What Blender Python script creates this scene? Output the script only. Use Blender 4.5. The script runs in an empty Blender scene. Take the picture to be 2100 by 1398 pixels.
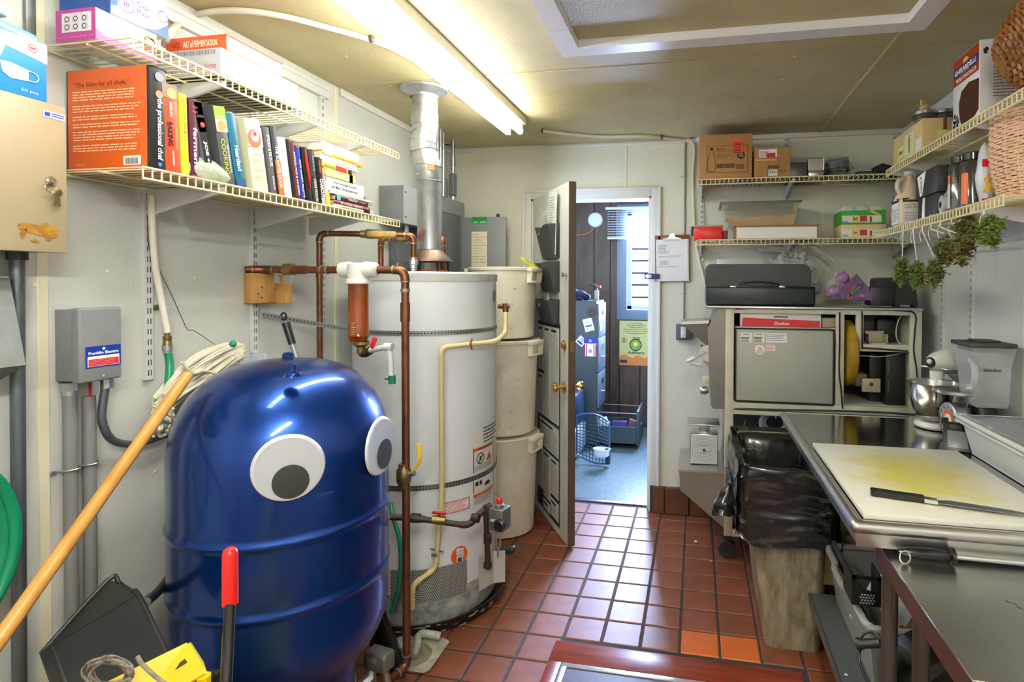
import bpy,bmesh,math,random
from mathutils import Vector as V,Matrix as MX
random.seed(7)
R = math.radians
sc = bpy.context.scene
COL = sc.collection
# ---------------------------------------------------------------- camera
FPX,YAW,PITCH,ROLL,CPX,CPY = 1158.267,-.195,.016,.004,1201.8,599.5
CAM = V((0,0,1.482))
_f = V((math.sin(YAW)*math.cos(PITCH),math.cos(YAW)*math.cos(PITCH),-math.sin(PITCH)))
_r0 = V((math.cos(YAW),-math.sin(YAW),0)); _u0 = _r0.cross(_f)
_r = math.cos(ROLL)*_r0 + math.sin(ROLL)*_u0; _u = -math.sin(ROLL)*_r0 + math.cos(ROLL)*_u0
cam = bpy.data.objects.new('camera',bpy.data.cameras.new('camera')); COL.objects.link(cam)
cam.matrix_world = MX(((_r.x,_u.x,-_f.x,CAM.x),(_r.y,_u.y,-_f.y,CAM.y),(_r.z,_u.z,-_f.z,CAM.z),(0,0,0,1)))
cam.data.sensor_width = 36; cam.data.sensor_fit = 'HORIZONTAL'; cam.data.lens = FPX/2100*36
cam.data.shift_x = -(CPX-1050)/2100; cam.data.shift_y = (CPY-699)/2100
cam.data.clip_start = .02; cam.data.clip_end = 100
sc.camera = cam
def P(x,y,X=None,Y=None,Z=None):
    """the point of the plane X=.., Y=.. or Z=.. that the photograph shows at pixel x, y"""
    d = _r*((x-CPX)/FPX) - _u*((y-CPY)/FPX) + _f
    t = (X-CAM.x)/d.x if X is not None else (Y-CAM.y)/d.y if Y is not None else (Z-CAM.z)/d.z
    return CAM + d*t
# ---------------------------------------------------------------- exposure,world,lights
sc.view_settings.view_transform = 'Standard'; sc.view_settings.look = 'None'
sc.view_settings.exposure = 0.45; sc.view_settings.gamma = 1; sc.view_settings.use_curve_mapping = False
sc.cycles.use_denoising = True
sc.cycles.max_bounces = 10; sc.cycles.diffuse_bounces = 5; sc.cycles.glossy_bounces = 4
sc.cycles.transmission_bounces = 8; sc.cycles.transparent_max_bounces = 12
sc.cycles.caustics_reflective = False; sc.cycles.caustics_refractive = False; sc.cycles.sample_clamp_indirect = 6
TUBE_E = 27.0      # emission of the fluorescent tubes
w = bpy.data.worlds.new('world'); sc.world = w; w.use_nodes = True
w.node_tree.nodes['Background'].inputs[0].default_value = (.62,.78,1,1)
w.node_tree.nodes['Background'].inputs[1].default_value = 4.0
def area(name,loc,rot,sx,sy,power,col):
    l = bpy.data.lights.new(name,'AREA'); l.shape = 'RECTANGLE'; l.size = sx; l.size_y = sy; l.energy = power; l.color = col
    o = bpy.data.objects.new(name,l); COL.objects.link(o); o.location = loc; o.rotation_euler = rot; return o
# daylight coming in at the office window,plus an added fill lamp by that room's left wall, out of sight
area('daylight',(-.30,6.05,1.72),(R(-90),0,0),.95,1.05,900,(.46,.61,1))
area('office_fill',(-2.05,4.9,1.5),(0,R(-90),0),1.0,1.0,8,(.62,.78,1))
# ---------------------------------------------------------------- room
LX,RX,BY,CZ,FY = -1.68,1.185,3.665,2.405,-1.5
OY,OLX,ORX = 5.84,-2.1,.9      # office behind the door
# ---------------------------------------------------------------- materials
MATS = {}
def mat(name,col,rough=.5,metal=0.,noise=0.,nscale=8.,col2=None,bump=0.,bscale=60.,spec=.5,emit=0.,alpha=1.,trans=0.,coat=0.,stretch=None,sss=0.,aniso=0.):
    if name in MATS: return MATS[name]
    m = bpy.data.materials.new(name); m.use_nodes = True; nt = m.node_tree; b = nt.nodes['Principled BSDF']
    c = (*col,1); b.inputs['Base Color'].default_value = c; b.inputs['Roughness'].default_value = rough
    b.inputs['Metallic'].default_value = metal; b.inputs['Specular IOR Level'].default_value = spec
    if coat: b.inputs['Coat Weight'].default_value = coat; b.inputs['Coat Roughness'].default_value = .08
    if trans: b.inputs['Transmission Weight'].default_value = trans
    if alpha < 1: b.inputs['Alpha'].default_value = alpha
    if emit: b.inputs['Emission Color'].default_value = c; b.inputs['Emission Strength'].default_value = emit
    if noise or bump:
        tc = nt.nodes.new('ShaderNodeTexCoord'); mp = nt.nodes.new('ShaderNodeMapping'); nt.links.new(tc.outputs['Object'],mp.inputs[0])
        if stretch: mp.inputs['Scale'].default_value = stretch
    if noise:
        n = nt.nodes.new('ShaderNodeTexNoise'); n.inputs['Scale'].default_value = nscale; n.inputs['Detail'].default_value = 6; n.inputs['Roughness'].default_value = .65
        nt.links.new(mp.outputs[0],n.inputs['Vector'])
        r = nt.nodes.new('ShaderNodeValToRGB'); r.color_ramp.elements[0].position = .5-.25; r.color_ramp.elements[1].position = .5+.25
        c2 = col2 or tuple(max(0,x*(1-noise)) for x in col)
        r.color_ramp.elements[0].color = (*c2,1); r.color_ramp.elements[1].color = c
        nt.links.new(n.outputs[0],r.inputs[0]); nt.links.new(r.outputs[0],b.inputs['Base Color'])
        m['ramp'] = 1
    if bump:
        n2 = nt.nodes.new('ShaderNodeTexNoise'); n2.inputs['Scale'].default_value = bscale; n2.inputs['Detail'].default_value = 3
        nt.links.new(mp.outputs[0],n2.inputs['Vector'])
        bp = nt.nodes.new('ShaderNodeBump'); bp.inputs['Strength'].default_value = min(1,bump); bp.inputs['Distance'].default_value = .002*max(1,bump)
        nt.links.new(n2.outputs[0],bp.inputs['Height']); nt.links.new(bp.outputs[0],b.inputs['Normal'])
    MATS[name] = m; return m
def flat(r,g,b_,rough=.5,**k):
    """plain material from 0-255 display values"""
    lin = tuple((x/255/12.92 if x/255 <= .04045 else ((x/255+.055)/1.055)**2.4) for x in (r,g,b_))
    return mat('paint_%d_%d_%d_%d' % (r,g,b_,rough*100) + ''.join(k),lin,rough,**k)
def lin(r,g,b_):
    return tuple((x/255/12.92 if x/255 <= .04045 else ((x/255+.055)/1.055)**2.4) for x in (r,g,b_))
# ---------------------------------------------------------------- mesh builder
class MB:
    def __init__(s,m=None): s.v = []; s.f = []; s.fm = []; s.mi = 0; s.M = m
    def add(s,vs,fs):
        o = len(s.v)
        s.v += [(s.M @ V(p) if s.M is not None else V(p)) for p in vs]
        s.f += [tuple(i+o for i in f) for f in fs]; s.fm += [s.mi]*len(fs); return s
    def box(s,x0,x1,y0,y1,z0,z1,bev=0,seg=2,m=None):
        if bev:
            bm = bmesh.new(); bmesh.ops.create_cube(bm,size=1)
            for v in bm.verts: v.co = V(((x0+x1)/2+v.co.x*(x1-x0),(y0+y1)/2+v.co.y*(y1-y0),(z0+z1)/2+v.co.z*(z1-z0)))
            bmesh.ops.bevel(bm,geom=bm.edges[:],offset=bev,segments=seg,profile=.5,affect='EDGES',clamp_overlap=True)
            vs = [tuple(v.co) for v in bm.verts]; fs = [[v.index for v in f.verts] for f in bm.faces]; bm.free()
        else:
            vs = [(x,y,z) for x in (x0,x1) for y in (y0,y1) for z in (z0,z1)]
            fs = [(0,1,3,2),(4,6,7,5),(0,4,5,1),(2,3,7,6),(0,2,6,4),(1,5,7,3)]
        if m is not None: vs = [m @ V(p) for p in vs]
        return s.add(vs,fs)
    def tube(s,pts,r,n=10,caps=True,closed=False,sm=0,flat=1.0):
        pts = [V(p) for p in pts]
        if sm: pts = smooth(pts,sm,closed)
        k = len(pts); rs = r if isinstance(r,(list,tuple)) else None
        if rs and len(rs) != k: rs = [rs[min(len(rs)-1,int(i/(k-1)*(len(rs)-1)+.5))] for i in range(k)]
        vs = []; t = []
        for i in range(k):
            a = pts[(i-1) % k] if (i or closed) else pts[i]; b = pts[(i+1) % k] if (i < k-1 or closed) else pts[i]
            t.append((b-a).normalized() if (b-a).length > 1e-9 else V((0,0,1)))
        u = t[0].orthogonal().normalized()
        for i in range(k):
            if i:
                q = t[i-1].rotation_difference(t[i]); u = q @ u
            w_ = t[i].cross(u).normalized(); rr = rs[i] if rs else r
            for j in range(n):
                a = 2*math.pi*j/n + math.pi/n; vs.append(pts[i] + (u*math.cos(a) + w_*math.sin(a)*flat)*rr)
        fs = [(i*n+j,i*n+(j+1) % n,(i+1)*n+(j+1) % n,(i+1)*n+j) for i in range(k-1) for j in range(n)]
        if closed: fs += [((k-1)*n+j,(k-1)*n+(j+1) % n,(j+1) % n,j) for j in range(n)]
        elif caps: fs += [tuple(range(n-1,-1,-1)),tuple(range((k-1)*n,k*n))]
        return s.add(vs,fs)
    def cyl(s,p0,p1,r0,r1=None,n=20,caps=True):
        return s.tube([p0,p1],[r0,r1 if r1 is not None else r0],n,caps)
    def lathe(s,prof,c=(0,0,0),n=40,m=None,a0=0,a1=360,caps=False):
        full = abs(a1-a0) >= 360; k = n if full else n+1; vs = []
        for (r,z) in prof:
            for j in range(k):
                a = R(a0+(a1-a0)*j/n); vs.append(V((c[0]+r*math.cos(a),c[1]+r*math.sin(a),c[2]+z)))
        fs = []
        for i in range(len(prof)-1):
            for j in range(n):
                a,b = i*k+j,i*k+(j+1) % k; fs.append((a,b,b+k,a+k))
        if m is not None: vs = [m @ v for v in vs]
        return s.add(vs,fs)
    def prism(s,poly,d0,d1,m=None):
        """polygon in local XY pulled from z=d0 to z=d1"""
        k = len(poly); vs = [V((x,y,d0)) for x,y in poly] + [V((x,y,d1)) for x,y in poly]
        fs = [tuple(range(k-1,-1,-1)),tuple(range(k,2*k))] + [(i,(i+1) % k,k+(i+1) % k,k+i) for i in range(k)]
        if m is not None: vs = [m @ v for v in vs]
        return s.add(vs,fs)
    def plate(s,a,b,c,d,t=.001):
        """thin slab on the quad a b c d, thickness t along its normal"""
        a,b,c,d = map(V,(a,b,c,d)); nn = (b-a).cross(d-a).normalized()*t
        return s.add([a,b,c,d,a+nn,b+nn,c+nn,d+nn],[(3,2,1,0),(4,5,6,7),(0,1,5,4),(1,2,6,5),(2,3,7,6),(3,0,4,7)])
    def ball(s,c,r,n=16,k=10,m=None):
        rx,ry,rz = (r,r,r) if not isinstance(r,(tuple,list)) else r
        vs = [(0,0,-1)] + [(math.cos(2*math.pi*j/n)*math.sin(math.pi*i/k),math.sin(2*math.pi*j/n)*math.sin(math.pi*i/k),-math.cos(math.pi*i/k)) for i in range(1,k) for j in range(n)] + [(0,0,1)]
        fs = [(0,1+(j+1) % n,1+j) for j in range(n)] + [(1+(i-1)*n+j,1+(i-1)*n+(j+1) % n,1+i*n+(j+1) % n,1+i*n+j) for i in range(1,k-1) for j in range(n)]
        l = len(vs)-1; fs += [(l,1+(k-2)*n+j,1+(k-2)*n+(j+1) % n) for j in range(n)]
        vs = [V((x*rx,y*ry,z*rz)) for x,y,z in vs]
        if m is not None: vs = [m @ v for v in vs]
        return s.add([v+V(c) for v in vs],fs)
    def grid(s,fn,nu,nv,thick=0,wrap=False):
        vs = [V(fn(i/nu,j/nv)) for i in range(nu+1) for j in range(nv+1)]; k = nv+1
        fs = [(i*k+j,i*k+j+1,(i+1)*k+j+1,(i+1)*k+j) for i in range(nu) for j in range(nv)]
        return s.add(vs,fs)
    def m(s,i): s.mi = i; return s
    def build(s,name,mats,parent=None,ang=38,kind=None,label=None):
        if not isinstance(mats,(list,tuple)): mats = [mats]
        lo = V([min(v[i] for v in s.v) for i in range(3)]); hi = V([max(v[i] for v in s.v) for i in range(3)]); c = (lo+hi)/2
        if parent is None: c.z = lo.z
        off = WO.get(parent,V((0,0,0))) if parent is not None else V((0,0,0))
        me = bpy.data.meshes.new(name); me.from_pydata([tuple(v-c) for v in s.v],[],s.f)
        for m_ in mats: me.materials.append(m_)
        if len(mats) > 1: me.polygons.foreach_set('material_index',s.fm)
        bm = bmesh.new(); bm.from_mesh(me); bmesh.ops.recalc_face_normals(bm,faces=bm.faces[:]); bm.to_mesh(me); bm.free()
        me.shade_smooth(); me.set_sharp_from_angle(angle=R(ang)); me.validate()
        o = bpy.data.objects.new(name,me); COL.objects.link(o); o.location = c-off
        if parent is not None: o.parent = parent; WO[o] = c.copy() if parent in WO else c.copy()
        else: WO[o] = c.copy()
        if kind: o['kind'] = kind
        if label: o['label'] = label
        return o
WO = {}
def smooth(pts,k,closed=False):
    out = []; n = len(pts)
    for i in range(n if closed else n-1):
        p0,p1,p2,p3 = (pts[(i+d) % n] if closed else pts[max(0,min(n-1,i+d))] for d in (-1,0,1,2))
        for j in range(k):
            t = j/k; out.append(.5*((2*p1)+(p2-p0)*t+(2*p0-5*p1+4*p2-p3)*t*t+(3*p1-p0-3*p2+p3)*t**3))
    if not closed: out.append(pts[-1])
    return out
def tag(o,label,cat,group=None):
    o['label'] = label; o['category'] = cat
    if group: o['group'] = group
    return o
def thing(name,label,cat,loc=(0,0,0),rz=0,group=None,local=False):
    """an Empty at the base of a thing; its parts are authored in world space unless local"""
    o = bpy.data.objects.new(name,None); COL.objects.link(o); o.location = loc; o.rotation_euler = (0,0,rz); o.empty_display_size = .05
    WO[o] = V((0,0,0)) if local else V(loc)
    return tag(o,label,cat,group)
def struct(name,mb,m,parent=None,**k):
    o = mb.build(name,m,parent,**k)
    o['kind'] = 'structure'
    return o
def frame(o,x,y):
    """matrix with origin o, x along x, y along y"""
    x = V(x).normalized(); z = x.cross(V(y)).normalized(); y = z.cross(x)
    return MX(((x.x,y.x,z.x,o[0]),(x.y,y.y,z.y,o[1]),(x.z,y.z,z.z,o[2]),(0,0,0,1)))
def rot(ax,deg,c=(0,0,0)):
    c = V(c); return MX.Translation(c) @ MX.Rotation(R(deg),4,ax) @ MX.Translation(-c)
_FC = {}
def textmesh(s,bold=0.,shear=0.):
    k = (s,bold,shear)
    if k not in _FC:
        cu = bpy.data.curves.new('lettering','FONT'); cu.body = s; cu.size = 1; cu.resolution_u = 2; cu.offset = bold; cu.shear = shear; cu.space_line = .95
        ob = bpy.data.objects.new('lettering',cu); COL.objects.link(ob)
        me = bpy.data.meshes.new_from_object(ob)
        vs = [v.co.copy() for v in me.vertices]; fs = [tuple(p.vertices) for p in me.polygons]
        bpy.data.objects.remove(ob); bpy.data.curves.remove(cu); bpy.data.meshes.remove(me)
        if vs:
            x0 = min(v.x for v in vs); x1 = max(v.x for v in vs); y0 = min(v.y for v in vs); y1 = max(v.y for v in vs)
            vs = [V((v.x-x0,v.y-y0,0)) for v in vs]; _FC[k] = (vs,fs,x1-x0,y1-y0)
        else: _FC[k] = ([],[],1,1)
    return _FC[k]
def lettering(mb,s,m,w,h,cx=False,bold=0.,shear=0.,lift=.0004):
    """flat letters filling w x h, lower left corner at the origin of frame m (centred on it with cx)"""
    vs,fs,W,H = textmesh(s,bold,shear)
    if not vs: return mb
    sx,sy = w/W,h/H; dx,dy = (-w/2,-h/2) if cx else (0,0)
    return mb.add([m @ V((v.x*sx+dx,v.y*sy+dy,lift)) for v in vs],fs)
def lines(mb,m,x0,x1,y0,y1,n,fill=.5,jag=.25,seed=1,lift=.0004):
    """n rows of small-print bars: lettering too small to read, broken into words"""
    rr = random.Random(seed); dy = (y1-y0)/n
    for i in range(n):
        y = y1-(i+1)*dy+dy*(1-fill)/2; x = x0; e = x1-(x1-x0)*rr.random()*jag
        while x < e:
            wl = min(e-x,(x1-x0)*rr.uniform(.04,.14))
            mb.add([m @ V(p) for p in ((x,y,lift),(x+wl,y,lift),(x+wl,y+dy*fill,lift),(x,y+dy*fill,lift))],[(0,1,2,3)])
            x += wl+(x1-x0)*.015
    return mb
def rect(mb,m,x0,x1,y0,y1,lift=.0003):
    return mb.add([m @ V(p) for p in ((x0,y0,lift),(x1,y0,lift),(x1,y1,lift),(x0,y1,lift))],[(0,1,2,3)])
def disc(mb,m,x,y,r,r0=0,n=32,lift=.0003):
    vs = [m @ V((x+math.cos(2*math.pi*i/n)*r,y+math.sin(2*math.pi*i/n)*r,lift)) for i in range(n)]
    if r0:
        vs += [m @ V((x+math.cos(2*math.pi*i/n)*r0,y+math.sin(2*math.pi*i/n)*r0,lift)) for i in range(n)]
        return mb.add(vs,[(i,(i+1) % n,n+(i+1) % n,n+i) for i in range(n)])
    return mb.add(vs,[tuple(range(n))])
def card(name,m,w,h,ground,parent,ink=None,draw=None,t=.0006,label=None):
    """a flat printed sheet (label, sticker, poster) with its lettering as part of it; frame m at its lower left corner"""
    mb = MB().box(0,w,0,h,0,t,m=m)
    o = mb.build(name,ground,parent,label=label)
    if draw:
        i = MB(); draw(i,m @ MX.Translation((0,0,t)))
        if i.v: i.build('lettering',ink,o)
    return o
# common materials
STEEL = mat('stainless_steel',(.60,.59,.57),.3,1,noise=.12,nscale=5,bump=.12,bscale=14,stretch=(1,6,1))
GALV = mat('galvanised_metal',(.52,.54,.56),.38,.85,noise=.35,nscale=22,bump=.15,bscale=30)
CHROME = mat('chrome',(.75,.75,.75),.12,1)
BRASS = mat('brass',(.75,.48,.14),.22,1)
OLDBRASS = mat('old_brass',(.34,.25,.10),.42,.8,noise=.5,nscale=30)
COPPER = mat('aged_copper',(.29,.115,.055),.38,.75,noise=.6,nscale=14,col2=(.10,.042,.022))
SOLDER = mat('solder',(.42,.40,.33),.45,.7,noise=.4,nscale=60)
IRON = mat('black_iron',(.075,.052,.04),.5,.6,noise=.5,nscale=30)
BLACK = mat('black_plastic',(.012,.013,.014),.38)
RUBBER = mat('black_rubber',(.018,.018,.018),.7)
WHITEP = mat('white_plastic',(.72,.73,.72),.35,noise=.12,nscale=12)
PAPER = mat('paper',(.78,.78,.75),.75)
INK = mat('ink',(.02,.02,.022),.6)
CARDB = mat('brown_cardboard',lin(176,130,82),.8,noise=.12,nscale=20)
GREYM = mat('grey_painted_metal',lin(128,132,134),.42,noise=.1,nscale=9)
CREAMW = mat('cream_wire',lin(226,216,172),.4)
WHITEM = mat('white_enamel',(.72,.73,.72),.3)
# ================================================================ ROOM
FRP = mat('white_frp_panel',lin(206,208,202),.38,noise=.10,nscale=2.5,bump=.9,bscale=170)
FRPY = mat('yellowed_frp_panel',lin(222,221,202),.42,noise=.14,nscale=2.2,bump=.6,bscale=170)
CEILM = mat('yellowed_ceiling_panel',lin(200,189,146),.5,noise=.2,nscale=2.6,col2=lin(172,160,118),bump=1.0,bscale=150)
SEAM = mat('cream_seam_strip',lin(222,216,188),.4)
SEAMC = mat('tan_ceiling_seam',lin(188,174,132),.5)
GROUT = mat('dark_grout',lin(62,58,52),.85,noise=.5,nscale=12,bump=.5,bscale=200)
TRIMW = mat('white_painted_trim',lin(214,214,205),.42,noise=.08,nscale=6)
def tilemat(name,a,b_,c):
    m = mat(name,a,.42,noise=.3,nscale=9,col2=b_,bump=.25,bscale=45)
    nt = m.node_tree; b = nt.nodes['Principled BSDF']; ramp = [n for n in nt.nodes if n.type == 'VALTORGB'][0]
    oi = nt.nodes.new('ShaderNodeObjectInfo'); mx = nt.nodes.new('ShaderNodeMix'); mx.data_type = 'RGBA'
    ml = nt.nodes.new('ShaderNodeMath'); ml.operation = 'MULTIPLY'; ml.inputs[1].default_value = .55
    nt.links.new(oi.outputs['Random'],ml.inputs[0]); nt.links.new(ml.outputs[0],mx.inputs[0])
    nt.links.new(ramp.outputs[0],mx.inputs[6]); mx.inputs[7].default_value = (*c,1); nt.links.new(mx.outputs[2],b.inputs['Base Color'])
    return m
TILE = tilemat('red_quarry_tile',lin(148,82,52),lin(104,54,34),lin(108,64,44))
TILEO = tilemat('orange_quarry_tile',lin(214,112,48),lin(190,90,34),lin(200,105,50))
TILED = tilemat('dark_cove_tile',lin(120,66,38),lin(58,36,26),lin(90,52,34))
S = .16; TX0,TY0 = -3.381*S,15.236*S       # the grid of the tile joints,read off the photograph
fl = struct('floor',MB().box(LX,RX,FY,BY+.13,-.05,-.004),GROUT)
def tile_mesh(name,w_,h_,t,m,bev=.004):
    bm = bmesh.new(); bmesh.ops.create_cube(bm,size=1)
    for v in bm.verts: v.co = V((v.co.x*w_,v.co.y*h_,v.co.z*t))
    bmesh.ops.bevel(bm,geom=[e for e in bm.edges if all(v.co.z > 0 for v in e.verts)],offset=bev,segments=1,affect='EDGES')
    me = bpy.data.meshes.new(name); bm.to_mesh(me); bm.free(); me.materials.append(m); me.shade_smooth(); me.set_sharp_from_angle(angle=R(30)); return me
tm = tile_mesh('tile',S-.0085,S-.0085,.012,TILE)
near = MB()
HX0,HX1,HY = -.567,.40,2.256          # the wooden hatch frame sits in the floor
j0 = int(math.floor((FY-TY0)/S)); rr = random.Random(3)
DR = (-1.20,2.03)                      # drain
for i in range(-8,11):
    for j in range(-30,11):
        cx,cy = TX0+(i+.5)*S,TY0+(j+.5)*S
        if cx < LX or cx > RX-.03 or cy < FY or cy > BY+.03: continue
        if HX0 < cx < HX1 and cy < HY+.02 and cy > HY-1.5: continue
        if cy < 1.75:
            near.box(cx-S/2+.005,cx+S/2-.005,cy-S/2+.005,cy+S/2-.005,-.012,0); continue
        o = bpy.data.objects.new('tile',tm); COL.objects.link(o); o.parent = fl
        o.location = V((cx,cy,-.006+rr.uniform(-.0006,.0006)))-WO[fl]; o.rotation_euler = (rr.uniform(-.003,.003),rr.uniform(-.003,.003),0)
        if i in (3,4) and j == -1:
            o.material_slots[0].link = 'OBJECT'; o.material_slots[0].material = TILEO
near.build('tile',TILE,fl,kind='stuff')
# wooden framed hatch at the bottom of the picture
WRED = mat('red_stained_wood',lin(150,62,40),.3,noise=.6,nscale=5,col2=lin(88,30,22),stretch=(1,7,1),bump=.3,bscale=20)
WREDX = mat('red_stained_wood_crosswise',lin(158,66,38),.3,noise=.6,nscale=5,col2=lin(88,30,22),stretch=(.7,9,1),bump=.3,bscale=20)
t = thing('floor_hatch','floor hatch in a red stained wooden frame with metal edging, bottom of photo','hatch',((HX0+HX1)/2,HY-.4,0))
MB().box(HX0,HX1,HY-.125,HY,-.03,.002,bev=.003).build('frame_board',WREDX,t)
MB().box(HX0,HX0+.055,HY-.9,HY-.127,-.03,.002,bev=.003).build('frame_board',WRED,t)
MB().box(HX1-.055,HX1,HY-.9,HY-.127,-.03,.002,bev=.003).build('frame_board',WRED,t)
mb = MB().box(HX0+.058,HX1-.058,HY-.152,HY-.13,-.02,.003,bev=.001).box(HX0+.058,HX0+.08,HY-.9,HY-.153,-.02,.003,bev=.001).box(HX1-.08,HX1-.058,HY-.9,HY-.153,-.02,.003,bev=.001)
mb.build('metal_edging',mat('bright_aluminium',(.75,.76,.78),.3,.9),t)
MB().box(HX0+.081,HX1-.081,HY-.9,HY-.153,-.02,-.0005).build('hatch_panel',mat('dark_hatch_panel',lin(74,58,66),.4,noise=.4,nscale=5),t)
# walls
def wallbox(name,m,*b): return struct(name,MB().box(*b[:4],-.06,CZ+.05),m)
WL = wallbox('wall_left',FRP,LX-.1,LX,FY,BY+.1,0,CZ)
WR = wallbox('wall_right',FRP,RX,RX+.1,FY,BY+.1,0,CZ)
wallbox('wall_front',FRP,LX,RX,FY-.1,FY,0,CZ)
DX0,DX1,DZ = -1.10,-.295,2.045
WB = struct('wall_back',MB().box(LX-.05,DX0,BY,BY+.13,-.06,CZ).box(DX1,RX+.05,BY,BY+.13,-.06,CZ).box(DX0,DX1,BY,BY+.13,DZ,CZ),FRPY)
CE = struct('ceiling',MB().box(LX,RX,FY,BY,CZ,CZ+.1),CEILM)
def seam(parent,*b,m=None):
    o = MB().box(*b,bev=.0015,seg=1).build('seam_strip',m or SEAM,parent); return o
for y in (1.171,2.395,-.05): seam(WL,LX-.002,LX+.004,y-.013,y+.013,0,CZ)
for y in (2.345,1.13): seam(WR,RX-.004,RX+.002,y-.015,y+.015,0,CZ)
xx = P(1125,320,Y=BY).x
for x,z0 in ((P(1283,340,Y=BY).x,2.1),(P(1688,420,Y=BY).x,.17)): seam(WB,x-.01,x+.01,BY-.004,BY+.002,z0,CZ)
yb = TY0+.0
seam(CE,.716,.732,FY,BY,CZ-.005,CZ+.001,m=SEAMC)
seam(CE,LX,RX,2.392,2.402,CZ-.0035,CZ+.001,m=SEAMC); seam(CE,LX,RX,1.16,1.17,CZ-.0035,CZ+.001,m=SEAMC)
# rivets
rv = tile_mesh('rivet',.001,.001,.001,SEAM)
bm = bmesh.new(); bmesh.ops.create_uvsphere(bm,u_segments=10,v_segments=6,radius=.0062); bm.to_mesh(rv); bm.free(); rv.shade_smooth()
def rivet(parent,p,ax):
    o = bpy.data.objects.new('rivet',rv); COL.objects.link(o); o.parent = parent; o.location = V(p)-WO[parent]; s = [1,1,1]; s[ax] = .5; o.scale = s
for x,y in ((1320,135),(1334,183),(1365,257),(1630,115),(1605,163),(1570,240),(1792,143),(1720,238),(1745,262),(1810,265),(1690,262),(710,115),(948,168),(801,175),(1000,160),(1148,265),(1560,272),(1850,233),(1945,145)):
    rivet(CE,P(x,y,Z=CZ),2)
for x,y in ((965,400),(1040,398),(1175,320),(860,395)): rivet(WB,P(x,y,Y=BY),1)
for x,y in ((313,578),(220,556),(318,967),(765,350),(70,585),(85,1005),(398,570)): rivet(WL,P(x,y,X=LX),0)
# crown trims
struct('trim_1',MB().box(LX,LX+.012,2.42,BY,CZ-.035,CZ,bev=.003),TRIMW)
struct('trim_2',MB().box(LX,RX,BY-.012,BY,CZ-.028,CZ,bev=.003),TRIMW)
# door casing,jamb,threshold
def casing(name,x0,x1,z0,z1):
    mb = MB().box(x0,x1,BY-.012,BY,z0,z1,bev=.003)
    return mb
CW = .062
mb = MB().box(DX0-CW,DX0,BY-.014,BY,0,DZ+CW,bev=.003).box(DX0-CW,DX0-CW+.02,BY-.022,BY-.012,0,DZ+CW,bev=.004)
struct('trim_3',mb,TRIMW)
mb = MB().box(DX1,DX1+CW,BY-.014,BY,.175,DZ+CW,bev=.003).box(DX1+CW-.02,DX1+CW,BY-.022,BY-.012,.175,DZ+CW,bev=.004)
struct('trim_4',mb,TRIMW)
mb = MB().box(DX0,DX1,BY-.014,BY,DZ,DZ+CW,bev=.003).box(DX0-.04,DX1+.04,BY-.022,BY-.012,DZ+CW-.02,DZ+CW,bev=.004)
struct('trim_5',mb,TRIMW)
mb = MB().box(DX0,DX0+.012,BY,BY+.13,0,DZ).box(DX1-.012,DX1,BY,BY+.13,0,DZ).box(DX0,DX1,BY,BY+.13,DZ-.012,DZ)
mb.box(DX0+.012,DX0+.024,BY+.05,BY+.09,0,DZ-.012).box(DX1-.024,DX1-.012,BY+.05,BY+.09,0,DZ-.012)
struct('trim_6',mb,TRIMW)
struct('trim_7',MB().box(DX0+.012,DX1-.012,BY+.085,BY+.135,-.01,.006,bev=.003),mat('dull_threshold_metal',lin(108,100,112),.35,.7))
# cove tiles right of the door
bb = struct('baseboard_back',MB().box(DX1+.001,RX,BY-.006,BY-.0005,0,.172),GROUT)
x = DX1+.022; ws = [.075]+[S-.006]*9
for w_ in ws:
    MB().box(x,min(RX,x+w_)-.004,BY-.022,BY-.006,.002,.173,bev=.003,seg=1).build('tile',TILED,bb); x += w_+.002
    if x > RX-.05: break
# white boxed trim on the ceiling
tb = thing('hatch_trim','white mitred trim boarding around the ceiling panel, top of photo','trim',(.12,1.8,CZ-.03))
X0,X1,YF = -.526,.773,2.183; W_ = .075
def miter(a,b,c,d,z0=CZ-.032,z1=CZ-.0005):
    vs = [(x,y,z) for z in (z0,z1) for x,y in (a,b,c,d)]
    return MB().add(vs,[(3,2,1,0),(4,5,6,7),(0,1,5,4),(1,2,6,5),(2,3,7,6),(3,0,4,7)])
miter((X0,YF),(X1,YF),(X1-W_,YF-W_),(X0+W_,YF-W_)).build('trim_board',mat('white_pvc_trim',lin(228,228,232),.35),tb)
miter((X0,YF),(X0+W_,YF-W_),(X0+W_,YF-.232),(X0,YF-.23)).build('trim_board',MATS['white_pvc_trim'],tb)
miter((X0,YF-.234),(X0+W_,YF-.236),(X0+W_,.8),(X0,.8)).build('trim_board',MATS['white_pvc_trim'],tb)
miter((X1,YF),(X1,.8),(X1-W_,.8),(X1-W_,YF-W_)).build('trim_board',MATS['white_pvc_trim'],tb)
# ---------------------------------------------------------------- open door
HN = V((-1.110,3.700,0)); DU = V((.537,-.8436,0)).normalized(); DN = V((DU.y,-DU.x,0))
HN = V((-.702,3.057,0))-DU*.755
DM = frame(HN+V((0,0,.012)),DU,(0,0,1))         # door face: x from hinge to free edge,y up,z out of the face
DW,DH = .755,2.035
def D(x,y,off=0):
    """door-face coordinates of a pixel"""
    d = P(x,y,Y=3)-CAM; o = HN+V((0,0,.012))+DN*off; t_ = (o-CAM).dot(DN)/d.dot(DN); q = DM.inverted() @ (CAM+d*t_); return q.x,q.y
dr = thing('door_1','open grey office door seen edge on','door',HN); del dr['label'],dr['category']; dr['kind'] = 'structure'
DOORM = mat('grey_painted_door',lin(228,231,226),.4,noise=.15,nscale=5,col2=lin(196,196,186))
MB().box(0,DW,0,DH,-.038,0,m=DM).build('door_slab',DOORM,dr)
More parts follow.
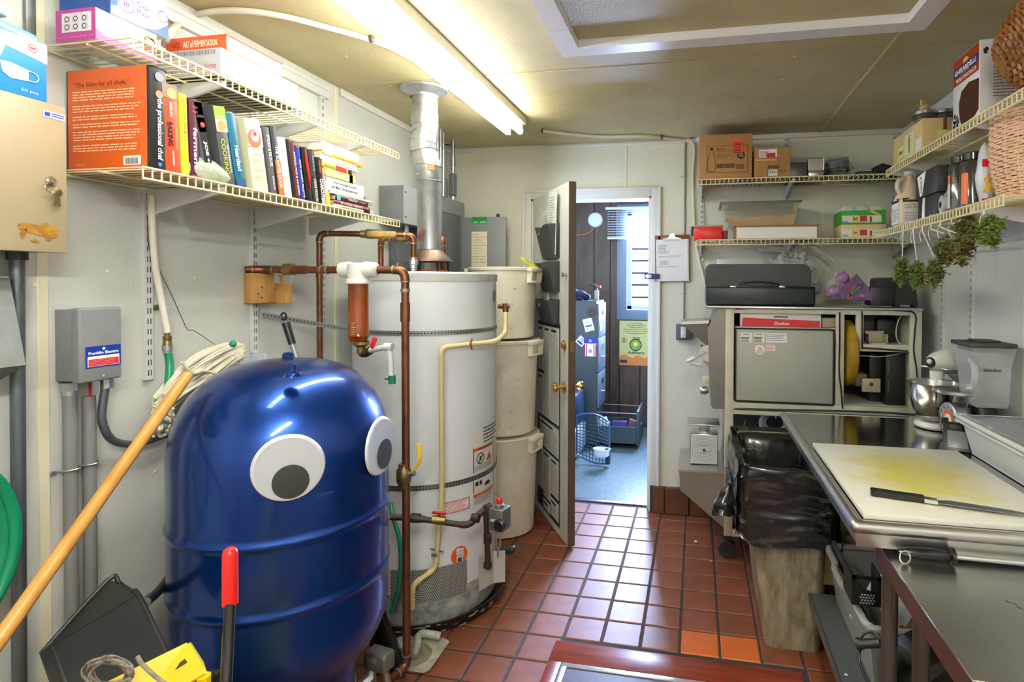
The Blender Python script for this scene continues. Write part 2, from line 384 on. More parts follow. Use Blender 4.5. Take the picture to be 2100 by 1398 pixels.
MB().box(DW,DW+.006,0,DH,-.040,.001,m=DM).build('edge_strip',mat('brown_door_edge',lin(92,76,66),.5,noise=.35,nscale=9),dr)
for y in (1.62,1.02,.25):
    MB().box(-.012,.02,y,y+.09,-.005,.004,m=DM).tube([DM @ V((-.006,y,.004)),DM @ V((-.006,y+.09,.004))],.006).build('hinge',BRASS,dr)
def knob(x,y,side,m):
    q = DM @ MX.Translation((x,y,0 if side > 0 else -.038)) @ (MX.Identity(4) if side > 0 else MX.Rotation(math.pi,4,'Y'))
    return MB().lathe([(0,0),(.032,0),(.032,.005),(.026,.010),(.013,.014),(.011,.034),(.017,.04),(.026,.048),(.029,.058),(.026,.068),(.014,.074),(0,.075)],n=28,m=q)
ky = D(1148,788)[1]
knob(DW-.06,ky,1,BRASS).build('door_knob',BRASS,dr); knob(DW-.06,ky,-1,BRASS).build('door_knob',BRASS,dr)
by = D(1155,707)[1]; q = DM @ MX.Translation((DW-.06,by,0))
MB().lathe([(0,0),(.03,0),(.03,.006),(.02,.014),(.02,.018),(0,.02)],m=q,n=24).build('deadbolt',BRASS,dr)
MB().box(DW+.006,DW+.0075,ky-.03,ky+.03,-.032,-.008,m=DM).build('strike_plate',BRASS,dr)
MB().box(DW+.006,DW+.0075,by-.03,by+.03,-.032,-.008,m=DM).build('strike_plate',OLDBRASS,dr)
x,y = D(1160,563); q = DM @ MX.Translation((DW-.03,y,0))
MB().lathe([(0,0),(.011,0),(.009,.012),(.014,.018),(.014,.026),(0,.028)],m=q,n=18).build('coat_hook',CHROME,dr)
# black file pockets on the door
PK = mat('dark_grey_pocket_plastic',lin(58,62,62),.45)
def pocket(px0,py0,px1,py1,label,papers):
    xa,ya = D(px0,py0); xb,yb = D(px1,py1); xa,ya,xb,yb = .335,yb,.60,ya
    root = thing('file_pocket',label,'file holder',DM @ V(((xa+xb)/2,ya,0)),group='file pockets on the open door')
    w_,h_ = xb-xa,yb-ya; q = DM @ MX.Translation((xa,ya,0))
    mb = MB()
    T_ = .075
    # back plate,bottom,outward sloping front with a dipped lip
    mb.box(0,w_,0,h_,.001,.004,m=q)
    n = 8; fr = []
    for i in range(n+1):
        u = i/n; dip = .0 if u > .55 else (.055*math.sin(math.pi*min(1,u/.55))**.7)
        fr.append((u*w_,h_*.98-dip))
    vs = [];
    for (x_,yt) in fr: vs += [(x_*.86+w_*.07,.0,.03),(x_,yt,T_)]
    vs2 = [(a,b_,c-.003) for a,b_,c in vs]; k = len(vs)
    fs = [(2*i,2*i+1,2*i+3,2*i+2) for i in range(n)] + [(k+2*i+2,k+2*i+3,k+2*i+1,k+2*i) for i in range(n)] + [(2*i+1,k+2*i+1,k+2*i+3,2*i+3) for i in range(n)]
    mb.add([q @ V(v) for v in vs+vs2],fs)
    mb.add([q @ V(v) for v in ((w_*.07,0,.001),(w_*.93,0,.001),(w_*.93,0,.03),(w_*.07,0,.03))],[(0,1,2,3)])
    for s_ in (0,1):
        xs = (w_*.07,0) if s_ == 0 else (w_*.93,w_)
        mb.add([q @ V(v) for v in ((xs[0],0,.001),(xs[0],0,.03),(xs[1],fr[0][1] if s_ == 0 else h_*.98,T_),(xs[1],h_,.001))],[(0,1,2,3)])
    mb.build('pocket_shell',PK,root)
    MB().box(.012,.05,h_*.62,h_*.78,T_*.66+.004,T_*.66+.012,m=q @ MX.Rotation(R(0),4,'X')).build('clip',WHITEP,root)
    for i,(a,b_,hh,lean,col) in enumerate(papers):
        p = frame(q @ V((a,.03,.012+.012*i)),DU*math.cos(R(lean))+V((0,0,1))*math.sin(R(lean)),V((0,0,1))*math.cos(R(lean))-DU*math.sin(R(lean)))
        c = thing('paper_sheet',label_p[i],'paper',q @ V((a+b_/2,.03,.012+.012*i)))
        card('sheet',p,b_,hh,col,c,INK,(lambda mb_,m_: lines(mb_,m_,.02,b_-.02,hh*.45,hh-.03,12,.22,.5,seed=3)) if i < 2 and hh > .2 else None,t=.002)
label_p = ['loose white sheet leaning left in the top door pocket','tall white sheet standing in the top door pocket, behind the short one']
pocket(1108,470,1141,530,'dark file pocket on the open door, topmost, holding white sheets',[(-.01,.16,.27,8,PAPER),(.11,.15,.37,-4,PAPER)])
pocket(1108,540,1141,598,'dark file pocket on the open door, the middle one with a yellow roll',[])
label_p = ['folded magazine with pale pages in the lowest door pocket']
pocket(1104,610,1141,664,'dark file pocket on the open door, lowest one above the notice board',[(.01,.10,.24,3,PAPER)])
a = DM @ V((.40,D(1125,560)[1],.05)); b_ = P(1062,524,Y=3.25)
o = MB().tube([a,a.lerp(b_,.35),a.lerp(b_,.7),b_],[.012,.022,.014,.003],10,sm=4,flat=.7).build('paper_roll',mat('yellow_green_paper',lin(206,206,60),.5,noise=.3,nscale=20)); tag(o,'yellow green rolled paper poking out of the middle door pocket','paper roll')
# notice board of printed labour notices
x0,x1 = .17,.615; y0 = D(1150,1085)[1]; y1 = D(1146,672)[1]+.02
nb = thing('notice_board','large framed sheet of small black printed notices on the open door','notice board',DM @ V(((x0+x1)/2,y0,0)))
NBG = mat('notice_paper',lin(232,233,228),.3,noise=.1,nscale=8)
q = DM @ MX.Translation((x0,y0,.0005)); w_,h_ = x1-x0,y1-y0
MB().box(0,w_,0,h_,0,.003,m=q).build('backing',mat('dark_notice_backing',lin(44,46,48),.35),nb)
rr = random.Random(5)
cells = [(0,.14,.30,.55),(.015,.30,.30,.56),(.33,.62,.2,.56),(.64,.98,.12,.56),(.02,.98,.58,.80)]
cells = [(.02,.30,.74,.98),(.32,.60,.50,.98),(.62,.97,.50,.98),(.02,.30,.50,.72),(.12,.97,.245+.09,.48),(.30,.62,.075,.32),(.64,.97,.13,.32),(.02,.28,.1,.32),(.64,.97,.02,.11),(.30,.60,.01,.06)]
for i,(a,b_,c,d) in enumerate(cells):
    card('notice_sheet',q @ MX.Translation((a*w_,c*h_,.003)),(b_-a)*w_,(d-c)*h_,NBG,nb,INK,
         (lambda mb_,m_,W=(b_-a)*w_,H=(d-c)*h_,i=i: (lines(mb_,m_,.008,W-.008,.01,H-.04,max(3,int(H/.011)),.24,.2,seed=i),rect(mb_,m_,.01,W*.7,H-.03,H-.015))),t=.001)
# ================================================================ OFFICE BEHIND THE DOOR
OFL = mat('speckled_grey_vinyl',lin(108,124,126),.3,noise=.45,nscale=45,col2=lin(56,74,78))
struct('floor',MB().box(OLX,ORX,BY+.135,OY,-.05,0),OFL)
WOODP = mat('dark_wood_panelling',lin(92,70,52),.42,noise=.6,nscale=3.2,col2=lin(34,25,18),stretch=(3,3,.8),bump=.2,bscale=12)
GRV = mat('dark_groove',lin(24,18,14),.8)
OXW0,OXW1,OZ0,OZ1 = -.735,.20,1.20,2.22
ob = struct('wall_far',MB().box(OLX,OXW0,OY+.012,OY+.1,0,CZ).box(OXW1,ORX,OY+.012,OY+.1,0,CZ).box(OXW0,OXW1,OY+.012,OY+.1,0,OZ0).box(OXW0,OXW1,OY+.012,OY+.1,OZ1,CZ),GRV)
gx = [OLX]+[OLX+.15*i for i in range(1,5)]+[-1.42,-1.28,P(1180,600,Y=OY).x,P(1218,600,Y=OY).x,P(1251,600,Y=OY).x,P(1271,600,Y=OY).x,P(1312,800,Y=OY).x,-.46,-.30,-.12,.02,.20,.36,.52,.7,ORX]
for a,b_ in zip(gx[:-1],gx[1:]):
    segs = [(.08,CZ)]
    if b_ > OXW0+.01 and a < OXW1-.01: segs = [(.08,OZ0),(OZ1,CZ)]
    for z0,z1 in segs:
        aa,bb2 = a,b_
        MB().box(aa+.003,bb2-.003,OY,OY+.012,z0,z1,bev=.002,seg=1).build('plank',WOODP,ob)
struct('baseboard_far',MB().box(OLX,ORX,OY-.012,OY,0,.085,bev=.003),mat('dark_green_skirting',lin(30,56,54),.5))
struct('wall_far_left',MB().box(OLX-.1,OLX,BY+.13,OY+.1,0,CZ),WOODP)
struct('wall_far_right',MB().box(ORX,ORX+.1,BY+.13,OY+.1,0,CZ),WOODP)
struct('ceiling',MB().box(OLX,ORX,BY+.13,OY+.1,CZ,CZ+.1),TRIMW)
struct('wall_far_front',MB().box(OLX,LX,BY+.03,BY+.13,0,CZ),FRP)
# window
WBLU = mat('grey_blue_window_paint',lin(104,118,134),.4)
wi = thing('window_1','','',((OXW0+OXW1)/2,OY,OZ0)); del wi['label'],wi['category']; wi['kind'] = 'structure'
xw0 = P(1266,490,Y=OY).x; zb = P(1266,655,Y=OY-.02).z; xg = P(1286,560,Y=OY).x; zg = P(1286,634,Y=OY).z
MB().box(xw0,xg,OY-.02,OY+.02,zb,2.30,bev=.003).build('casing',WBLU,wi)
MB().box(OXW1,OXW1+.09,OY-.02,OY+.02,zb,2.30,bev=.003).build('casing',WBLU,wi)
MB().box(xg,OXW1,OY-.02,OY+.02,zb,zg-.005,bev=.003).build('sill',WBLU,wi)
MB().box(xg,OXW1,OY-.02,OY+.02,OZ1,2.30,bev=.003).build('casing',WBLU,wi)
ZF = zg
SASH = mat('aluminium_sash',lin(170,182,196),.35,.4)
mb = MB().box(xg,xg+.045,OY+.02,OY+.06,ZF,OZ1).box(OXW1-.045,OXW1,OY+.02,OY+.06,ZF,OZ1).box(xg,OXW1,OY+.02,OY+.06,ZF,ZF+.035).box(xg,OXW1,OY+.02,OY+.06,OZ1-.03,OZ1)
mb.build('sash_frame',SASH,wi)
GL = mat('window_glass',(.95,.97,1),.02,spec=.5,alpha=.12)
zs = [ZF+.035]+[P(1300,y,Y=OY+.04).z for y in (609,584,560,535,511,486)]+[OZ1-.03]
DKM = mat('dark_muntin',lin(34,40,50),.4)
for z0,z1 in zip(zs[:-1],zs[1:]):
    MB().box(xg+.045,OXW1-.045,OY+.045,OY+.049,z0+.006,z1-.006).build('pane',GL,wi)
for z in zs[1:-1]: MB().box(xg+.02,OXW1-.02,OY+.03,OY+.055,z-.011,z+.011).build('muntin',DKM,wi)
# blind
bl = thing('window_blind','white slatted blind half raised over the office window','blind',(-.4,OY-.05,1.93))
BLM = mat('blind_slat_white',lin(215,220,226),.4,trans=0)
zt = P(1245,428,Y=OY-.05).z; xb0 = P(1246,450,Y=OY-.05).x; zb_ = P(1247,489,Y=OY-.05).z
MB().box(xb0-.02,.25,OY-.075,OY-.025,zt-.012,zt+.014,bev=.003).build('head_rail',BLM,bl)
n = 11
for i in range(n):
    z = zt-.03-(zt-.03-zb_-.02)*i/(n-1); q = MX.Translation((0,OY-.05,z)) @ MX.Rotation(R(28),4,'X')
    MB().box(xb0,.25,-.0125,.0125,-.0008,.0008,m=q).build('slat',BLM,bl)
MB().box(xb0,.25,OY-.062,OY-.038,zb_-.008,zb_+.012,bev=.003).build('bottom_rail',BLM,bl)
MB().tube([(xb0+.10,OY-.065,zt),(xb0+.10,OY-.065,zb_)],.002,5).build('cord',BLM,bl)
# clock-like white disc (wifi puck) on panelling
c = P(1221,451,Y=OY); t = thing('ceiling_puck','round white wireless puck high on the dark panelling, orange cable below','wifi device',c); t.name = 'wireless_puck'
q = MX.Translation(c) @ MX.Rotation(R(90),4,'X')
MB().lathe([(0,.032),(.05,.032),(.052,.03),(.06,.032),(.07,.028),(.078,.015),(.078,0),(0,0)],m=q).build('shell',mat('puck_white',lin(214,222,238),.35),t)
e = P(1178,482,Y=OY-.01)
MB().tube([c+V((0,-.01,-.075)),P(1212,474,Y=OY-.02),P(1200,480,Y=OY-.02),P(1180,482,Y=OY-.02)],.004,6,sm=4).build('cable',mat('orange_cable',lin(226,120,40),.5),t)
# filing cabinet with its bottom drawer pulled out
FC = mat('slate_blue_metal',lin(52,62,66),.42,noise=.1,nscale=5); FCF = mat('pale_blue_metal',lin(78,92,102),.4)
fy = 4.98; fx1 = P(1224,620,Y=fy).x; fx1b = P(1240,620,Y=5.42).x; ztop = P(1222,617,Y=fy).z
# the cabinet stands sideways: its drawers face right (+X)
fx0 = fx1-.62; t = thing('filing_cabinet','tall slate blue four drawer filing cabinet with stickers, behind the open door','filing cabinet',((fx0+fx1)/2,fy+.2,0))
MB().box(fx0,fx1,fy,fy+.40,.03,ztop,bev=.004).build('body',FC,t)
hgt = (ztop-.05)/4
for i in range(4):
    z0 = .04+i*hgt
    if i == 0:
        x1 = fx1+.36
        dd = MB().box(fx1+.02,x1,fy+.02,fy+.035,z0,z0+.16).box(fx1+.02,x1,fy+.365,fy+.38,z0,z0+.16).box(fx1-.3,x1,fy+.02,fy+.38,z0,z0+.012).build('drawer',FC,t)
        MB().box(x1,x1+.02,fy+.005,fy+.395,z0,z0+hgt-.01,bev=.003).build('drawer_front',FC,dd)
        MB().tube([(fx1,fy+.03,z0+.28),(x1,fy+.03,z0+.28)],.005,6).build('file_rail',FCF,dd); MB().tube([(fx1,fy+.37,z0+.28),(x1,fy+.37,z0+.28)],.005,6).build('file_rail',FCF,dd)
    else:
        dd = MB().box(fx1,fx1+.018,fy+.01,fy+.39,z0,z0+hgt-.012,bev=.003).build('drawer',FCF,t)
        MB().box(fx1+.018,fx1+.022,fy+.14,fy+.26,z0+hgt*.62,z0+hgt*.78).build('label_holder',CHROME,dd)
        MB().tube([(fx1+.018,fy+.15,z0+hgt*.42),(fx1+.045,fy+.16,z0+hgt*.42),(fx1+.045,fy+.24,z0+hgt*.42),(fx1+.018,fy+.25,z0+hgt*.42)],.006,8).build('handle',CHROME,dd)
def fcq(px,py): p = P(px,py,Y=fy-.0005); return frame(p,(1,0,0),(0,0,1))
NAVY = flat(28,44,120); MAROON = flat(58,34,40)
q = fcq(1214,641); o = MB(q).prism([(math.cos(a*.2618)*.052,math.sin(a*.2618)*.052) for a in range(24)],0,.001).build('round_sticker',MAROON,t)
i_ = MB(); disc(i_,q,0,0,.045,.042,lift=.0015); [i_.add([q @ V((math.cos(a)*r0+.0,math.sin(a)*r0-.02,.0015)) for r0,a in ((.0,0),(.03,R(60+d)),(.03,R(63+d)))],[(0,1,2)]) for d in (0,12,24,36,48)]; i_.build('sticker_print',flat(120,100,96),o)
q = fcq(1201,681) @ MX.Rotation(R(15),4,'Z')
card('sticker',q,.085,.115,flat(226,232,232),t,flat(30,90,92),lambda mb_,m_: (lettering(mb_,'TROUT',m_ @ MX.Translation((.012,.014,0)),.06,.02),rect(mb_,m_,.012,.072,.04,.055),disc(mb_,m_,.042,.085,.014,.011)))
q = fcq(1198,696); card('sticker',frame(P(1197,730,Y=fy-.0005),(1,0,0),(0,0,1)),.12,.16,flat(230,232,236),t,flat(140,30,40),lambda mb_,m_: (rect(mb_,m_,0,.014,0,.11),rect(mb_,m_,.02,.03,0,.11),rect(mb_,m_,.09,.10,0,.11),rect(mb_,m_,.106,.12,0,.11)))
card('sticker_band',frame(P(1197,730,Y=fy-.002)+V((0,0,.115)),(1,0,0),(0,0,1)),.12,.05,flat(30,50,150),t,flat(230,232,236),lambda mb_,m_: lettering(mb_,'*',m_ @ MX.Translation((.06,.025,0)),.03,.03,cx=True))
card('sail_sticker',frame(P(1197,730,Y=fy-.002)+V((.035,0,.03)),(1,0,0),(0,0,1)),.05,.05,flat(240,242,244),t,NAVY,lambda mb_,m_: (mb_.add([m_ @ V(p) for p in ((.008,.012,.0006),(.02,.012,.0006),(.02,.045,.0006))],[(0,1,2)]),mb_.add([m_ @ V(p) for p in ((.026,.012,.0006),(.042,.012,.0006),(.026,.04,.0006))],[(0,1,2)]),rect(mb_,m_,.006,.044,.004,.009)))
card('sticker',fcq(1180,700) @ MX.Rotation(R(-40),4,'Z'),.075,.075,flat(235,238,242),t,NAVY,lambda mb_,m_: (rect(mb_,m_,.01,.065,.01,.03),disc(mb_,m_,.037,.05,.014,.008)))
card('warning_sticker',frame((fx1+.0225,fy+.03,ztop-.27),(0,1,0),(0,0,1)),.10,.075,flat(222,210,50),t,INK,lambda mb_,m_: lines(mb_,m_,.008,.09,.008,.068,3,.5,.2))
# things on the filing cabinet
p = V((fx0+.43,fy+.18,ztop))
g = MB()
for k,(dx,dy,dz,r_) in enumerate(((0,0,.05,.07),(-.08,.03,.06,.08),(.06,-.02,.035,.045),(-.14,0,.05,.07))): g.ball((p.x+dx,p.y+dy,p.z+dz*.9),(r_,r_*.9,dz*.95),14,8)
tag(g.build('cloth_bundle',mat('navy_cloth',lin(22,34,66),.9,noise=.5,nscale=30,bump=.6,bscale=50)),'dark navy cloth bundle on top of the filing cabinet','cloth')
MBt = MB().tube([p+V((-.15,-.15,.006)),p+V((-.05,-.16,.012)),p+V((.02,-.15,.03)),p+V((.05,-.13,.008)),p+V((-.02,-.12,.006))],.006,6,sm=5)
tag(MBt.build('cable',BLACK),'black cable lying along the cabinet top edge','cable')
c = P(1223,612,Y=fy+.06); c.z = ztop
t = thing('blow_torch','small silver and black kitchen torch with red knob on the filing cabinet','torch',c)
MB().lathe([(0,0),(.019,0),(.021,.004),(.021,.085),(.012,.10),(0,.10)],c).build('canister',GREYM,t)
MB().tube([c+V((0,0,.1)),c+V((0,0,.13)),c+V((-.02,0,.14)),c+V((-.06,0,.155))],[.013,.014,.012,.008],10).build('burner',BLACK,t)
MB().cyl(c+V((.015,0,.125)),c+V((.04,0,.128)),.012).build('knob',flat(200,40,44),t)
# papers in the open drawer
for i,(dx,dy,w_,h_,c_,lb) in enumerate(((.07,.12,.14,.19,flat(190,208,222),'pale blue crumpled bag in the open drawer'),(.19,.2,.14,.15,flat(60,48,110),'purple folder in the open drawer'),(.29,.22,.12,.16,flat(120,84,96),'mauve book leaning in the open drawer'))):
    c = V((fx1+dx,fy+dy,.06)); q = MX.Translation(c) @ MX.Rotation(R(-20+18*i),4,'Y')
    mb = MB().box(-w_/2,w_/2,-.02,.02,0,h_,bev=.006,m=q); tag(mb.build(('plastic_bag','folder','notebook')[i],c_),lb,('bag','folder','book')[i])
# wire pet gate / basket door with a white bowl
WIREB = mat('blue_grey_wire',lin(40,62,78),.4,.5)
gy = 4.55; a = P(1183,852,Y=gy); b_ = P(1250,870,Y=gy-.05); zb0 = P(1183,930,Y=gy).z; zb1 = P(1249,950,Y=gy-.05).z
t = thing('wire_crate_door','blue wire pet crate door with a white bowl hooked on','crate door',((a.x+b_.x)/2,gy,zb0))
top = [a.lerp(b_,i/10)+V((0,0,.05*math.sin(math.pi*i/10*.9))) for i in range(11)]
bot = [V((a.x+(b_.x-a.x)*i/10,a.y+(b_.y-a.y)*i/10,zb0+(zb1-zb0)*i/10-.03*math.sin(math.pi*i/10))) for i in range(11)]
MB().tube(top+bot[::-1],.008,8,closed=True).build('rim',mat('blue_frame',lin(36,70,104),.4),t)
mb = MB()
for i in range(1,10): mb.tube([top[i],bot[i]],.003,5)
for j in range(1,13): mb.tube([top[i].lerp(bot[i],j/13) for i in range(11)],.003,5)
mb.build('wire_grid',WIREB,t,kind='stuff')
MB().box(b_.x-.03,b_.x+.005,b_.y-.03,b_.y+.005,b_.z-.32,b_.z-.19,bev=.006).build('latch',mat('navy_plastic',lin(24,44,70),.4),t)
c = P(1234,930,Y=gy-.09); c.z = P(1234,936,Y=gy-.09).z
q = MX.Translation(c) @ MX.Scale(1.0,4,(1,0,0)) @ MX.Scale(.7,4,(0,1,0))
tag(MB().lathe([(0,0),(.045,0),(.06,.012),(.066,.055),(.072,.062),(.072,.066),(.060,.064),(.054,.014),(0,.008)],m=q).build('feeding_bowl',mat('bowl_white',lin(225,230,236),.35)),'small white bowl hooked to the wire crate door','bowl')
c = P(1175,900,Y=4.62)
t = thing('pet_crate','blue grey pet crate mostly hidden behind the open door','pet crate',(a.x-.2,gy+.2,0))
MB().box(a.x-.42,a.x+.0,gy+.02,gy+.42,.02,.26,bev=.03).build('lower_shell',mat('pale_crate_plastic',lin(150,160,164),.5),t)
MB().box(a.x-.42,a.x+.0,gy+.02,gy+.42,.265,.56,bev=.06).build('upper_shell',mat('navy_plastic',lin(24,44,70),.4),t)
# concert poster
p0 = P(1270,748,Y=OY-.003); w_ = P(1333,748,Y=OY-.003).x-p0.x; h_ = P(1270,657,Y=OY-.003).z-p0.z
def poster(mb_,m_):
    T = lambda s,y,hh,ww,b=.02: lettering(mb_,s,m_ @ MX.Translation((w_*.55-ww/2*w_,y*h_,0)),ww*w_,hh*h_,bold=b)
    T('1st Annual',.93,.028,.38); T('Summer Solstice',.885,.032,.62); T('Celebration',.84,.028,.46); T('Sat June 22nd 2-10pm',.79,.03,.82); T("Tucan's and Jam Garage",.745,.03,.86); T('Craig Montana',.70,.03,.6)
    T('710',.575,.06,.24,.03)
    T('Ashbury',.235,.085,.55,.03)
    disc(mb_,m_,w_*.53,h_*.46,w_*.20,w_*.165); disc(mb_,m_,w_*.15,h_*.555,w_*.085,w_*.07); rect(mb_,m_,w_*.13,w_*.17,h_*.52,h_*.6); rect(mb_,m_,.0,w_,.0,.004)
t = thing('concert_poster','pale yellow concert poster with orange hills under the office window','poster',p0)
q = frame(p0,(1,0,0),(0,0,1))
card('poster_sheet',q,w_,h_,flat(190,186,118),t,flat(60,34,16),poster,t=.002)
q2 = q @ MX.Translation((0,0,.002))
o = MB(); o.prism([(0,0),(w_,0),(w_,.2*h_),(.8*w_,.17*h_),(.6*w_,.24*h_),(.42*w_,.16*h_),(.18*w_,.25*h_),(0,.2*h_)],0,.0006,m=q2).build('orange_hills',flat(206,120,48),t)
rect(MB(),q2,0,0,0,0); o = MB(); rect(o,q2,.02*w_,.26*w_,.05*h_,.12*h_,.0012); o.build('navy_logo',flat(24,30,80),t)
o = MB(); disc(o,q2,.53*w_,.46*h_,.165*w_,lift=.0008); o.build('green_emblem',flat(120,160,70),t); o = MB(); disc(o,q2,.53*w_,.475*h_,.07*w_,lift=.0012); o.build('sun_emblem',flat(240,210,70),t)
# ================================================================ CEILING FIXTURES
TUBEM = mat('glowing_tube',(1,.99,.95),.4,emit=TUBE_E); TUBEM2 = mat('glowing_tube_rear',(1,.99,.96),.4,emit=TUBE_E*4.0)
def fixture(x0,x1,y0,y1,along,label,nt=2):
    c = V(((x0+x1)/2,(y0+y1)/2,CZ-.06)); t = thing('fluorescent_light',label,'ceiling light',c)
    FXM = mat('fixture_enamel',lin(232,228,205),.35)
    MB().box(x0,x1,y0,y1,CZ-.045,CZ-.001,bev=.004).build('housing',FXM,t)
    mx_ = (x0+x1)/2
    MB().prism([(x0+.012,CZ-.046),(x1-.012,CZ-.046),(mx_+.012,CZ-.075),(mx_-.012,CZ-.075)],0,y1-y0-.06,m=MX(((1,0,0,0),(0,0,1,y0+.03),(0,1,0,0),(0,0,0,1)))).build('reflector',FXM,t)
    for sx in (-1,1):
        x = mx_+sx*.036
        MB().cyl((x,y0+.05,CZ-.088),(x,y1-.05,CZ-.088),.0175,n=16).build('tube',TUBEM if y1 > 1 else TUBEM2,t)
        for yy in (y0+.035,y1-.035):
            MB().box(x-.012,x+.012,yy-.01,yy+.01,CZ-.105,CZ-.045,bev=.003).build('socket',WHITEP,t)
fixture(-1.055,-.94,.56,3.03,'y','long two tube fluorescent strip light on the ceiling above the water heater')
fixture(.04,.155,-1.42,.25,'y','second fluorescent strip light, on the ceiling behind the camera')
# white water tube looping over the ceiling
TUBW = mat('white_pex_tube',lin(222,220,206),.4)
pts = [P(338,92,X=LX+.06),P(348,68,X=LX+.1),P(380,40,Z=CZ-.03),P(430,24,Z=CZ-.012),P(500,22,Z=CZ-.012),P(580,33,Z=CZ-.012),P(660,53,Z=CZ-.012),P(762,82,Z=CZ-.012),P(830,112,Z=CZ-.012),P(890,152,Z=CZ-.012),P(945,197,Z=CZ-.014),P(995,235,Z=CZ-.012),P(1030,252,Z=CZ-.012)]
wt = thing('water_tube','white plastic water tube looping along the ceiling past the strip light','water tube',pts[0])
MB().tube(pts,.0105,10,sm=5).build('tube',TUBW,wt)
pts2 = [P(1112,268,Z=CZ-.012),P(1135,271,Z=CZ-.012),P(1230,280,Z=CZ-.012),P(1320,279,Z=CZ-.012),P(1400,287,Y=BY-.015),P(1420,292,Y=BY-.018),P(1424,315,Y=BY-.015),P(1421,360,Y=BY-.013),P(1423,440,Y=BY-.013),P(1427,500,Y=BY-.013),P(1437,545,Y=BY-.013),P(1449,590,Y=BY-.013)]
wt2 = thing('water_tube','cream plastic tube running along the ceiling edge and down beside the clipboard','water tube',pts2[0])
MB().tube(pts2,.0095,10,sm=5).build('tube',mat('cream_pex_tube',lin(206,200,172),.4),wt2)
CLM = mat('dark_clip',lin(70,72,70),.5)
def clip(p,parent,ax='x',r=.013):
    q = MX.Translation(p)
    a = {'x': V((1,0,0)),'y': V((0,1,0)),'z': V((0,0,1))}[ax]
    MB().cyl(V(p)-a*.006,V(p)+a*.006,r,n=14).build('clip',CLM,parent)
clip(P(762,80,Z=CZ-.012),wt,'x'); clip(P(1112,268,Z=CZ-.012),wt2,'x'); clip(P(1357,281,Z=CZ-.012),wt2,'x'); clip(P(1419,282,Y=BY-.018),wt2,'z')
# ================================================================ LEFT WALL
STDM = mat('shelf_standard_enamel',lin(206,208,206),.4)
SLOT = mat('slot_dark',(.01,.01,.01),.8)
def standard(name,p,z0,z1,ax,label,w_=.026,t_=.014,sgn=1):
    """slotted upright; ax = wall normal axis"""
    if ax == 'x': q = frame((p.x,p.y-w_/2*sgn,z0),(0,sgn,0),(0,0,1))
    else: q = frame((p.x-w_/2,p.y,z0),(1,0,0),(0,0,1))
    t = thing(name,label,'shelf upright',(p.x,p.y,z0))
    MB().box(0,w_,0,z1-z0,.0005,t_,m=q).build('channel',STDM,t)
    mb = MB(); n = int((z1-z0)/.032)
    for i in range(n):
        y = .012+i*.032
        if y+.018 > z1-z0: break
        for x in (w_*.28,w_*.62): rect(mb,q,x,x+w_*.12,y,y+.018,t_+.0004)
    mb.build('slots',SLOT,t,kind='stuff')
    return t
zt_ = CZ-.06
standard('shelf_upright',P(298,600,X=LX),P(298,778,X=LX).z,zt_,'x','slotted white shelf upright on the left wall, nearest, ending beside the mop head')
standard('shelf_upright',P(517,600,X=LX),P(521,722,X=LX).z,zt_,'x','slotted white shelf upright on the left wall, second one, left of the wooden block')
standard('shelf_upright',P(657,480,X=LX),P(657,500,X=LX).z-.4,zt_,'x','slotted white shelf upright on the left wall, farthest, behind the copper riser')
hr = struct('trim_8',MB().box(LX,LX+.018,1.05,2.33,CZ-.085,CZ-.035,bev=.003).box(LX+.018,LX+.022,1.05,2.33,CZ-.05,CZ-.035),STDM)
def wire_shelf(label,ax,x0,x1,y0,y1,z,brk,lipx=None,name='wire_shelf',step=.0254):
    """ventilated wire shelf. ax='y': long along Y, wall side x0, front x1. ax='x': long along X, wall side y0, front y1"""
    c = V(((x0+x1)/2,(y0+y1)/2,z)); t = thing(name,label,'shelf',c)
    r_ = .0028; L0,L1 = (y0,y1) if ax == 'y' else (x0,x1); W0,W1 = (x0,x1) if ax == 'y' else (y0,y1)
    pt = (lambda l,w_,zz: V((w_,l,zz))) if ax == 'y' else (lambda l,w_,zz: V((l,w_,zz)))
    mb = MB(); n = int(abs(L1-L0)/step)
    for i in range(n+1):
        l = L0+(L1-L0)*i/n
        mb.tube([pt(l,W0,z),pt(l,W1-(.003 if W1 > W0 else -.003),z),pt(l,W1,z-.003),pt(l,W1,z-.028)],r_*.8,5)
    mb.build('deck_wires',CREAMW,t,kind='stuff')
    for (w_,zz) in ((W1,z+.0005),(W1,z-.028)): MB().tube([pt(L0,w_,zz),pt(L1,w_,zz)],r_*1.25,8).build('front_rail',CREAMW,t)
    mb = MB()
    for f_ in (0.0,.5): mb = MB().tube([pt(L0,W0+(W1-W0)*f_,z-.005),pt(L1,W0+(W1-W0)*f_,z-.005)],r_*1.2,6); mb.build('cross_rail',CREAMW,t)
    for l in brk:
        d = 1 if W1 > W0 else -1
        a = [(0,-.007),(abs(W1-W0)-.01,-.007),(abs(W1-W0)-.01,-.022),(.02,-.085),(0,-.085)]
        vs = []
        mb = MB()
        for s_ in (-.005,.005): vs += [pt(l+s_,W0+d*u,z+v_) for u,v_ in a]
        k = 5; mb.add(vs,[(4,3,2,1,0),(5,6,7,8,9)]+[(i,(i+1) % k,k+(i+1) % k,k+i) for i in range(k)])
        mb.build('bracket',STDM,t)
    return t
SL,SX = LX+.016,LX+.30
yb_ = [1.452,1.885,2.19]
wire_shelf('long cream wire shelf on the left wall, upper one under the mask boxes','y',SL,SX,1.168,2.44,2.088,yb_)
wire_shelf('long cream wire shelf on the left wall, lower one full of upright cookbooks','y',SL,SX,1.19,2.445,1.772,yb_)
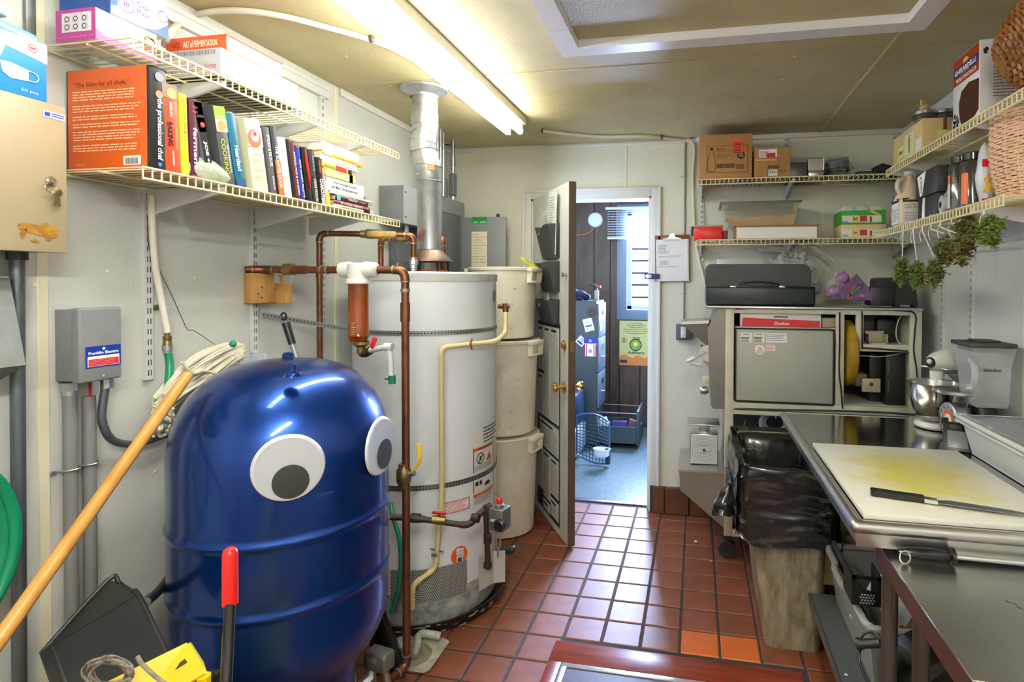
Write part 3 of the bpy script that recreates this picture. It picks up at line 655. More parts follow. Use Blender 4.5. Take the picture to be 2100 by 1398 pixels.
# beige key cabinet
BEI = mat('beige_cabinet_enamel',lin(172,158,128),.42,noise=.08,nscale=4)
cx_ = LX+.13; a = P(135,222,X=cx_); b_ = P(125,517,X=cx_)
kc = thing('locker_cabinet','beige metal cabinet with key in its lock and a brown stain, upper left','cabinet',(cx_-.06,a.y-.2,b_.z))
MB().box(LX+.001,cx_-.012,a.y-.45,a.y,b_.z,a.z,bev=.003).build('body',BEI,kc)
dd = MB().box(cx_-.012,cx_,a.y-.45,a.y+.001,b_.z-.002,a.z+.002,bev=.003).build('door',BEI,kc)
q = MX.Translation(P(102,371,X=cx_)) @ MX.Rotation(R(90),4,'Y')
MB().lathe([(0,0),(.011,0),(.011,.006),(.008,.009),(0,.009)],m=q,n=20).build('lock',CHROME,dd)
k0 = P(104,374,X=cx_+.012); k1 = P(116,388,X=cx_+.012); k2 = P(118,403,X=cx_+.012)
MB().tube([k0+V((0,.012*math.cos(a_),.0 -.012+.012*math.sin(a_))) for a_ in [i*.5236 for i in range(12)]],.0012,5,closed=True).build('key_ring',CHROME,dd)
for i,(p_,tilt) in enumerate(((k1,8),(k1+V((.003,.004,0)),-14))):
    m_ = MX.Translation(p_) @ MX.Rotation(R(tilt),4,'X')
    MB(m_).ball((0,0,-.008),(.0015,.009,.010),12,8).box(-.001,.001,-.003,.003,-.042,-.012).build('key',OLDBRASS,dd)
q = frame(P(88,228,X=cx_+.0008),(0,1,0),(0,0,1))
card('label',q @ MX.Translation((0,-.012,0)),.048,.016,flat(232,232,236),kc,flat(40,60,170),lambda mb_,m_: (rect(mb_,m_,.003,.015,.003,.013),lines(mb_,m_,.018,.046,.003,.014,2,.6,.1)))
# stain
sm_ = mat('brown_drip_stain',lin(196,150,70),.25,noise=.9,nscale=40,col2=lin(110,66,18))
rr = random.Random(2); mb = MB(); q = frame(P(72,470,X=cx_+.0009),(0,1,0),(0,0,1))
def blob(mb,q,cx,cy,rx,ry,seed,n=26,lift=.0004,amp=.35):
    r2 = random.Random(seed); ph = [r2.uniform(0,6) for _ in range(4)]
    vs = [q @ V((cx,cy,lift))]
    for i in range(n):
        a_ = 2*math.pi*i/n; k_ = 1+amp*(math.sin(2*a_+ph[0])*.5+math.sin(3*a_+ph[1])*.4+math.sin(5*a_+ph[2])*.35+math.sin(8*a_+ph[3])*.2)
        vs.append(q @ V((cx+math.cos(a_)*rx*k_,cy+math.sin(a_)*ry*k_,lift)))
    return mb.add(vs,[(0,1+i,1+(i+1) % n) for i in range(n)])
blob(mb,q,.012,.0,.030,.014,4); blob(mb,q,.03,-.004,.016,.022,7,lift=.0007); blob(mb,q,-.018,.004,.016,.008,9,lift=.001); blob(mb,q,.0,-.028,.008,.004,11); blob(mb,q,-.024,-.012,.007,.010,15)
mb.build('stain',sm_,dd,ang=5)
# mask boxes on the cabinet
BLU = flat(32,132,205); WHT = flat(232,234,236)
zc = a.z+.003
t = thing('mask_box','blue and white box of face masks on the beige cabinet, far left','box',(LX+.08,.98,zc))
p1 = P(97,210,X=cx_-.005); yr = p1.y; ht = P(100,95,X=cx_-.005).z-zc
MB().box(LX+.012,cx_-.005,yr-.30,yr,zc,zc+ht,bev=.002).build('carton',BLU,t)
q = frame((cx_-.0045,yr-.30,zc),(0,1,0),(0,0,1)); W_ = .30
mb = MB(); mb.prism([(0,ht*.62),(W_*.62,ht*.62),(W_*.68,ht*.52),(W_*.72,ht*.76),(W_,ht*.66),(W_,ht),(0,ht)],0,.0006,m=q); mb.build('white_band',WHT,t)
mb = MB(); lettering(mb,'mask',q @ MX.Translation((W_-.215,ht*.40,0)),.10,.026,bold=.03,lift=.0012); lettering(mb,'50 pcs',q @ MX.Translation((W_-.055,ht*.07,0)),.035,.008,lift=.0012); mb.build('lettering',WHT,t)
mb = MB(); m_ = q @ MX.Translation((W_-.095,ht*.24,0))
mb.prism([(0,.034),(.02,.036),(.055,.03),(.055,.004),(.02,0),(.004,.01)],0,.0014,m=m_); mb.build('mask_picture',WHT,t)
MB().tube([m_ @ V(p) for p in ((.054,.028,.0015),(.07,.026,.0015),(.076,.016,.0015),(.068,.006,.0015),(.054,.006,.0015))],.0012,5,sm=4).build('mask_loop',WHT,t)
mb = MB(); disc(mb,q @ MX.Translation((0,0,.0008)) @ MX.Scale(1,4),W_-.03,ht*.86,.010,.008); rect(mb,q,W_-.036,W_-.024,ht*.84,ht*.88,.0012); mb.build('red_mark',flat(200,60,60),t)
t = thing('plastic_packet','pale blue plastic packet lying on the mask box, far left','packet',(LX+.08,yr-.15,zc+ht))
m_ = MX.Translation((LX+.07,yr-.15,zc+ht+.002)) @ MX.Rotation(R(-7),4,'X')
MB(m_).box(-.05,.052,-.15,.14,.0,.034,bev=.012).build('packet',mat('translucent_blue_plastic',lin(120,190,222),.18,alpha=.75),t)
MB(m_).box(-.045,.0535,-.15,.13,.012,.022,bev=.003).build('inner_pad',WHT,t)
tag(MB(MX.Translation((LX+.07,yr-.17,zc+ht+.048)) @ MX.Rotation(R(-9),4,'X')).box(-.05,.05,-.15,.1,0,.022,bev=.009).build('plastic_packet',mat('clear_packet',lin(170,186,196),.2,alpha=.8)),'clear grey plastic packet on top of the pale blue packet','packet')
# dark upright behind the mask boxes
tag(MB().box(LX+.0005,LX+.012,1.135,1.158,2.07,CZ-.002,bev=.002).build('metal_strip',mat('dull_strip',lin(120,124,122),.4,.6)),'dull grey vertical metal strip beside the pink mask box','strip')
# conduit pole and metal chute,green hose
PC = mat('dull_steel_conduit',lin(112,118,124),.42,.6,noise=.4,nscale=14,stretch=(1,1,.3))
t = thing('conduit_pipe','thick grey steel conduit dropping below the beige cabinet, far left','conduit',(LX+.03,1.115,0))
ya_,yb2 = P(35,530,X=LX+.035).y,P(36,1300,X=LX+.035).y
MB().tube([(LX+.035,ya_,b_.z),(LX+.035,yb2,.0)],.0145,18).build('pipe',PC,t)
MB().tube([(LX+.035,ya_,b_.z-.02),(LX+.035,ya_,b_.z)],[.021,.021],12).build('connector',mat('dark_connector',lin(66,68,66),.5,.5),t)
c0 = P(42,765,X=LX+.10)
t = thing('metal_chute','galvanised sheet metal chute on the left wall, cut by the photo edge','chute',(LX+.08,c0.y-.12,c0.z))
zt2 = P(20,572,X=LX+.05).z; yt2 = P(20,572,X=LX+.05).y
A_ = [(LX+.002,yt2-.25,zt2),(LX+.05,yt2-.25,zt2),(LX+.05,yt2,zt2),(LX+.002,yt2,zt2)]
c1 = P(53,748,X=LX+.14)
B_ = [(LX+.002,c1.y-.3,c1.z),(LX+.14,c1.y-.3,c1.z),(LX+.14,c1.y,c1.z),(LX+.002,c1.y,c1.z)]
C_ = [(LX+.002,c1.y-.3,c1.z-.05),(LX+.06,c1.y-.3,c1.z-.05),(LX+.06,c1.y-.01,c1.z-.045),(LX+.002,c1.y-.01,c1.z-.045)]
MB().add(A_+B_+C_,[(0,1,2,3),(11,10,9,8)]+[(i+o_,(i+1) % 4+o_,(i+1) % 4+4+o_,i+4+o_) for o_ in (0,4) for i in range(4)]).build('chute_body',mat('weathered_galvanised',lin(128,132,132),.6,.35,noise=.3,nscale=26),t,ang=20)
MB().tube([V(A_[1]),V(A_[2]),V(A_[3])],.003,6).build('rolled_rim',GALV,t)
GH = mat('green_hose_rubber',lin(14,138,98),.35,noise=.25,nscale=12)
hp = []
q0 = P(0,1110,X=LX+.09)
for i in range(40):
    a_ = math.pi+i/39*2*math.pi*2; k_ = .9+.16*i/39
    hp.append(V((LX+.075+.03*(i/40),q0.y-.10+.165*k_*math.cos(a_)*.75,q0.z+.01+.19*k_*math.sin(a_))))
t = thing('garden_hose','coiled green garden hose hanging on the left wall, cut by the photo edge','hose',(LX+.07,q0.y-.1,q0.z-.19))
MB().tube(hp,.0125,12,sm=2).build('hose_coil',GH,t)
MB().box(LX+.002,LX+.13,q0.y-.14,q0.y-.08,q0.z+.148,q0.z+.158).build('hook',GALV,t)
# grey motor control box
gx_ = LX+.085; a = P(163,632,X=gx_); b2 = P(251,778,X=gx_); zb2 = P(168,787,X=gx_).z
t = thing('control_box','grey motor control box with a blue and red label on the left wall','control box',(LX+.04,(a.y+b2.y)/2,zb2))
y0_,y1_ = a.y,b2.y; z1_ = a.z
MB().box(LX+.001,gx_-.002,y0_,y1_-.003,zb2+.004,z1_-.004,bev=.004).build('case',GREYM,t)
MB().box(gx_-.03,gx_,y0_-.0015,y1_,zb2,z1_,bev=.006,seg=3).build('cover',GREYM,t)
wl = y1_-y0_; q = frame((gx_+.0005,y0_+wl*.12,zb2+.038),(0,1,0),(0,0,1)); W_,H_ = wl*.84,.058
card('label',q,W_,H_,flat(24,54,150,.3),t,WHT,lambda mb_,m_: (lettering(mb_,'Franklin Electric',m_ @ MX.Translation((W_*.07,H_*.62,0)),W_*.86,H_*.13,bold=.04),mb_.add([m_ @ V((W_*.5+dx,H_*.86+dy,.0004)) for dx,dy in ((0,-.005),(.005,0),(0,.005),(-.005,0))],[(0,1,2,3)])))
q2 = q @ MX.Translation((W_*.05,H_*.06,.0006)); card('label_panel',q2,W_*.9,H_*.48,WHT,t,flat(206,36,44),lambda mb_,m_: rect(mb_,m_,W_*.02,W_*.88,H_*.02,H_*.34),t=.0003)
mb = MB(); lines(mb,q2,W_*.04,W_*.8,H_*.05,H_*.32,4,.25,.1,lift=.0008); mb.build('lettering',flat(240,150,150),t)
MB().cyl((gx_,(y0_+y1_)/2+.0,zb2+.014),(gx_+.005,(y0_+y1_)/2+.0,zb2+.014),.0035,n=12).build('screw',CHROME,t)
for dz in (.035,.065):
    mb = MB(); disc(mb,frame((LX+.04,y0_-.0022,zb2+dz),(1,0,0),(0,0,1)),0,0,.012,.011); mb.build('knockout',flat(90,92,94),t)
# conduits under it
PVCG = mat('grey_pvc_conduit',lin(124,124,128),.5)
for (x_,x2_,top_,lb) in ((145,145,800,'grey plastic conduit under the control box, left of the pair'),(184,184,812,'grey plastic conduit under the control box, right of the pair with red wire showing')):
    yy = P(x_,1000,X=LX+.02).y; zz = P(x_,top_,X=LX+.02).z
    o = thing('conduit_pipe',lb,'conduit',(LX+.02,yy,0)); MB().tube([(LX+.02,yy,0),(LX+.02,yy,zz)],.0155,16).build('pipe',PVCG,o)
    if x_ == 145: MB().tube([(LX+.02,yy,zz),(LX+.02,yy,zz+.022)],[.021,.021],6).tube([(LX+.02,yy,zz-.012),(LX+.02,yy,zz)],.017,12).build('connector',GALV,o); y145 = yy
    else: MB().tube([(LX+.025,yy,zz-.01),(LX+.025,yy,zb2)],.004,6).build('wire',flat(200,30,50),o); y185 = yy
zz = P(160,958,X=LX+.02).z
t = thing('pipe_strap','steel strap clamping the two grey conduits to the left wall','clamp',(LX+.02,(y145+y185)/2,zz))
st = [(LX+.002,y145-.04),(LX+.004,y145-.022),(LX+.03,y145-.016),(LX+.038,y145),(LX+.03,y145+.016),(LX+.006,(y145+y185)/2),(LX+.03,y185-.016),(LX+.038,y185),(LX+.03,y185+.016),(LX+.004,y185+.022)]
MB().tube([V((x,y,zz)) for x,y in st],.005,6,sm=4,flat=.5).build('band',GALV,t)
MB().cyl((LX,y145-.034,zz),(LX+.01,y145-.034,zz),.006).build('bolt',GALV,t)
yy = P(209,900,X=LX+.02).y
pts = [V((LX+.04,yy,zb2)),P(209,845,X=LX+.035),P(213,875,X=LX+.035),P(228,900,X=LX+.035),P(255,910,X=LX+.035),P(290,908,X=LX+.035),P(335,893,X=LX+.035),P(380,880,X=LX+.035)]
t = thing('conduit_pipe','curved grey metal conduit leaving the control box towards the blue tank','conduit',pts[0])
MB().tube(pts,.0105,14,sm=5).build('pipe',PC,t); MB().tube([pts[0]+V((0,0,-.03)),pts[0]],.016,8).build('connector',GALV,t)
# tube and hose below the shelf
wt3 = thing('water_tube','white tube hanging under the lower left shelf, joined by brass to green hose','water tube',P(345,700,X=LX+.04))
MB().tube([P(310,400,X=LX+.05),P(312,460,X=LX+.04),P(318,540,X=LX+.035),P(330,610,X=LX+.035),P(343,682,X=LX+.045)],.0095,12,sm=5).build('tube',TUBW,wt3)
f0 = P(343,680,X=LX+.045);
MB().tube([f0,f0-V((0,0,.012)),f0-V((0,0,.013)),f0-V((0,0,.026)),f0-V((0,0,.028)),f0-V((0,0,.042))],[.008,.008,.0125,.0125,.011,.013],10).build('fitting',OLDBRASS,wt3)
MB().tube([f0-V((0,0,.042)),f0-V((0,0,.058)),f0-V((0,0,.060)),f0-V((0,0,.066))],[.0145,.0145,.0125,.0125],16).build('coupler',GALV,wt3)
h0 = f0-V((0,0,.06))
MB().tube([h0,P(348,745,X=LX+.05),P(346,780,X=LX+.06),P(338,815,X=LX+.08),P(330,870,X=LX+.09)],.0115,12,sm=5).build('hose',GH,wt3)
c = P(322,630,X=LX+.01); MB().box(LX,LX+.006,c.y-.012,c.y+.03,c.z-.008,c.z+.008,bev=.002).cyl((LX+.004,c.y,c.z),(LX+.01,c.y,c.z),.005).build('clip',OLDBRASS,wt3)
tag(MB().tube([P(303,440,X=LX+.02),P(303,490,X=LX+.02),P(310,520,X=LX+.02),P(330,560,X=LX+.02),P(352,605,X=LX+.02),P(372,650,X=LX+.02),P(385,676,X=LX+.02),P(398,678,X=LX+.03),P(440,706,X=LX+.05)],.0012,5,sm=3).build('loose_wire',flat(70,72,74,metal=.6)),'thin loose wire hanging down the left wall to the mop head','wire')
# wooden block and pipe bracket
WDL = mat('pine_block',lin(206,160,96),.6,noise=.35,nscale=5,col2=lin(166,116,58),stretch=(4,4,1))
a = P(522,560,X=LX+.05); b2 = P(566,620,X=LX+.05); c = P(599,620,X=LX+.09)
t = thing('wood_block','pine wood block behind the copper pipe on the left wall','wood block',(LX+.03,(a.y+c.y)/2,b2.z))
MB().box(LX,LX+.05,a.y,b2.y,b2.z,a.z,bev=.002).build('plank',WDL,t); MB().box(LX,LX+.092,b2.y+.001,c.y,c.z-.002,a.z-.004,bev=.002).build('plank',WDL,t)
mb = MB(); [disc(mb,frame((LX+.0505,a.y+dy,b2.z+dz),(0,1,0),(0,0,1)),0,0,.0035) for dy,dz in ((.018,.035),(.035,.02),(.036,.06))]; mb.build('screw_hole',SLOT,t,kind='stuff')
# ---------------- cookbooks
PAGE = mat('book_pages',lin(226,222,208),.8,bump=.3,bscale=400,stretch=(1,1,.02))
def book(label,base,h,d,th,cover,lean=0,yaw=0,pagec=None,art=None,group='cookbooks on the lower left shelf',m=None,name='cookbook',hard=True):
    """upright book, spine towards +X. base = foot of the spine's middle. local frame: x = along the shelf (+Y), y = up, z = out of the spine (+X)"""
    q = m if m is not None else MX.Translation(base) @ MX.Rotation(R(yaw),4,'Z') @ MX.Rotation(R(lean),4,'X') @ frame((0,0,0),(0,1,0),(0,0,1))
    t = thing(name,label,'book',q @ V((0,0,-d/2)),group=group)
    b = .0022 if hard else .0006
    cv = MB().m(0).box(-th/2,-th/2+b,0,h,-d,0,m=q).box(th/2-b,th/2,0,h,-d,0,m=q)
    n = 6; vs = []
    for i in range(n+1):
        u = -1+2*i/n; bul = .0035*(1-u*u) if hard else 0
        for y in (0,h):
            vs += [q @ V((u*th/2,y,bul)),q @ V((u*(th/2-b*.5),y,bul-b-.0005))]
    fs = []
    for i in range(n):
        o = i*4; fs += [(o,o+2,o+6,o+4),(o+1,o+5,o+7,o+3),(o,o+4,o+5,o+1),(o+2,o+3,o+7,o+6)]
    cv.add(vs,fs); cv.build('cover',cover,t,ang=30)
    e = .004 if hard else .0008
    MB().box(-th/2+b,th/2-b,e,h-e,-d+e,-.003,m=q).build('page_block',pagec or PAGE,t)
    if art: art(t,q @ MX.Translation((0,0,.0038 if hard else .0003)),h,th)
    return t,q
def spine(*items):
    """items: ('t', text, centre(0-1 of height), length, width frac, colour, bold) reading downwards; ('b', y0, y1, colour) band"""
    def f_(t,q,h,th):
        k = 0
        for it in items:
            if it[0] == 'b': o = MB(); rect(o,q,-th*.49,th*.49,it[1]*h,it[2]*h,.0001); o.build('spine_band',it[3],t)
            elif it[0] == 'd': k += 1; o = MB(); disc(o,q,it[1]*th,it[2]*h,it[3]*th,lift=.0004+.0004*k); o.build('spine_picture',it[4],t)
            elif it[0] == 't':
                s_,c_,l_,w_,col = it[1:6]; bo = it[6] if len(it) > 6 else .02; dx = it[7] if len(it) > 7 else 0
                m_ = q @ MX.Translation((dx*th,c_*h,0)) @ MX.Rotation(R(-90),4,'Z')
                o = MB(); lettering(o,s_,m_,l_*h,w_*th,cx=True,bold=bo,lift=.001); o.build('spine_lettering',col,t)
            elif it[0] == 'h':
                s_,c_,w_,hh,col = it[1:6]
                o = MB(); lettering(o,s_,q @ MX.Translation((0,c_*h,0)),w_*th,hh*h,cx=True,lift=.001); o.build('spine_lettering',col,t)
    return f_
W1_ = flat(236,236,232); K = flat(24,24,26,.35); ORG = flat(208,92,28,.35); YEL = flat(236,200,50,.35); GRN = flat(120,170,30,.35)
RED = flat(196,40,36,.35); TEAL = flat(22,96,120,.35); CRM = flat(222,218,178,.4); DGR = flat(74,76,78,.4); MAR = flat(74,28,48,.35)
Z0 = 1.776; XS = SX-.022
def by_px(x,y0=345): return P(x,y0,X=XS).y
# the first,big orange one: back cover faces the camera
yA,yB = P(300,345,X=XS-.012).y,P(334,345,X=XS-.012).y
def art1(t,q,h,th):
    spine(('t','the professional chef',.40,.60,.42,W1_,.02),('d',0,.74,.22,flat(230,120,90)),('d',0,.91,.26,flat(120,120,122)),('d',0,.06,.12,flat(60,110,190)))(t,q,h,th)
    w_ = .262; m_ = frame(q @ V((-th/2-.0004,0,-.2665)),q.to_3x3() @ V((0,0,1)),q.to_3x3() @ V((0,1,0)))
    o = MB(); o.box(0,.255,.0,h,0,.0008,m=m_); c = o.build('back_cover',mat('orange_cover',lin(208,92,30),.3),t)
    o = MB(); lettering(o,'“The bible for all chefs.”',m_ @ MX.Translation((.02,h*.83,.0009)),.18,h*.045); o.build('lettering',flat(50,30,20),c)
    o = MB(); i = 0
    for y1,n in ((.795,4),(.655,3),(.55,2),(.475,2),(.40,4),(.265,3)):
        lines(o,m_,.016,.24,h*(y1-.026*n),h*y1,n,.42,.12,seed=i,lift=.0012); i += 1
    lettering(o,'WILEY',m_ @ MX.Translation((.025,h*.055,.0009)),.03,h*.018); o.build('lettering',flat(240,200,160),c)
    o = MB(); rect(o,m_,.180,.236,h*.045,h*.135,.0012); o.build('barcode_patch',W1_,c)
    o = MB(); r2 = random.Random(1); x_ = .186
    while x_ < .228: w2 = r2.uniform(.0005,.0016); rect(o,m_,x_,x_+w2,h*.055,h*.115,.0016); x_ += w2+r2.uniform(.0006,.0015)
    o.build('barcode',K,c)
book('thick orange and black cookbook, orange back cover facing the room, first on lower shelf',V((XS,(yA+yB)/2,Z0)),.270,.268,yB-yA,K,art=art1)
bk = [  # label,px left,px right at foot,top px left y (unused),height,depth,lean,cover,art
 ('thick red baking cookbook with a pocket watch picture, right of the black chef spine',337,372,.238,3,flat(222,66,36,.35),spine(('b',.84,.995,flat(120,96,84)),('d',.1,.9,.3,flat(210,170,90)),('t','BAKING',.44,.27,.34,K,.03,-.12),('t','PROFESSIONAL',.40,.24,.14,flat(246,160,60),.01,.26),('t','GISSLEN',.72,.16,.17,W1_),('t','SIXTH EDITION',.17,.16,.12,W1_))),
 ('narrow bright yellow cookbook beside the red baking book',372,389,.225,2,YEL,spine(('t','MOMOFUKU',.66,.44,.42,flat(120,100,40),.0),('t','David Chang and Peter Meehan',.25,.34,.16,flat(120,100,40),.0),('d',0,.93,.3,flat(240,140,30)))),
 ('dark purple cookbook titled ferment between yellow and grey books',391,410,.222,1.5,MAR,spine(('t','ferment',.38,.52,.5,W1_,.02),('h','OLI',.9,.6,.03,flat(200,60,80)),('h','AVI',.84,.6,.03,flat(200,60,80)),('b',.0,.035,flat(170,40,60)))),
 ('black spined cookbook with silvery grey cover, leaning behind the plastic bag',424,440,.225,12,flat(112,114,118,.18),spine(('b',0,1,K),('t','JOE + BE',.30,.42,.5,W1_,.04),('b',.62,.8,flat(190,150,140)),('d',.1,.71,.3,flat(180,50,50)),('b',.83,.985,flat(40,40,42)))),
 ('dark grey cookbook with a green top and salad picture, leaning',459,484,.232,11,DGR,spine(('b',.84,1,GRN),('b',.68,.84,flat(190,180,150)),('d',0,.76,.36,flat(216,128,70)),('t','COOKING',.37,.45,.34,flat(196,214,60),.0,-.12),('t','PROFESSIONAL',.34,.36,.12,W1_,.01,.22),('h','GISSLEN',.87,.7,.018,W1_))),
 ('teal blue cookbook leaning beside the grey green one',485,505,.225,11,TEAL,spine(('t','Heartland',.40,.34,.48,W1_,.02),('b',.0,.12,flat(40,70,120)))),
 ('wide pale cream cookbook with a dessert picture, leaning',519,552,.232,10,CRM,spine(('b',.62,.88,flat(206,196,176)),('d',-.05,.73,.44,flat(180,90,60)),('d',0,.76,.26,flat(232,226,220)),('d',0,.79,.12,flat(190,40,50)),('h','The',.58,.2,.02,DGR),('h','Professional',.52,.62,.035,DGR),('h','Pastry',.43,.66,.07,flat(150,150,110)),('h','Chef',.31,.56,.06,flat(150,150,110)),('h','Fundamentals of',.21,.66,.022,DGR),('h','Baking and Pastry',.17,.66,.022,DGR),('h','FRIBERG',.93,.5,.02,DGR))),
 ('slim charcoal cookbook with white title about pickles, leaning',556,569,.220,10,flat(84,84,88,.35),spine(('t','SMOKE & PICKLES',.66,.46,.5,W1_,.01),('t','EDWARD LEE',.18,.2,.3,W1_,.01))),
 ('tall slim dark cookbook with an orange lower half, leaning',571,583,.232,10,flat(58,56,62,.35),spine(('b',.0,.52,flat(222,96,40)),('t','THE SLANTED DOOR',.42,.60,.5,W1_,.01))),
 ('white patterned cookbook leaning between orange and black ones',583,600,.205,10,flat(226,228,222,.4),spine(('t','THE ART OF',.62,.26,.2,flat(160,190,180)),('d',-.1,.33,.2,flat(180,190,110)))),
 ('thin black cookbook leaning left of the maroon one',601,608,.205,10,K,None),
 ('thin maroon cookbook about pickles, leaning',608,617,.203,10,flat(96,42,50,.35),spine(('t','PICKLES, PIGS & WHISKEY',.45,.74,.5,W1_,.01))),
 ('thin royal blue cookbook about pate, leaning',618,627,.196,10,flat(34,54,140,.35),spine(('t','PATE, CONFIT, RILLETTE',.40,.68,.46,W1_,.02),('b',.96,1,RED))),
 ('black cookbook with a long red chilli pepper on its spine, leaning',629,642,.198,9,K,spine(('b',.0,.02,K),('p',))),
 ('charcoal cookbook titled under pressure, leaning',643,655,.198,9,flat(48,50,54,.35),spine(('t','UNDER PRESSURE',.25,.42,.46,W1_,.0),('t','THOMAS KELLER',.75,.3,.28,flat(180,180,176),.0))),
 ('black charcuterie cookbook with big white title, leaning',656,668,.178,9,K,spine(('t','CHARCUTERIE',.28,.54,.6,W1_,.03),('t','REVISED',.8,.25,.25,flat(220,90,50)))),
 ('pink and yellow paperback leaning at the end of the row',669,677,.175,9,flat(226,186,176,.4),spine(('b',.0,.3,YEL),('b',.86,1,YEL),('d',0,.6,.3,flat(220,110,120)))),
]
for (lb,xa,xb,h,lean,cov,art) in bk:
    # their feet as the photo shows them along the shelf's front edge
    yy = 352+(xa-337)*.22; y0_,y1_ = P(xa,yy,X=XS).y,P(xb,yy+2,X=XS).y
    art2 = art
    def art2(t,q,h_,th,art=art,lb=lb):
        if art: art(t,q,h_,th)
        if 'chilli' in lb:
            o = MB(); pts_ = [(-.1,.95),(.1,.9),(.32,.7),(.38,.5),(.3,.34),(.16,.24),(.1,.36),(-.02,.5),(-.22,.72)]
            o.prism([(a*th,b*h_) for a,b in pts_],.0003,.0012,m=q); o.build('chilli_picture',flat(206,36,24,.25),t)
    book(lb,V((XS,(y0_+y1_)/2,Z0)),h,.20,(y1_-y0_)*.92,cov,lean=lean,art=art2)
# plastic bag with something green
c = P(418,340,X=SX-.012); rr = random.Random(9)
mb = MB(); L_ = P(475,352,X=SX-.01).y-P(393,352,X=SX-.01).y
def bagf(u,v):
    a_ = u*2*math.pi; s_ = v; prof = math.sin(math.pi*min(1,s_*1.0))**.6
    hh = .052*(1-.55*s_)*prof; dd_ = .020*prof
    return (SX-.03+dd_*math.cos(a_),c.y-.045+(L_+.03)*s_,1.8035+hh*math.sin(a_)*(1+.12*math.sin(7*s_+3*a_))-.008*s_)
mb.grid(bagf,20,22)
tag(mb.build('plastic_bag',mat('clear_cloudy_bag',lin(214,218,206),.2,noise=.3,nscale=10,col2=lin(150,170,110),alpha=.66)),'cloudy clear plastic bag with a bit of green in front of leaning cookbooks','bag')
# ---- stack of lying books at the end of the lower shelf
def lying(label,px0,px1,py0,py1,X1,d,cover,art=None,hard=True,group='lying books at the end of the lower left shelf',z0=None,name='cookbook',ez=0,x_off=0):
    """book lying flat with its spine (or fore edge) towards +X; pixels give the ends of the spine and its bottom"""
    a = P(px0,py0,X=X1); b2 = P(px1,py1,X=X1); return a,b2
zcur = Z0; yS0 = P(668,410,X=XS).y+.012
stack = [ # label,y start off,length,thickness,depth,cover,spine items (text along the length)
 ('pale green paperback at the bottom of the lying stack',.0,.250,.0145,.19,flat(196,214,190,.4),[('KITCHEN SECRETS FROM THE FARM',.12,.60,.5,flat(60,70,60)),('b',.78,.2,K)]),
 ('dark red cookbook on cheesemaking near the bottom of the lying stack',.0,.245,.0155,.19,flat(126,32,50,.35),[('ART of NATURAL CHEESEMAKING',.16,.62,.55,W1_),('CHELSEA',.82,.14,.3,W1_)]),
 ('dark brown pastry cookbook in the lying stack',.01,.222,.0215,.19,flat(62,34,34,.35),[('b',.03,.10,flat(60,180,220)),('PastryChef',.36,.28,.6,W1_),('companion',.68,.22,.28,W1_)]),
 ('white booklet lying under the white sausage cookbook',-.02,.285,.008,.2,flat(232,228,214,.5),[('Serving Safe Food',.15,.28,.5,DGR),('A Practical Approach',.48,.36,.4,DGR)]),
 ('thick white sausage recipe cookbook lying in the stack',-.045,.245,.052,.2,flat(236,238,240,.4),[('2',.14,0,0,0)]),
 ('orange and cream cookbook lying on the white sausage book',-.055,.195,.030,.18,flat(244,190,104,.4),[('Adventures in',.3,.3,.25,W1_),('b',.0,.99,flat(244,206,130)),('b',.78,.12,flat(226,92,70))]),
 ('lime green and red cookbook lying in the stack',-.07,.185,.020,.17,flat(176,196,30,.4),[('KEVIN ZRALY',.05,.36,.5,flat(50,60,20)),('b',.43,.37,RED),('b',.86,.13,K)]),
 ('thin cream magazine lying under the white hardcover',-.065,.230,.006,.2,flat(220,216,196,.5),[]),
 ('white hardcover with a dark elastic end lying in the stack',-.08,.230,.020,.2,flat(236,234,230,.5),[]),
 ('yellow spined cookbook near the top of the lying stack',-.07,.262,.014,.2,flat(240,184,40,.4),[('GREEK COOKING',.35,.5,.5,flat(200,90,30)),('b',.05,.16,flat(150,170,210))]),
 ('white ring marked binder on top of the lying stack',-.075,.238,.034,.2,flat(234,236,238,.4),[('o',.9,0,0,0)]),
]
zcur = Z0
for (lb,off,L_,th,d_,cov,items) in stack:
    y0_ = yS0+off+.03
    def art3(t,q,h_,th_,items=items):
        for it in items:
            if it[0] == 'b': o = MB(); rect(o,q,-th_*.49,th_*.49,it[1]*h_,(it[1]+it[2])*h_,.0002); o.build('spine_band',it[3],t)
            elif it[0] == '2':
                for s_,dx,ww in (('Great Sausage Recipes',.16,.62),('and Meat Curing Rytek Kutas',-.20,.70)):
                    m_ = q @ MX.Translation((-dx*th_,.46*h_,0)) @ MX.Rotation(R(90),4,'Z'); o = MB(); lettering(o,s_,m_,ww*h_,.26*th_,cx=True,bold=.015,lift=.001); o.build('spine_lettering',K,t)
            elif it[0] == 'o': o = MB(); disc(o,q,0,.9*h_,.009,.008,lift=.001); o.build('ring_mark',DGR,t)
            else:
                m_ = q @ MX.Translation((0,(it[1]+it[2]/2)*h_,0)) @ MX.Rotation(R(90),4,'Z'); o = MB(); lettering(o,it[0],m_,it[2]*h_,it[3]*th_,cx=True,lift=.001); o.build('spine_lettering',it[4],t)
    # frame: x = -Z (so that the thickness is vertical),y = +Y length,z = +X
    q = frame((XS+.004,y0_,zcur+th/2),(0,0,-1),(0,1,0))
    # x cross y = (0,0,-1)x(0,1,0) = (1,0,0)
    book(lb,None,L_,d_,th,cov,m=q,art=art3,group='lying books at the end of the lower left shelf',hard=th > .013)
    zcur += th+.0006
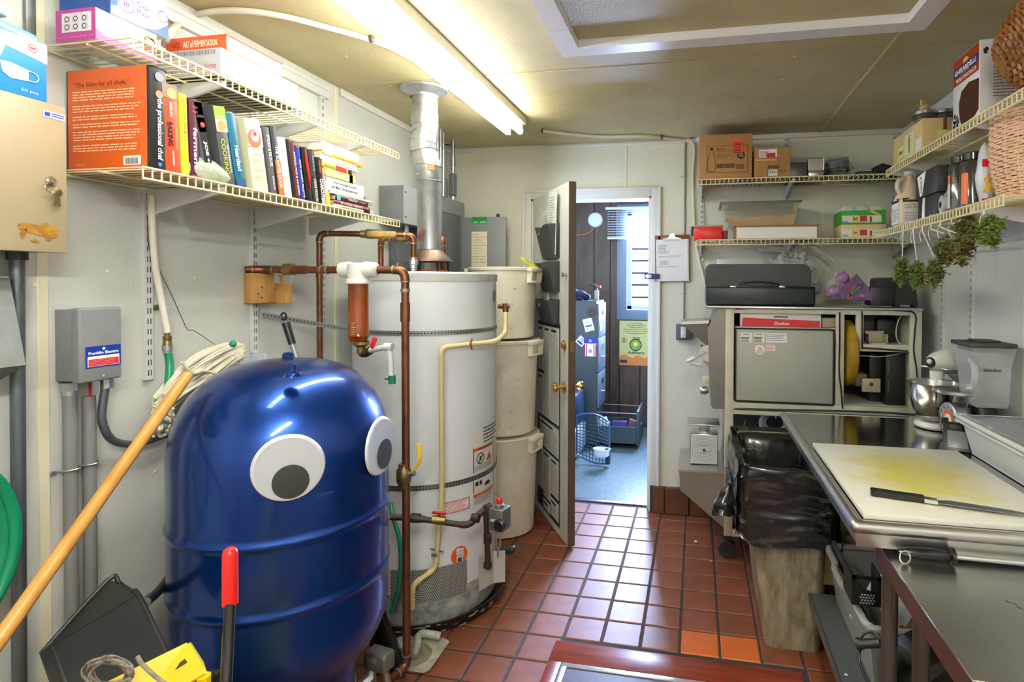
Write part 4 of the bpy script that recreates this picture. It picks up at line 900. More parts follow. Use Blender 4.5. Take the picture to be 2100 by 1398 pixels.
# clear bag of cutlery behind stack end
t = thing('cutlery_bag','clear bag of metal spoons lying at the far end of the lower left shelf','bag',(XS-.1,yS0+.30,Z0+.06))
for i in range(5): MB().tube([(XS-.02-.014*i,yS0+.285,1.83+.012*(i % 3)),(XS-.015-.014*i,yS0+.318,1.826+.012*(i % 3))],[.003,.009],8,flat=.4).build('spoon',CHROME,t)
tag(MB().box(XS-.12,XS-.004,yS0+.281,yS0+.324,1.776,1.80,bev=.006).build('plastic_tub',mat('clear_tub',lin(200,204,200),.3,alpha=.6)),'small clear plastic tub under the bag of spoons','tub')
# ---- top left shelf
ZT = 2.0925
pinkx = LX+.04
a = P(115,100,Y=1.185); bq = P(197,110,Y=1.185)
t = thing('mask_box','magenta ended white box of clear masks on the upper left shelf','box',(LX+.15,1.26,ZT))
MAG = flat(168,44,130,.35)
# end panel faces the camera (-Y),long side faces +X
x0_,x1_ = P(116,95,Y=1.165).x,P(197,95,Y=1.165).x; yE = P(322,120,X=x1_).y; hB = P(197,14,Y=1.165).z-ZT
x0_ = max(x0_,LX+.004)
MB().box(x0_,x1_,1.165,yE,ZT,ZT+hB,bev=.0015).build('carton',flat(226,224,226,.35),t)
q = frame((x0_,1.1645,ZT),(1,0,0),(0,0,1)); W_ = x1_-x0_
card('end_panel',q,W_,hB,MAG,t)
card('end_label',q @ MX.Translation((W_*.16,hB*.28,.0007)),W_*.74,hB*.6,flat(222,216,222),t,K,lambda mb_,m_: ([ (rect(mb_,m_,W_*.06+i*W_*.22,W_*.06+i*W_*.22+.0008,hB*.06+j*hB*.25,hB*.25+j*hB*.25),rect(mb_,m_,W_*.20+i*W_*.22,W_*.20+i*W_*.22+.0008,hB*.06+j*hB*.25,hB*.25+j*hB*.25),rect(mb_,m_,W_*.06+i*W_*.22,W_*.20+i*W_*.22,hB*.06+j*hB*.25,hB*.068+j*hB*.25),rect(mb_,m_,W_*.06+i*W_*.22,W_*.20+i*W_*.22,hB*.245+j*hB*.25,hB*.25+j*hB*.25),disc(mb_,m_,W_*.13+i*W_*.22,hB*.16+j*hB*.25,.007,.0045)) for i in range(3) for j in range(2)],lettering(mb_,'Application range',m_ @ MX.Translation((W_*.22,hB*.54,0)),W_*.32,hB*.035)))
mb = MB(); lettering(mb,'Convenience   Comfortable   Lightweight   Flexible',q @ MX.Translation((W_*.03,hB*.1,0)),W_*.94,hB*.05,lift=.0012); mb.build('lettering',flat(226,160,210),t)
q = frame((x1_+.0005,1.165,ZT),(0,1,0),(0,0,1)); L_ = yE-1.165
mb = MB(); mb.prism([(0,0),(L_,0),(L_,hB*.12),(L_*.7,hB*.13),(L_*.35,hB*.24),(L_*.12,hB*.20),(0,hB*.34)],0,.0006,m=q); mb.build('magenta_swoosh',flat(216,44,150,.35),t)
mb = MB(); lettering(mb,'Transparent\nEnvironmental\nMask',q @ MX.Translation((L_*.1,hB*.38,0)),L_*.56,hB*.42,lift=.0012); mb.build('lettering',flat(176,130,160),t)
mb = MB(); mb.ball(q @ V((L_*.86,hB*.66,0)),(.0012,.016,.022),16,8); mb.build('printed_face',flat(208,150,130),t)
mb = MB(); mb.prism([(L_*.74,hB*.28),(L_*.99,hB*.28),(L_*.96,hB*.52),(L_*.78,hB*.52)],.0004,.001,m=q); mb.prism([(L_*.80,hB*.78),(L_*.92,hB*.78),(L_*.955,hB*.70),(L_*.95,hB*.6),(L_*.93,hB*.76),(L_*.8,hB*.76),(L_*.78,hB*.6),(L_*.77,hB*.7)],.0012,.0018,m=q); mb.build('printed_hair',flat(120,50,48),t)
# box on top of it
zz = ZT+hB+.001
t = thing('mask_box','white and blue box of clear masks stacked on the magenta ended box','box',(LX+.15,1.26,zz))
MB().box(LX+.03,x1_+.004,1.20,yE+.03,zz,zz+.105,bev=.0015).build('carton',flat(230,232,236,.35),t)
q = frame((x1_+.0045,1.20,zz),(0,1,0),(0,0,1)); L_ = yE+.03-1.20
mb = MB(); mb.prism([(L_*.55,0),(L_,0),(L_,.04),(L_*.8,.012)],0,.0006,m=q); mb.build('blue_swoosh',flat(50,90,200,.35),t); mb = MB(); mb.prism([(0,.02),(L_*.1,.026),(L_*.16,.105),(0,.105)],0,.0006,m=q); mb.build('blue_swoosh',flat(50,90,200,.35),t)
mb = MB(); lettering(mb,'Clear\nMask',q @ MX.Translation((L_*.42,.030,0)),L_*.26,.034,lift=.0012); lettering(mb,'10',q @ MX.Translation((L_*.2,.034,0)),L_*.09,.014,bold=.03,lift=.0012); disc(mb,q,L_*.9,.055,.016,.014,lift=.0012); disc(mb,q,L_*.25,.04,.021,.019,lift=.0012); mb.build('lettering',flat(96,70,160),t)
MB().box(LX+.03,x1_+.003,1.1985,1.20,zz,zz+.105).build('end_panel',flat(24,70,150,.35),t)
# clamp behind boxes
# big books on the upper shelf
y0_,y1_ = 1.30,None
a = P(455,118,X=XS+.012); b2 = P(608,198,X=XS+.012)
th = .075
zb3 = ZT+.001
def arta(t,q,h_,th_):
    pass
# slipcase book (grey box,white fore edge)
yN,yF = 1.438,1.765; xF = LX+.03; XB = -1.386
t = thing('boxed_cookbook','thick white edged boxed cookbook lying on the upper left shelf','book',((xF+XS)/2,(yN+yF)/2,zb3))
MB().box(xF,XB,yN,yF,zb3+.004,zb3+.082,bev=.0015).build('slipcase',flat(232,234,236,.45),t)
MB().box(xF,XB-.001,yN+.001,yF-.001,zb3,zb3+.0038).build('bottom_cover',flat(60,56,54,.4),t)
q = frame((xF,yN-.0005,zb3+.005),(1,0,0),(0,0,1)); W_ = XB-xF
card('spine_panel',q,W_,.076,flat(176,178,182,.35),t,K,lambda mb_,m_: lettering(mb_,'MODERNIST CUISINE',m_ @ MX.Translation((W_*.08,.008,0)),W_*.62,.014,bold=-.01))
mb = MB(); lettering(mb,'at home',q @ MX.Translation((W_*.70,.016,.0008)),W_*.24,.018,shear=.4); mb.build('lettering',flat(180,60,70),t)
mb = MB(); [rect(mb,q,W_*(.3+.02*i),W_*(.306+.02*i),.058,.072,.001) for i in range(32)]; mb.build('spiral_marks',K,t)
q = frame((XB+.0005,yF-.06,zb3+.02),(0,1,0),(0,0,1)); mb = MB(); r2 = random.Random(1); x_ = 0
while x_ < .035: w2 = r2.uniform(.0005,.0014); rect(mb,q,x_,x_+w2,0,.022); x_ += w2+r2.uniform(.0008,.002)
mb.build('barcode',flat(120,120,124),t)
# orange fermentation book,spine to the camera
z4 = zb3+.083
yN2 = P(478,80,X=XS).y; yF2 = P(578,135,X=XS).y; yN2 = max(yN2,yN+.004)
q = frame((xF+.02,yN2,z4+.0185),(0,0,1),(1,0,0))   # x thickness up,y along +X,z = x cross y = (0,1,0) -> flip
yN2,yF2 = 1.462,1.695
q = frame((XB-.002,yN2,z4+.0245),(0,0,1),(-1,0,0))   # z = (0,0,1)x(-1,0,0) = (0,-1,0): the spine faces the camera
def artf(t,q,h_,th_):
    m_ = q @ MX.Translation((0,h_*.30,0)) @ MX.Rotation(R(90),4,'Z')
    m2 = frame(q @ V((0,h_*.42,0)),(1,0,0),(0,0,1)); o = MB(); lettering(o,'ART of FERMENTATION',m2,h_*.56,th_*.42,cx=True,bold=.02,lift=.001); o.build('spine_lettering',flat(246,226,200),t)
    m2 = frame(q @ V((0,h_*.82,0)),(1,0,0),(0,0,1)); o = MB(); lettering(o,'KATZ',m2,h_*.12,th_*.34,cx=True,bold=.01,lift=.001); o.build('spine_lettering',flat(120,40,20),t)
book('orange spined fermentation book lying on the white boxed cookbook',None,.215,yF2-yN2,.048,flat(206,84,34,.35),m=q,art=artf,group='big books lying on the upper left shelf')
# ================================================================ WATER HEATER CORNER
HC = V((-1.27,2.50,0)); HR = .33
def CYL(x,y,c,r):
    o = CAM; d = P(x,y,Y=3)-CAM; a = d.x**2+d.y**2; ox,oy = o.x-c.x,o.y-c.y
    b = ox*d.x+oy*d.y; k = ox*ox+oy*oy-r*r; D_ = b*b-a*k
    t_ = (-b-math.sqrt(max(0,D_)))/a; return o+d*t_
def wrap(mb,c,r):
    mb.v = [V((c.x+(r+v.z)*math.cos(v.x/r),c.y+(r+v.z)*math.sin(v.x/r),v.y)) for v in mb.v]; return mb
def patch(mb,s0,s1,z0,z1,l=.0006):
    n = max(1,int(abs(s1-s0)/.02))
    return mb.add([(s0+(s1-s0)*i/n,z,l) for i in range(n+1) for z in (z0,z1)],[(2*i,2*i+2,2*i+3,2*i+1) for i in range(n)])
def sang(x,y,c=HC,r=HR):
    p = CYL(x,y,c,r); return math.atan2(p.y-c.y,p.x-c.x)*r,p.z
ID = MX.Identity(4)
HWM = mat('heater_enamel',lin(224,230,236),.22,noise=.08,nscale=3)
BASEM = mat('heater_dirty_base',lin(190,194,190),.4,noise=.85,nscale=16,col2=lin(90,90,84))
ht = thing('water_heater','tall white gas water heater standing in a black drip pan','water heater',(HC.x,HC.y,.02))
ZT_ = 1.53
s_,zg0 = sang(880,1172); zlow = sang(900,1215)[1]
MB().lathe([(0,.03),(HR,.03),(HR,zlow)],HC,72).build('dirty_base_band',BASEM,ht)
MB().lathe([(HR,zlow),(HR,ZT_-.035)],HC,72).build('jacket',HWM,ht)
MB().lathe([(HR+.003,ZT_-.04),(HR+.004,ZT_-.008),(HR-.002,ZT_),(0,ZT_+.004)],HC,72).build('top_cap',mat('heater_top',lin(196,198,198),.35,noise=.2,nscale=8),ht)
for x in (845,969,1022-4): s_,z_ = sang(x,566); wrap(MB().ball((s_,z_,.003),.0035,8,6),HC,HR).build('screw',GALV,ht)
# drip pan
t = thing('drip_pan','round dirty black drip pan under the water heater','pan',(HC.x,HC.y,0))
PANM = mat('dirty_black_pan',lin(34,32,28),.45,noise=.95,nscale=14,col2=(.005,.005,.005));
MB().lathe([(0,.004),(HR+.022,.004),(HR+.04,.055),(HR+.046,.058),(HR+.05,.056),(HR+.046,.05),(HR+.03,.0),(0,0)],HC,64).build('pan_wall',PANM,t)
mb = MB(); r2 = random.Random(6)
for i in range(60):
    a_ = R(r2.uniform(-110,10)); z_ = r2.uniform(.004,.05); q = frame(HC+V((math.cos(a_),math.sin(a_),0))*(HR+.0322+.018*z_/.055)+V((0,0,z_)),(-math.sin(a_),math.cos(a_),0),(math.cos(a_)*.3,math.sin(a_)*.3,.95))
    blob(mb,q,0,0,r2.uniform(.004,.02),r2.uniform(.001,.006),i,n=9,lift=.0015)
mb.build('flaking_dirt',flat(176,176,160,.8),t,ang=5,kind='stuff')
t2 = MB().tube([HC+V((.235,-.345,.02)),P(862,1300,Z=.035),P(856,1325,Z=.02),P(852,1340,Z=.0)],[.016,.016,.015,.013],12,sm=4).build('drain_pipe',mat('old_white_drain',lin(196,196,184),.5,noise=.6,nscale=24),t)
# grille of punched holes
mb = MB(); s0 = sang(800,1180)[0]; s1 = sang(958,1160)[0]; z1_ = sang(880,1182)[1]+.0;
g1 = sang(900,1162)[1]; g0 = sang(900,1232)[1]
patch(mb,s0,s1,g0,g1,.0008); wrap(mb,HC,HR).build('grille',mat('grille_metal',lin(170,172,168),.45,.3),ht)
mb = MB(); row = 0; z = g0+.006
while z < g1-.004:
    s = s0+.006+(.0045 if row % 2 else 0)
    while s < s1-.005:
        mb.add([(s+math.cos(a_*1.0472)*.0029,z+math.sin(a_*1.0472)*.0029,.0014) for a_ in range(6)],[(0,1,2,3,4,5)]); s += .009
    z += .0079; row += 1
wrap(mb,HC,HR).build('grille_holes',SLOT,ht,kind='stuff')
# labels
def hlabel(xa,ya,xb,yb,ground,ink=None,draw=None,name='label',lift=.0007):
    s0,z1 = sang(xa,ya); s1 = sang(xb,yb)[0]; z0 = sang(xa,yb)[1]; mb = MB(); patch(mb,s0,s1,z0,z1,lift); o = wrap(mb,HC,HR).build(name,ground,ht)
    if draw:
        mb = MB(); draw(mb,MX.Translation((s0,z0,lift+.0004)),s1-s0,z1-z0)
        if mb.v: wrap(mb,HC,HR).build('lettering',ink,o)
    return s0,s1,z0,z1
YW = flat(222,222,214)
hlabel(969,881,1017,917,YW,INK,lambda mb,m,w_,h_: lines(mb,m,w_*.3,w_,0,h_,5,.4,.4,seed=4))
def warn(mb,m,w_,h_):
    for (a,b_,c,d) in ((0,w_,0,h_*.02),(0,w_,h_*.98,h_),(0,w_*.03,0,h_),(w_*.97,w_,0,h_)): rect(mb,m,a,b_,c,d)
    disc(mb,m,w_*.28,h_*.52,.026,.021); mb.add([m @ V(p) for p in ((w_*.16,h_*.36,.0006),(w_*.20,h_*.34,.0006),(w_*.41,h_*.66,.0006),(w_*.37,h_*.69,.0006))],[(0,1,2,3)])
    rect(mb,m,w_*.24,w_*.32,h_*.42,h_*.6); lines(mb,m,w_*.06,w_*.94,h_*.05,h_*.26,5,.4,.2)
hlabel(970,920,1011,971,YW,INK,warn)
hlabel(971,921,1010,927,ORG,INK,lambda mb,m,w_,h_: lettering(mb,'WARNING',m @ MX.Translation((w_*.2,h_*.2,0)),w_*.6,h_*.55,bold=.03),'orange_band',.0014)
s0,z0 = sang(1001,936); mb = MB(); mb.add([(s0-.022,z0-.012,.002),(s0+.024,z0-.012,.002),(s0+.018,z0+.008,.002),(s0+.006,z0+.026,.002),(s0-.004,z0+.008,.002)],[(0,1,2,3,4)]); wrap(mb,HC,HR).build('red_flame_mark',flat(214,66,44),ht)
hlabel(970,987,1011,1012,YW,INK,lambda mb,m,w_,h_: ([rect(mb,m,a,b_,c,d) for (a,b_,c,d) in ((0,w_,0,h_*.04),(0,w_*.03,0,h_),(w_*.97,w_,0,h_),(w_*.08,w_*.2,h_*.5,h_*.85),(w_*.24,w_*.34,h_*.5,h_*.85))],blob(mb,m,w_*.6,h_*.4,w_*.12,h_*.2,3,lift=.0008)))
hlabel(969,1014,1011,1039,YW,INK,lambda mb,m,w_,h_: lines(mb,m,w_*.06,w_*.94,h_*.06,h_*.7,7,.35,.3))
hlabel(970,1016,1010,1021,ORG,None,None,'orange_band',.0014)
s0,s1,z0,z1 = hlabel(905,1031,963,1057,flat(236,230,228),flat(190,60,60),lambda mb,m,w_,h_: lines(mb,m,w_*.1,w_*.9,h_*.16,h_*.84,6,.35,.2))
mb = MB(); n = 18
for i in range(n):
    a_ = s0+(s1-s0)*i/n; w_ = (s1-s0)/n*.55
    for zz in (z0,z1-.008): mb.add([(a_,zz,.0014),(a_+w_,zz,.0014),(a_+w_+.004,zz+.008,.0014),(a_+.004,zz+.008,.0014)],[(0,1,2,3)])
for i in range(6):
    zz = z0+(z1-z0)*i/6
    for a_ in (s0,s1-.006): mb.add([(a_,zz,.0014),(a_+.006,zz+.005,.0014),(a_+.006,zz+.012,.0014),(a_,zz+.007,.0014)],[(0,1,2,3)])
wrap(mb,HC,HR).build('striped_border',flat(170,44,56),ht)
s0,z0 = sang(942,1138); mb = MB(); disc(mb,MX.Translation((s0,z0,.0004)),0,0,.040,n=30); wrap(mb,HC,HR).build('round_orange_label',flat(226,96,24),ht)
mb = MB(); m_ = MX.Translation((s0,z0,.001)); lettering(mb,'HOT HOT HOT',m_ @ MX.Translation((0,.016,0)),.056,.007,cx=True,lift=.001); lines(mb,m_,-.028,.028,-.006,.008,3,.3,.3,lift=.001); rect(mb,m_,-.008,.010,-.028,-.010,.001); rect(mb,m_,-.018,-.015,-.026,-.008,.001); rect(mb,m_,.017,.020,-.026,-.008,.001); wrap(mb,HC,HR).build('lettering',flat(90,36,10),ht)
s0,z0 = sang(1014,607); mb = MB(); disc(mb,MX.Translation((s0,z0,.0006)),0,0,.030,n=30); o = wrap(mb,HC,HR).build('round_badge',flat(92,96,100),ht)
mb = MB(); disc(mb,MX.Translation((s0,z0,.001)),0,0,.027,.025,lift=.001); lettering(mb,'GE',MX.Translation((s0,z0,.001)),.030,.026,cx=True,shear=.2,lift=.001); wrap(mb,HC,HR).build('lettering',flat(190,194,196),o)
# straps
PERF = mat('perforated_steel',lin(150,154,156),.35,.8)
def strap(label,pts,w_,holes=True):
    t = thing('perforated_strap',label,'strap',pts[0]); ps = [V(p) for p in pts]
    vs = [];
    for p in ps: vs += [p-V((0,0,w_/2)),p+V((0,0,w_/2))]
    MB().add(vs,[(2*i,2*i+2,2*i+3,2*i+1) for i in range(len(ps)-1)]).build('band',PERF,t)
    mb = MB(); acc = 0
    for a,b_ in zip(ps[:-1],ps[1:]):
        d = b_-a; L = d.length; u = d/L; nn = V((u.y,-u.x,0))
        while acc < L:
            c = a+u*acc; c += nn*.0012
            for dz in ((0,) if w_ < .022 else (-.006,.006)): mb.add([c+u*math.cos(k*1.0472)*.0032+V((0,0,dz+math.sin(k*1.0472)*.0032)) for k in range(6)],[(0,1,2,3,4,5)])
            acc += .014
        acc -= L
    mb.build('holes',SLOT,t,kind='stuff'); return t
zs_ = sang(880,683)[1]; rr_ = HR+.0025
w0 = P(541,645,X=LX+.004)
ang = [R(a) for a in range(-150,31,5)]
a_t = R(-128)
circ = [V((HC.x+rr_*math.cos(a),HC.y+rr_*math.sin(a),zs_)) for a in [R(d) for d in range(-128,31,4)]]
strap('perforated steel strap from the left wall around the top of the heater',[w0,w0.lerp(circ[0],.5)]+circ,.020)
z5,z6 = sang(860,1000)[1],sang(985,975)[1]
circ = [V((HC.x+rr_*math.cos(a),HC.y+rr_*math.sin(a),(z5+z6)/2)) for a in [R(d) for d in range(-150,31,4)]]
strap('darker perforated steel strap around the lower part of the heater',circ,.022)
# flue
ft = thing('flue_pipe','galvanised flue pipe with silver taped elbows rising from heater to ceiling','flue pipe',(HC.x,HC.y,1.66))
FY_ = 2.50
def F(x,y): return P(x,y,Y=FY_)
MB().lathe([(.064,CZ-.045),(.066,CZ-.036),(.095,CZ-.016),(.108,CZ-.012),(.112,CZ-.004),(.108,CZ-.001),(.06,CZ-.001)],(F(870,190).x,FY_,0),44).build('ceiling_collar',GALV,ft)
MB().tube([F(871,178),F(871,232),F(871,233),F(871,258)],[.061,.061,.063,.063],36).build('upper_pipe',GALV,ft)
TAPE = mat('foil_tape',lin(196,200,202),.28,.75,noise=.3,nscale=18,bump=.8,bscale=26)
segs = [((872,256),(869,285),.060,.058),((869,279),(868,312),.060,.061),((868,308),(877,338),.059,.060),((877,334),(880,350),.060,.059)]
for (a,b_,r0,r1) in segs: MB().tube([F(*a),F(*b_)],[r0,r1],30).build('taped_elbow',TAPE,ft)
for (x,y,r_,tl) in ((869,268,.0605,.3),(868,290,.0615,-.2),(870,312,.0615,.25),(879,340,.061,-.1)):
    MB().tube([F(x,y)+V((math.cos(i*.2618)*r_,math.sin(i*.2618)*r_,math.cos(i*.2618)*r_*tl)) for i in range(24)],.0022,6,closed=True).build('tape_edge',TAPE,ft)
MB().tube([F(880,345),F(880,372),F(880,373),F(881,516)],[.0575,.0575,.056,.056],36).build('lower_pipe',GALV,ft)
MB().tube([F(880,372)+V((math.cos(i*.2618)*.0575,math.sin(i*.2618)*.0575,0)) for i in range(24)],.0025,6,closed=True).build('pipe_bead',GALV,ft)
c = F(892,348); card('orange_label',frame((c.x-.012,FY_-.0595,c.z-.012),(1,.28,0),(0,0,1)),.036,.026,flat(206,112,50),ft,flat(240,200,150),lambda mb,m: lines(mb,m,.003,.033,.003,.023,3,.4,.2))
for x,y in ((866,361),(896,366)): p = F(x,y); MB().ball((p.x,FY_-.052,p.z),.004,8,6).build('screw',GALV,ft)
hx = F(881,530).x; zc_ = F(881,513).z; zb5 = F(881,535).z
dh = thing('draft_hood','rusty galvanised draft hood on top of the water heater','draft hood',(hx,FY_,ZT_))
MB().lathe([(.058,zc_+.004),(.058,zc_),(.108,zb5),(.109,zb5-.004)],(hx,FY_,0),40).build('cone',mat('rusty_galvanised',lin(140,130,120),.5,.7,noise=.5,nscale=16,col2=lin(90,60,44)),dh)
for a in (-150,-95,-40,20,90,160): p = V((hx+.085*math.cos(R(a)),FY_+.085*math.sin(R(a)),0)); MB().box(p.x-.006,p.x+.006,p.y-.002,p.y+.002,ZT_+.004,zb5+.004).build('leg',BLACK,dh)
MB().lathe([(.07,ZT_+.004),(.085,ZT_+.006),(.085,ZT_+.014),(.05,ZT_+.014),(.05,ZT_+.006)],(hx,FY_,0),32).build('base_ring',mat('rust',lin(150,84,52),.7,noise=.5,nscale=20),dh)
# ---------------- copper pipes
def pipe(t,pts,r=.0125,m=COPPER,name='pipe',fit=True,n=16):
    ps = [V(p) for p in pts]; q = [ps[0]]
    for i in range(1,len(ps)-1):      # rounded corners
        a = (ps[i-1]-ps[i]); b_ = (ps[i+1]-ps[i]); e = min(r*2.0,a.length*.45,b_.length*.45); a.normalize(); b_.normalize()
        for k in range(6): u = k/5; q.append((ps[i]+a*e)*(1-u)**2+ps[i]*2*u*(1-u)+(ps[i]+b_*e)*u*u)
    q.append(ps[-1]); o = MB().tube(q,r,n).build(name,m,t)
    if fit:
        for i in range(1,len(ps)-1):
            a = (ps[i-1]-ps[i]).normalized(); b_ = (ps[i+1]-ps[i]).normalized(); e = r*2.6
            fq = []
            for k in range(6): u = k/5; fq.append((ps[i]+a*e)*(1-u)**2+ps[i]*2*u*(1-u)+(ps[i]+b_*e)*u*u)
            MB().tube([fq[0]+a*r*.3]+fq+[fq[-1]+b_*r*.3],r*1.16,n).build('elbow',m,t)
            for d_,s_ in ((a,1),(b_,1)): c = ps[i]+d_*(e+r*.4); MB().tube([c-d_*.0025,c+d_*.0025],r*1.2,n).build('solder_ring',SOLDER,t)
    return o
def ring(t,p,d,r,l=.006,m=SOLDER,name='solder_ring'):
    d = V(d).normalized(); MB().tube([V(p)-d*l/2,V(p)+d*l/2],r,16).build(name,m,t)
A0 = P(655,480,X=LX+.07); zt5 = A0.z
IN = P(848,478,Y=2.33); IN.z = zt5; IN = P(848,480,Y=2.33); A0.z = IN.z = (A0.z+IN.z)/2
t = thing('copper_pipe','copper pipe rising behind the blue tank, over to the heater inlet, yellow valve lever','pipe',(A0.x,A0.y,.1))
pipe(t,[V((A0.x,A0.y,.06)),A0,IN,V((IN.x,IN.y,1.57))])
d = (IN-A0).normalized(); v0 = A0.lerp(IN,.55)
ring(t,A0.lerp(IN,.47),d,.017,.03,OLDBRASS,'valve_nut')
MB().tube([v0-d*.03,v0-d*.02,v0+d*.03,v0+d*.045],[.017,.022,.022,.016],8).build('ball_valve',OLDBRASS,t)
n_ = V((d.y,-d.x,0)); lv = v0+n_*.026
q = frame(lv,d,(0,0,1)); MB().box(-.015,.105,-.012,.012,0,.006,bev=.0025,m=q).build('valve_lever',mat('worn_yellow_lever',lin(216,178,70),.5,noise=.5,nscale=30,col2=lin(120,100,60)),t)
ring(t,(A0.x,A0.y,1.52),(0,0,1),.0145,.04,COPPER,'coupling'); ring(t,(A0.x,A0.y,1.10),(0,0,1),.0145,.03,COPPER,'coupling')
MB().lathe([(.013,1.595),(.015,1.595),(.015,1.585),(.021,1.582),(.021,1.565),(.017,1.562),(.017,1.548),(.014,1.545),(.014,ZT_+.004)],(IN.x,IN.y,0),8).build('union_nut',GALV,t)
# second loop
b0 = P(781,487,Y=2.42); b1 = P(850,487,Y=2.50); b1.z = b0.z
t = thing('copper_pipe','shorter copper pipe with brass valve behind the first one, left of the flue','pipe',(b0.x,b0.y,1.0))
pipe(t,[V((b0.x,b0.y,1.545)),b0,b0.lerp(b1,1.0)])
MB().tube([b0.lerp(b1,.40),b0.lerp(b1,.45),b0.lerp(b1,.75),b0.lerp(b1,.8)],[.016,.022,.022,.016],8).build('ball_valve',OLDBRASS,t)
b2 = P(908,487,Y=2.62)
t = thing('copper_pipe','short copper elbow pipe right behind the flue pipe','pipe',(b2.x,b2.y,ZT_))
pipe(t,[V((b2.x-.06,b2.y+.02,b2.z)),b2,V((b2.x,b2.y,ZT_+.004))],.014)
p = P(864,478,Y=2.42); tag(MB(MX.Translation(p) @ MX.Rotation(R(30),4,'Y')).box(-.008,.008,-.002,.002,-.025,.02,bev=.001).build('valve_tag',mat('rusty_tag',lin(120,60,40),.6)),'small rusty tag standing beside the flue pipe base','tag')
# pipe through the water filter and down in front
C0 = P(524,553,X=LX+.06); YC = 1.90
C1 = P(540,553,Y=YC); zf = P(735,553,Y=YC).z
FX = P(735,560,Y=YC); V0 = P(831,553,Y=YC+.02)
t = thing('copper_pipe','horizontal copper pipe from the left wall over the wooden block to the filter','pipe',C1)
pipe(t,[V((LX+.006,1.84,zf)),V((LX+.045,YC-.01,zf)),V((P(700,553,Y=YC).x,YC,zf))],.014)
bx = P(593,553,Y=YC); ring(t,(bx.x,YC,zf),(1,0,0),.024,.035,OLDBRASS,'brass_union'); ring(t,(bx.x+.05,YC,zf),(1,0,0),.017,.04,COPPER,'coupling')
for x in (540,567,612,660,672): ring(t,(P(x,553,Y=YC).x,YC,zf),(1,0,0),.0168,.006)
MB().box(bx.x-.01,bx.x+.035,YC-.02,YC-.016,zf-.055,zf-.02,bev=.001).box(bx.x-.05,bx.x-.03,YC-.02,YC-.016,zf-.05,zf-.012).build('pipe_bracket',GALV,t)
t = thing('copper_pipe','tall copper pipe dropping in front of the heater to the floor','pipe',(V0.x,V0.y,.0))
VX,VY = V0.x,V0.y
VB = P(834,1370,Y=VY)
pipe(t,[V((P(775,553,Y=YC).x,YC,zf)),V((VX,VY,zf)),V((VB.x,VB.y-.0,.05)),V((VB.x-.05,VB.y-.16,.045))],.0145)
for y,l in ((595,.012),(640,.07),(1362,.008)): p = P(831,y,Y=VY); ring(t,p,(0,0,1),.0175,l,COPPER if l > .02 else SOLDER,'coupling')
p = P(828,975,Y=VY)
MB().tube([p+V((0,0,.045)),p+V((0,0,.03)),p+V((0,0,.022)),p-V((0,0,.022)),p-V((0,0,.03)),p-V((0,0,.045))],[.019,.021,.027,.027,.021,.019],8).build('ball_valve',OLDBRASS,t)
h1 = P(850,970,Y=VY-.01); MB().tube([p,h1],.010,8).build('valve_stem',GALV,t)
l0,l1 = P(845,968,Y=VY-.02),P(858,950,Y=VY-.02); l2 = P(859,910,Y=VY-.02)
MB().tube([l0,l1,P(861,935,Y=VY-.02),l2],[.004,.006,.009,.009],8,flat=.45,sm=3).build('yellow_lever',YEL,t)
# filter
ft = thing('water_filter','white capped water filter with amber tube full of rusty water','water filter',(FX.x,YC,1.28))
FILW = mat('filter_white',lin(226,226,220),.35,noise=.12,nscale=20)
zc1 = P(735,539,Y=YC).z; zc0 = P(735,582,Y=YC).z
MB().lathe([(0,zc1),(.034,zc1),(.038,zc1-.004),(.040,zc0+.018),(.046,zc0+.015),(.048,zc0+.002),(.046,zc0),(0,zc0)],(FX.x,YC,0),36).build('cap',FILW,ft)
MB().tube([(FX.x-.078,YC,zf),(FX.x-.072,YC,zf),(FX.x-.060,YC,zf),(FX.x-.03,YC,zf)],[.018,.027,.029,.031],24).build('inlet',FILW,ft)
MB().tube([(FX.x+.078,YC,zf),(FX.x+.072,YC,zf),(FX.x+.060,YC,zf),(FX.x+.03,YC,zf)],[.018,.027,.029,.031],24).build('outlet',FILW,ft)
zs1 = P(740,688,Y=YC).z; zs2 = P(740,700,Y=YC).z
MB().lathe([(.036,zc0),(.037,zs1+.01),(.040,zs1),(.037,zs1-.006),(.030,zs2),(0,zs2)],(FX.x,YC,0),32).build('amber_tube',mat('amber_plastic',lin(186,92,28),.12,trans=.35,noise=.5,nscale=7,col2=lin(110,48,16)),ft)
MB().lathe([(.020,zc0-.005),(.020,zs2+.02),(0,zs2+.02)],(FX.x,YC,0),16).build('filter_core',mat('filter_core',lin(150,70,22),.6),ft)
mb = MB(); [rect(mb,frame((FX.x-.004,YC-.0388,zs2+.03+.008*i),(1,0,0),(0,0,1)),0,.012+.006*(i % 2),0,.0025) for i in range(6)]; mb.build('scale_marks',flat(214,170,90),ft)
zv = P(745,712,Y=YC).z
MB().lathe([(.030,zs2),(.030,zs2-.010),(.016,zs2-.022),(.016,zs2-.045),(0,zs2-.045)],(FX.x+.01,YC,0),12).build('brass_drain',OLDBRASS,ft)
a = P(766,702,Y=YC-.03); MB(MX.Translation(a) @ MX.Rotation(R(25),4,'Y')).box(-.009,.009,-.004,.004,-.022,.022,bev=.004).build('red_valve_lever',flat(206,34,44,.3),ft)
e0 = P(748,722,Y=YC); e1 = P(760,718,Y=YC-.01)
MB().tube([V((FX.x+.01,YC,zs2-.04)),e0+V((0,0,-.005)),e1],.015,10,sm=4).build('elbow',mat('dark_bronze',lin(84,66,44),.45,.6,noise=.4,nscale=30),ft)
pl = [e1,P(796,710,Y=YC-.03),P(800,722,Y=YC-.03),P(802,770,Y=YC-.03)]
pipe(ft,pl,.0105,WHITEP,'white_drain_tube',fit=False)
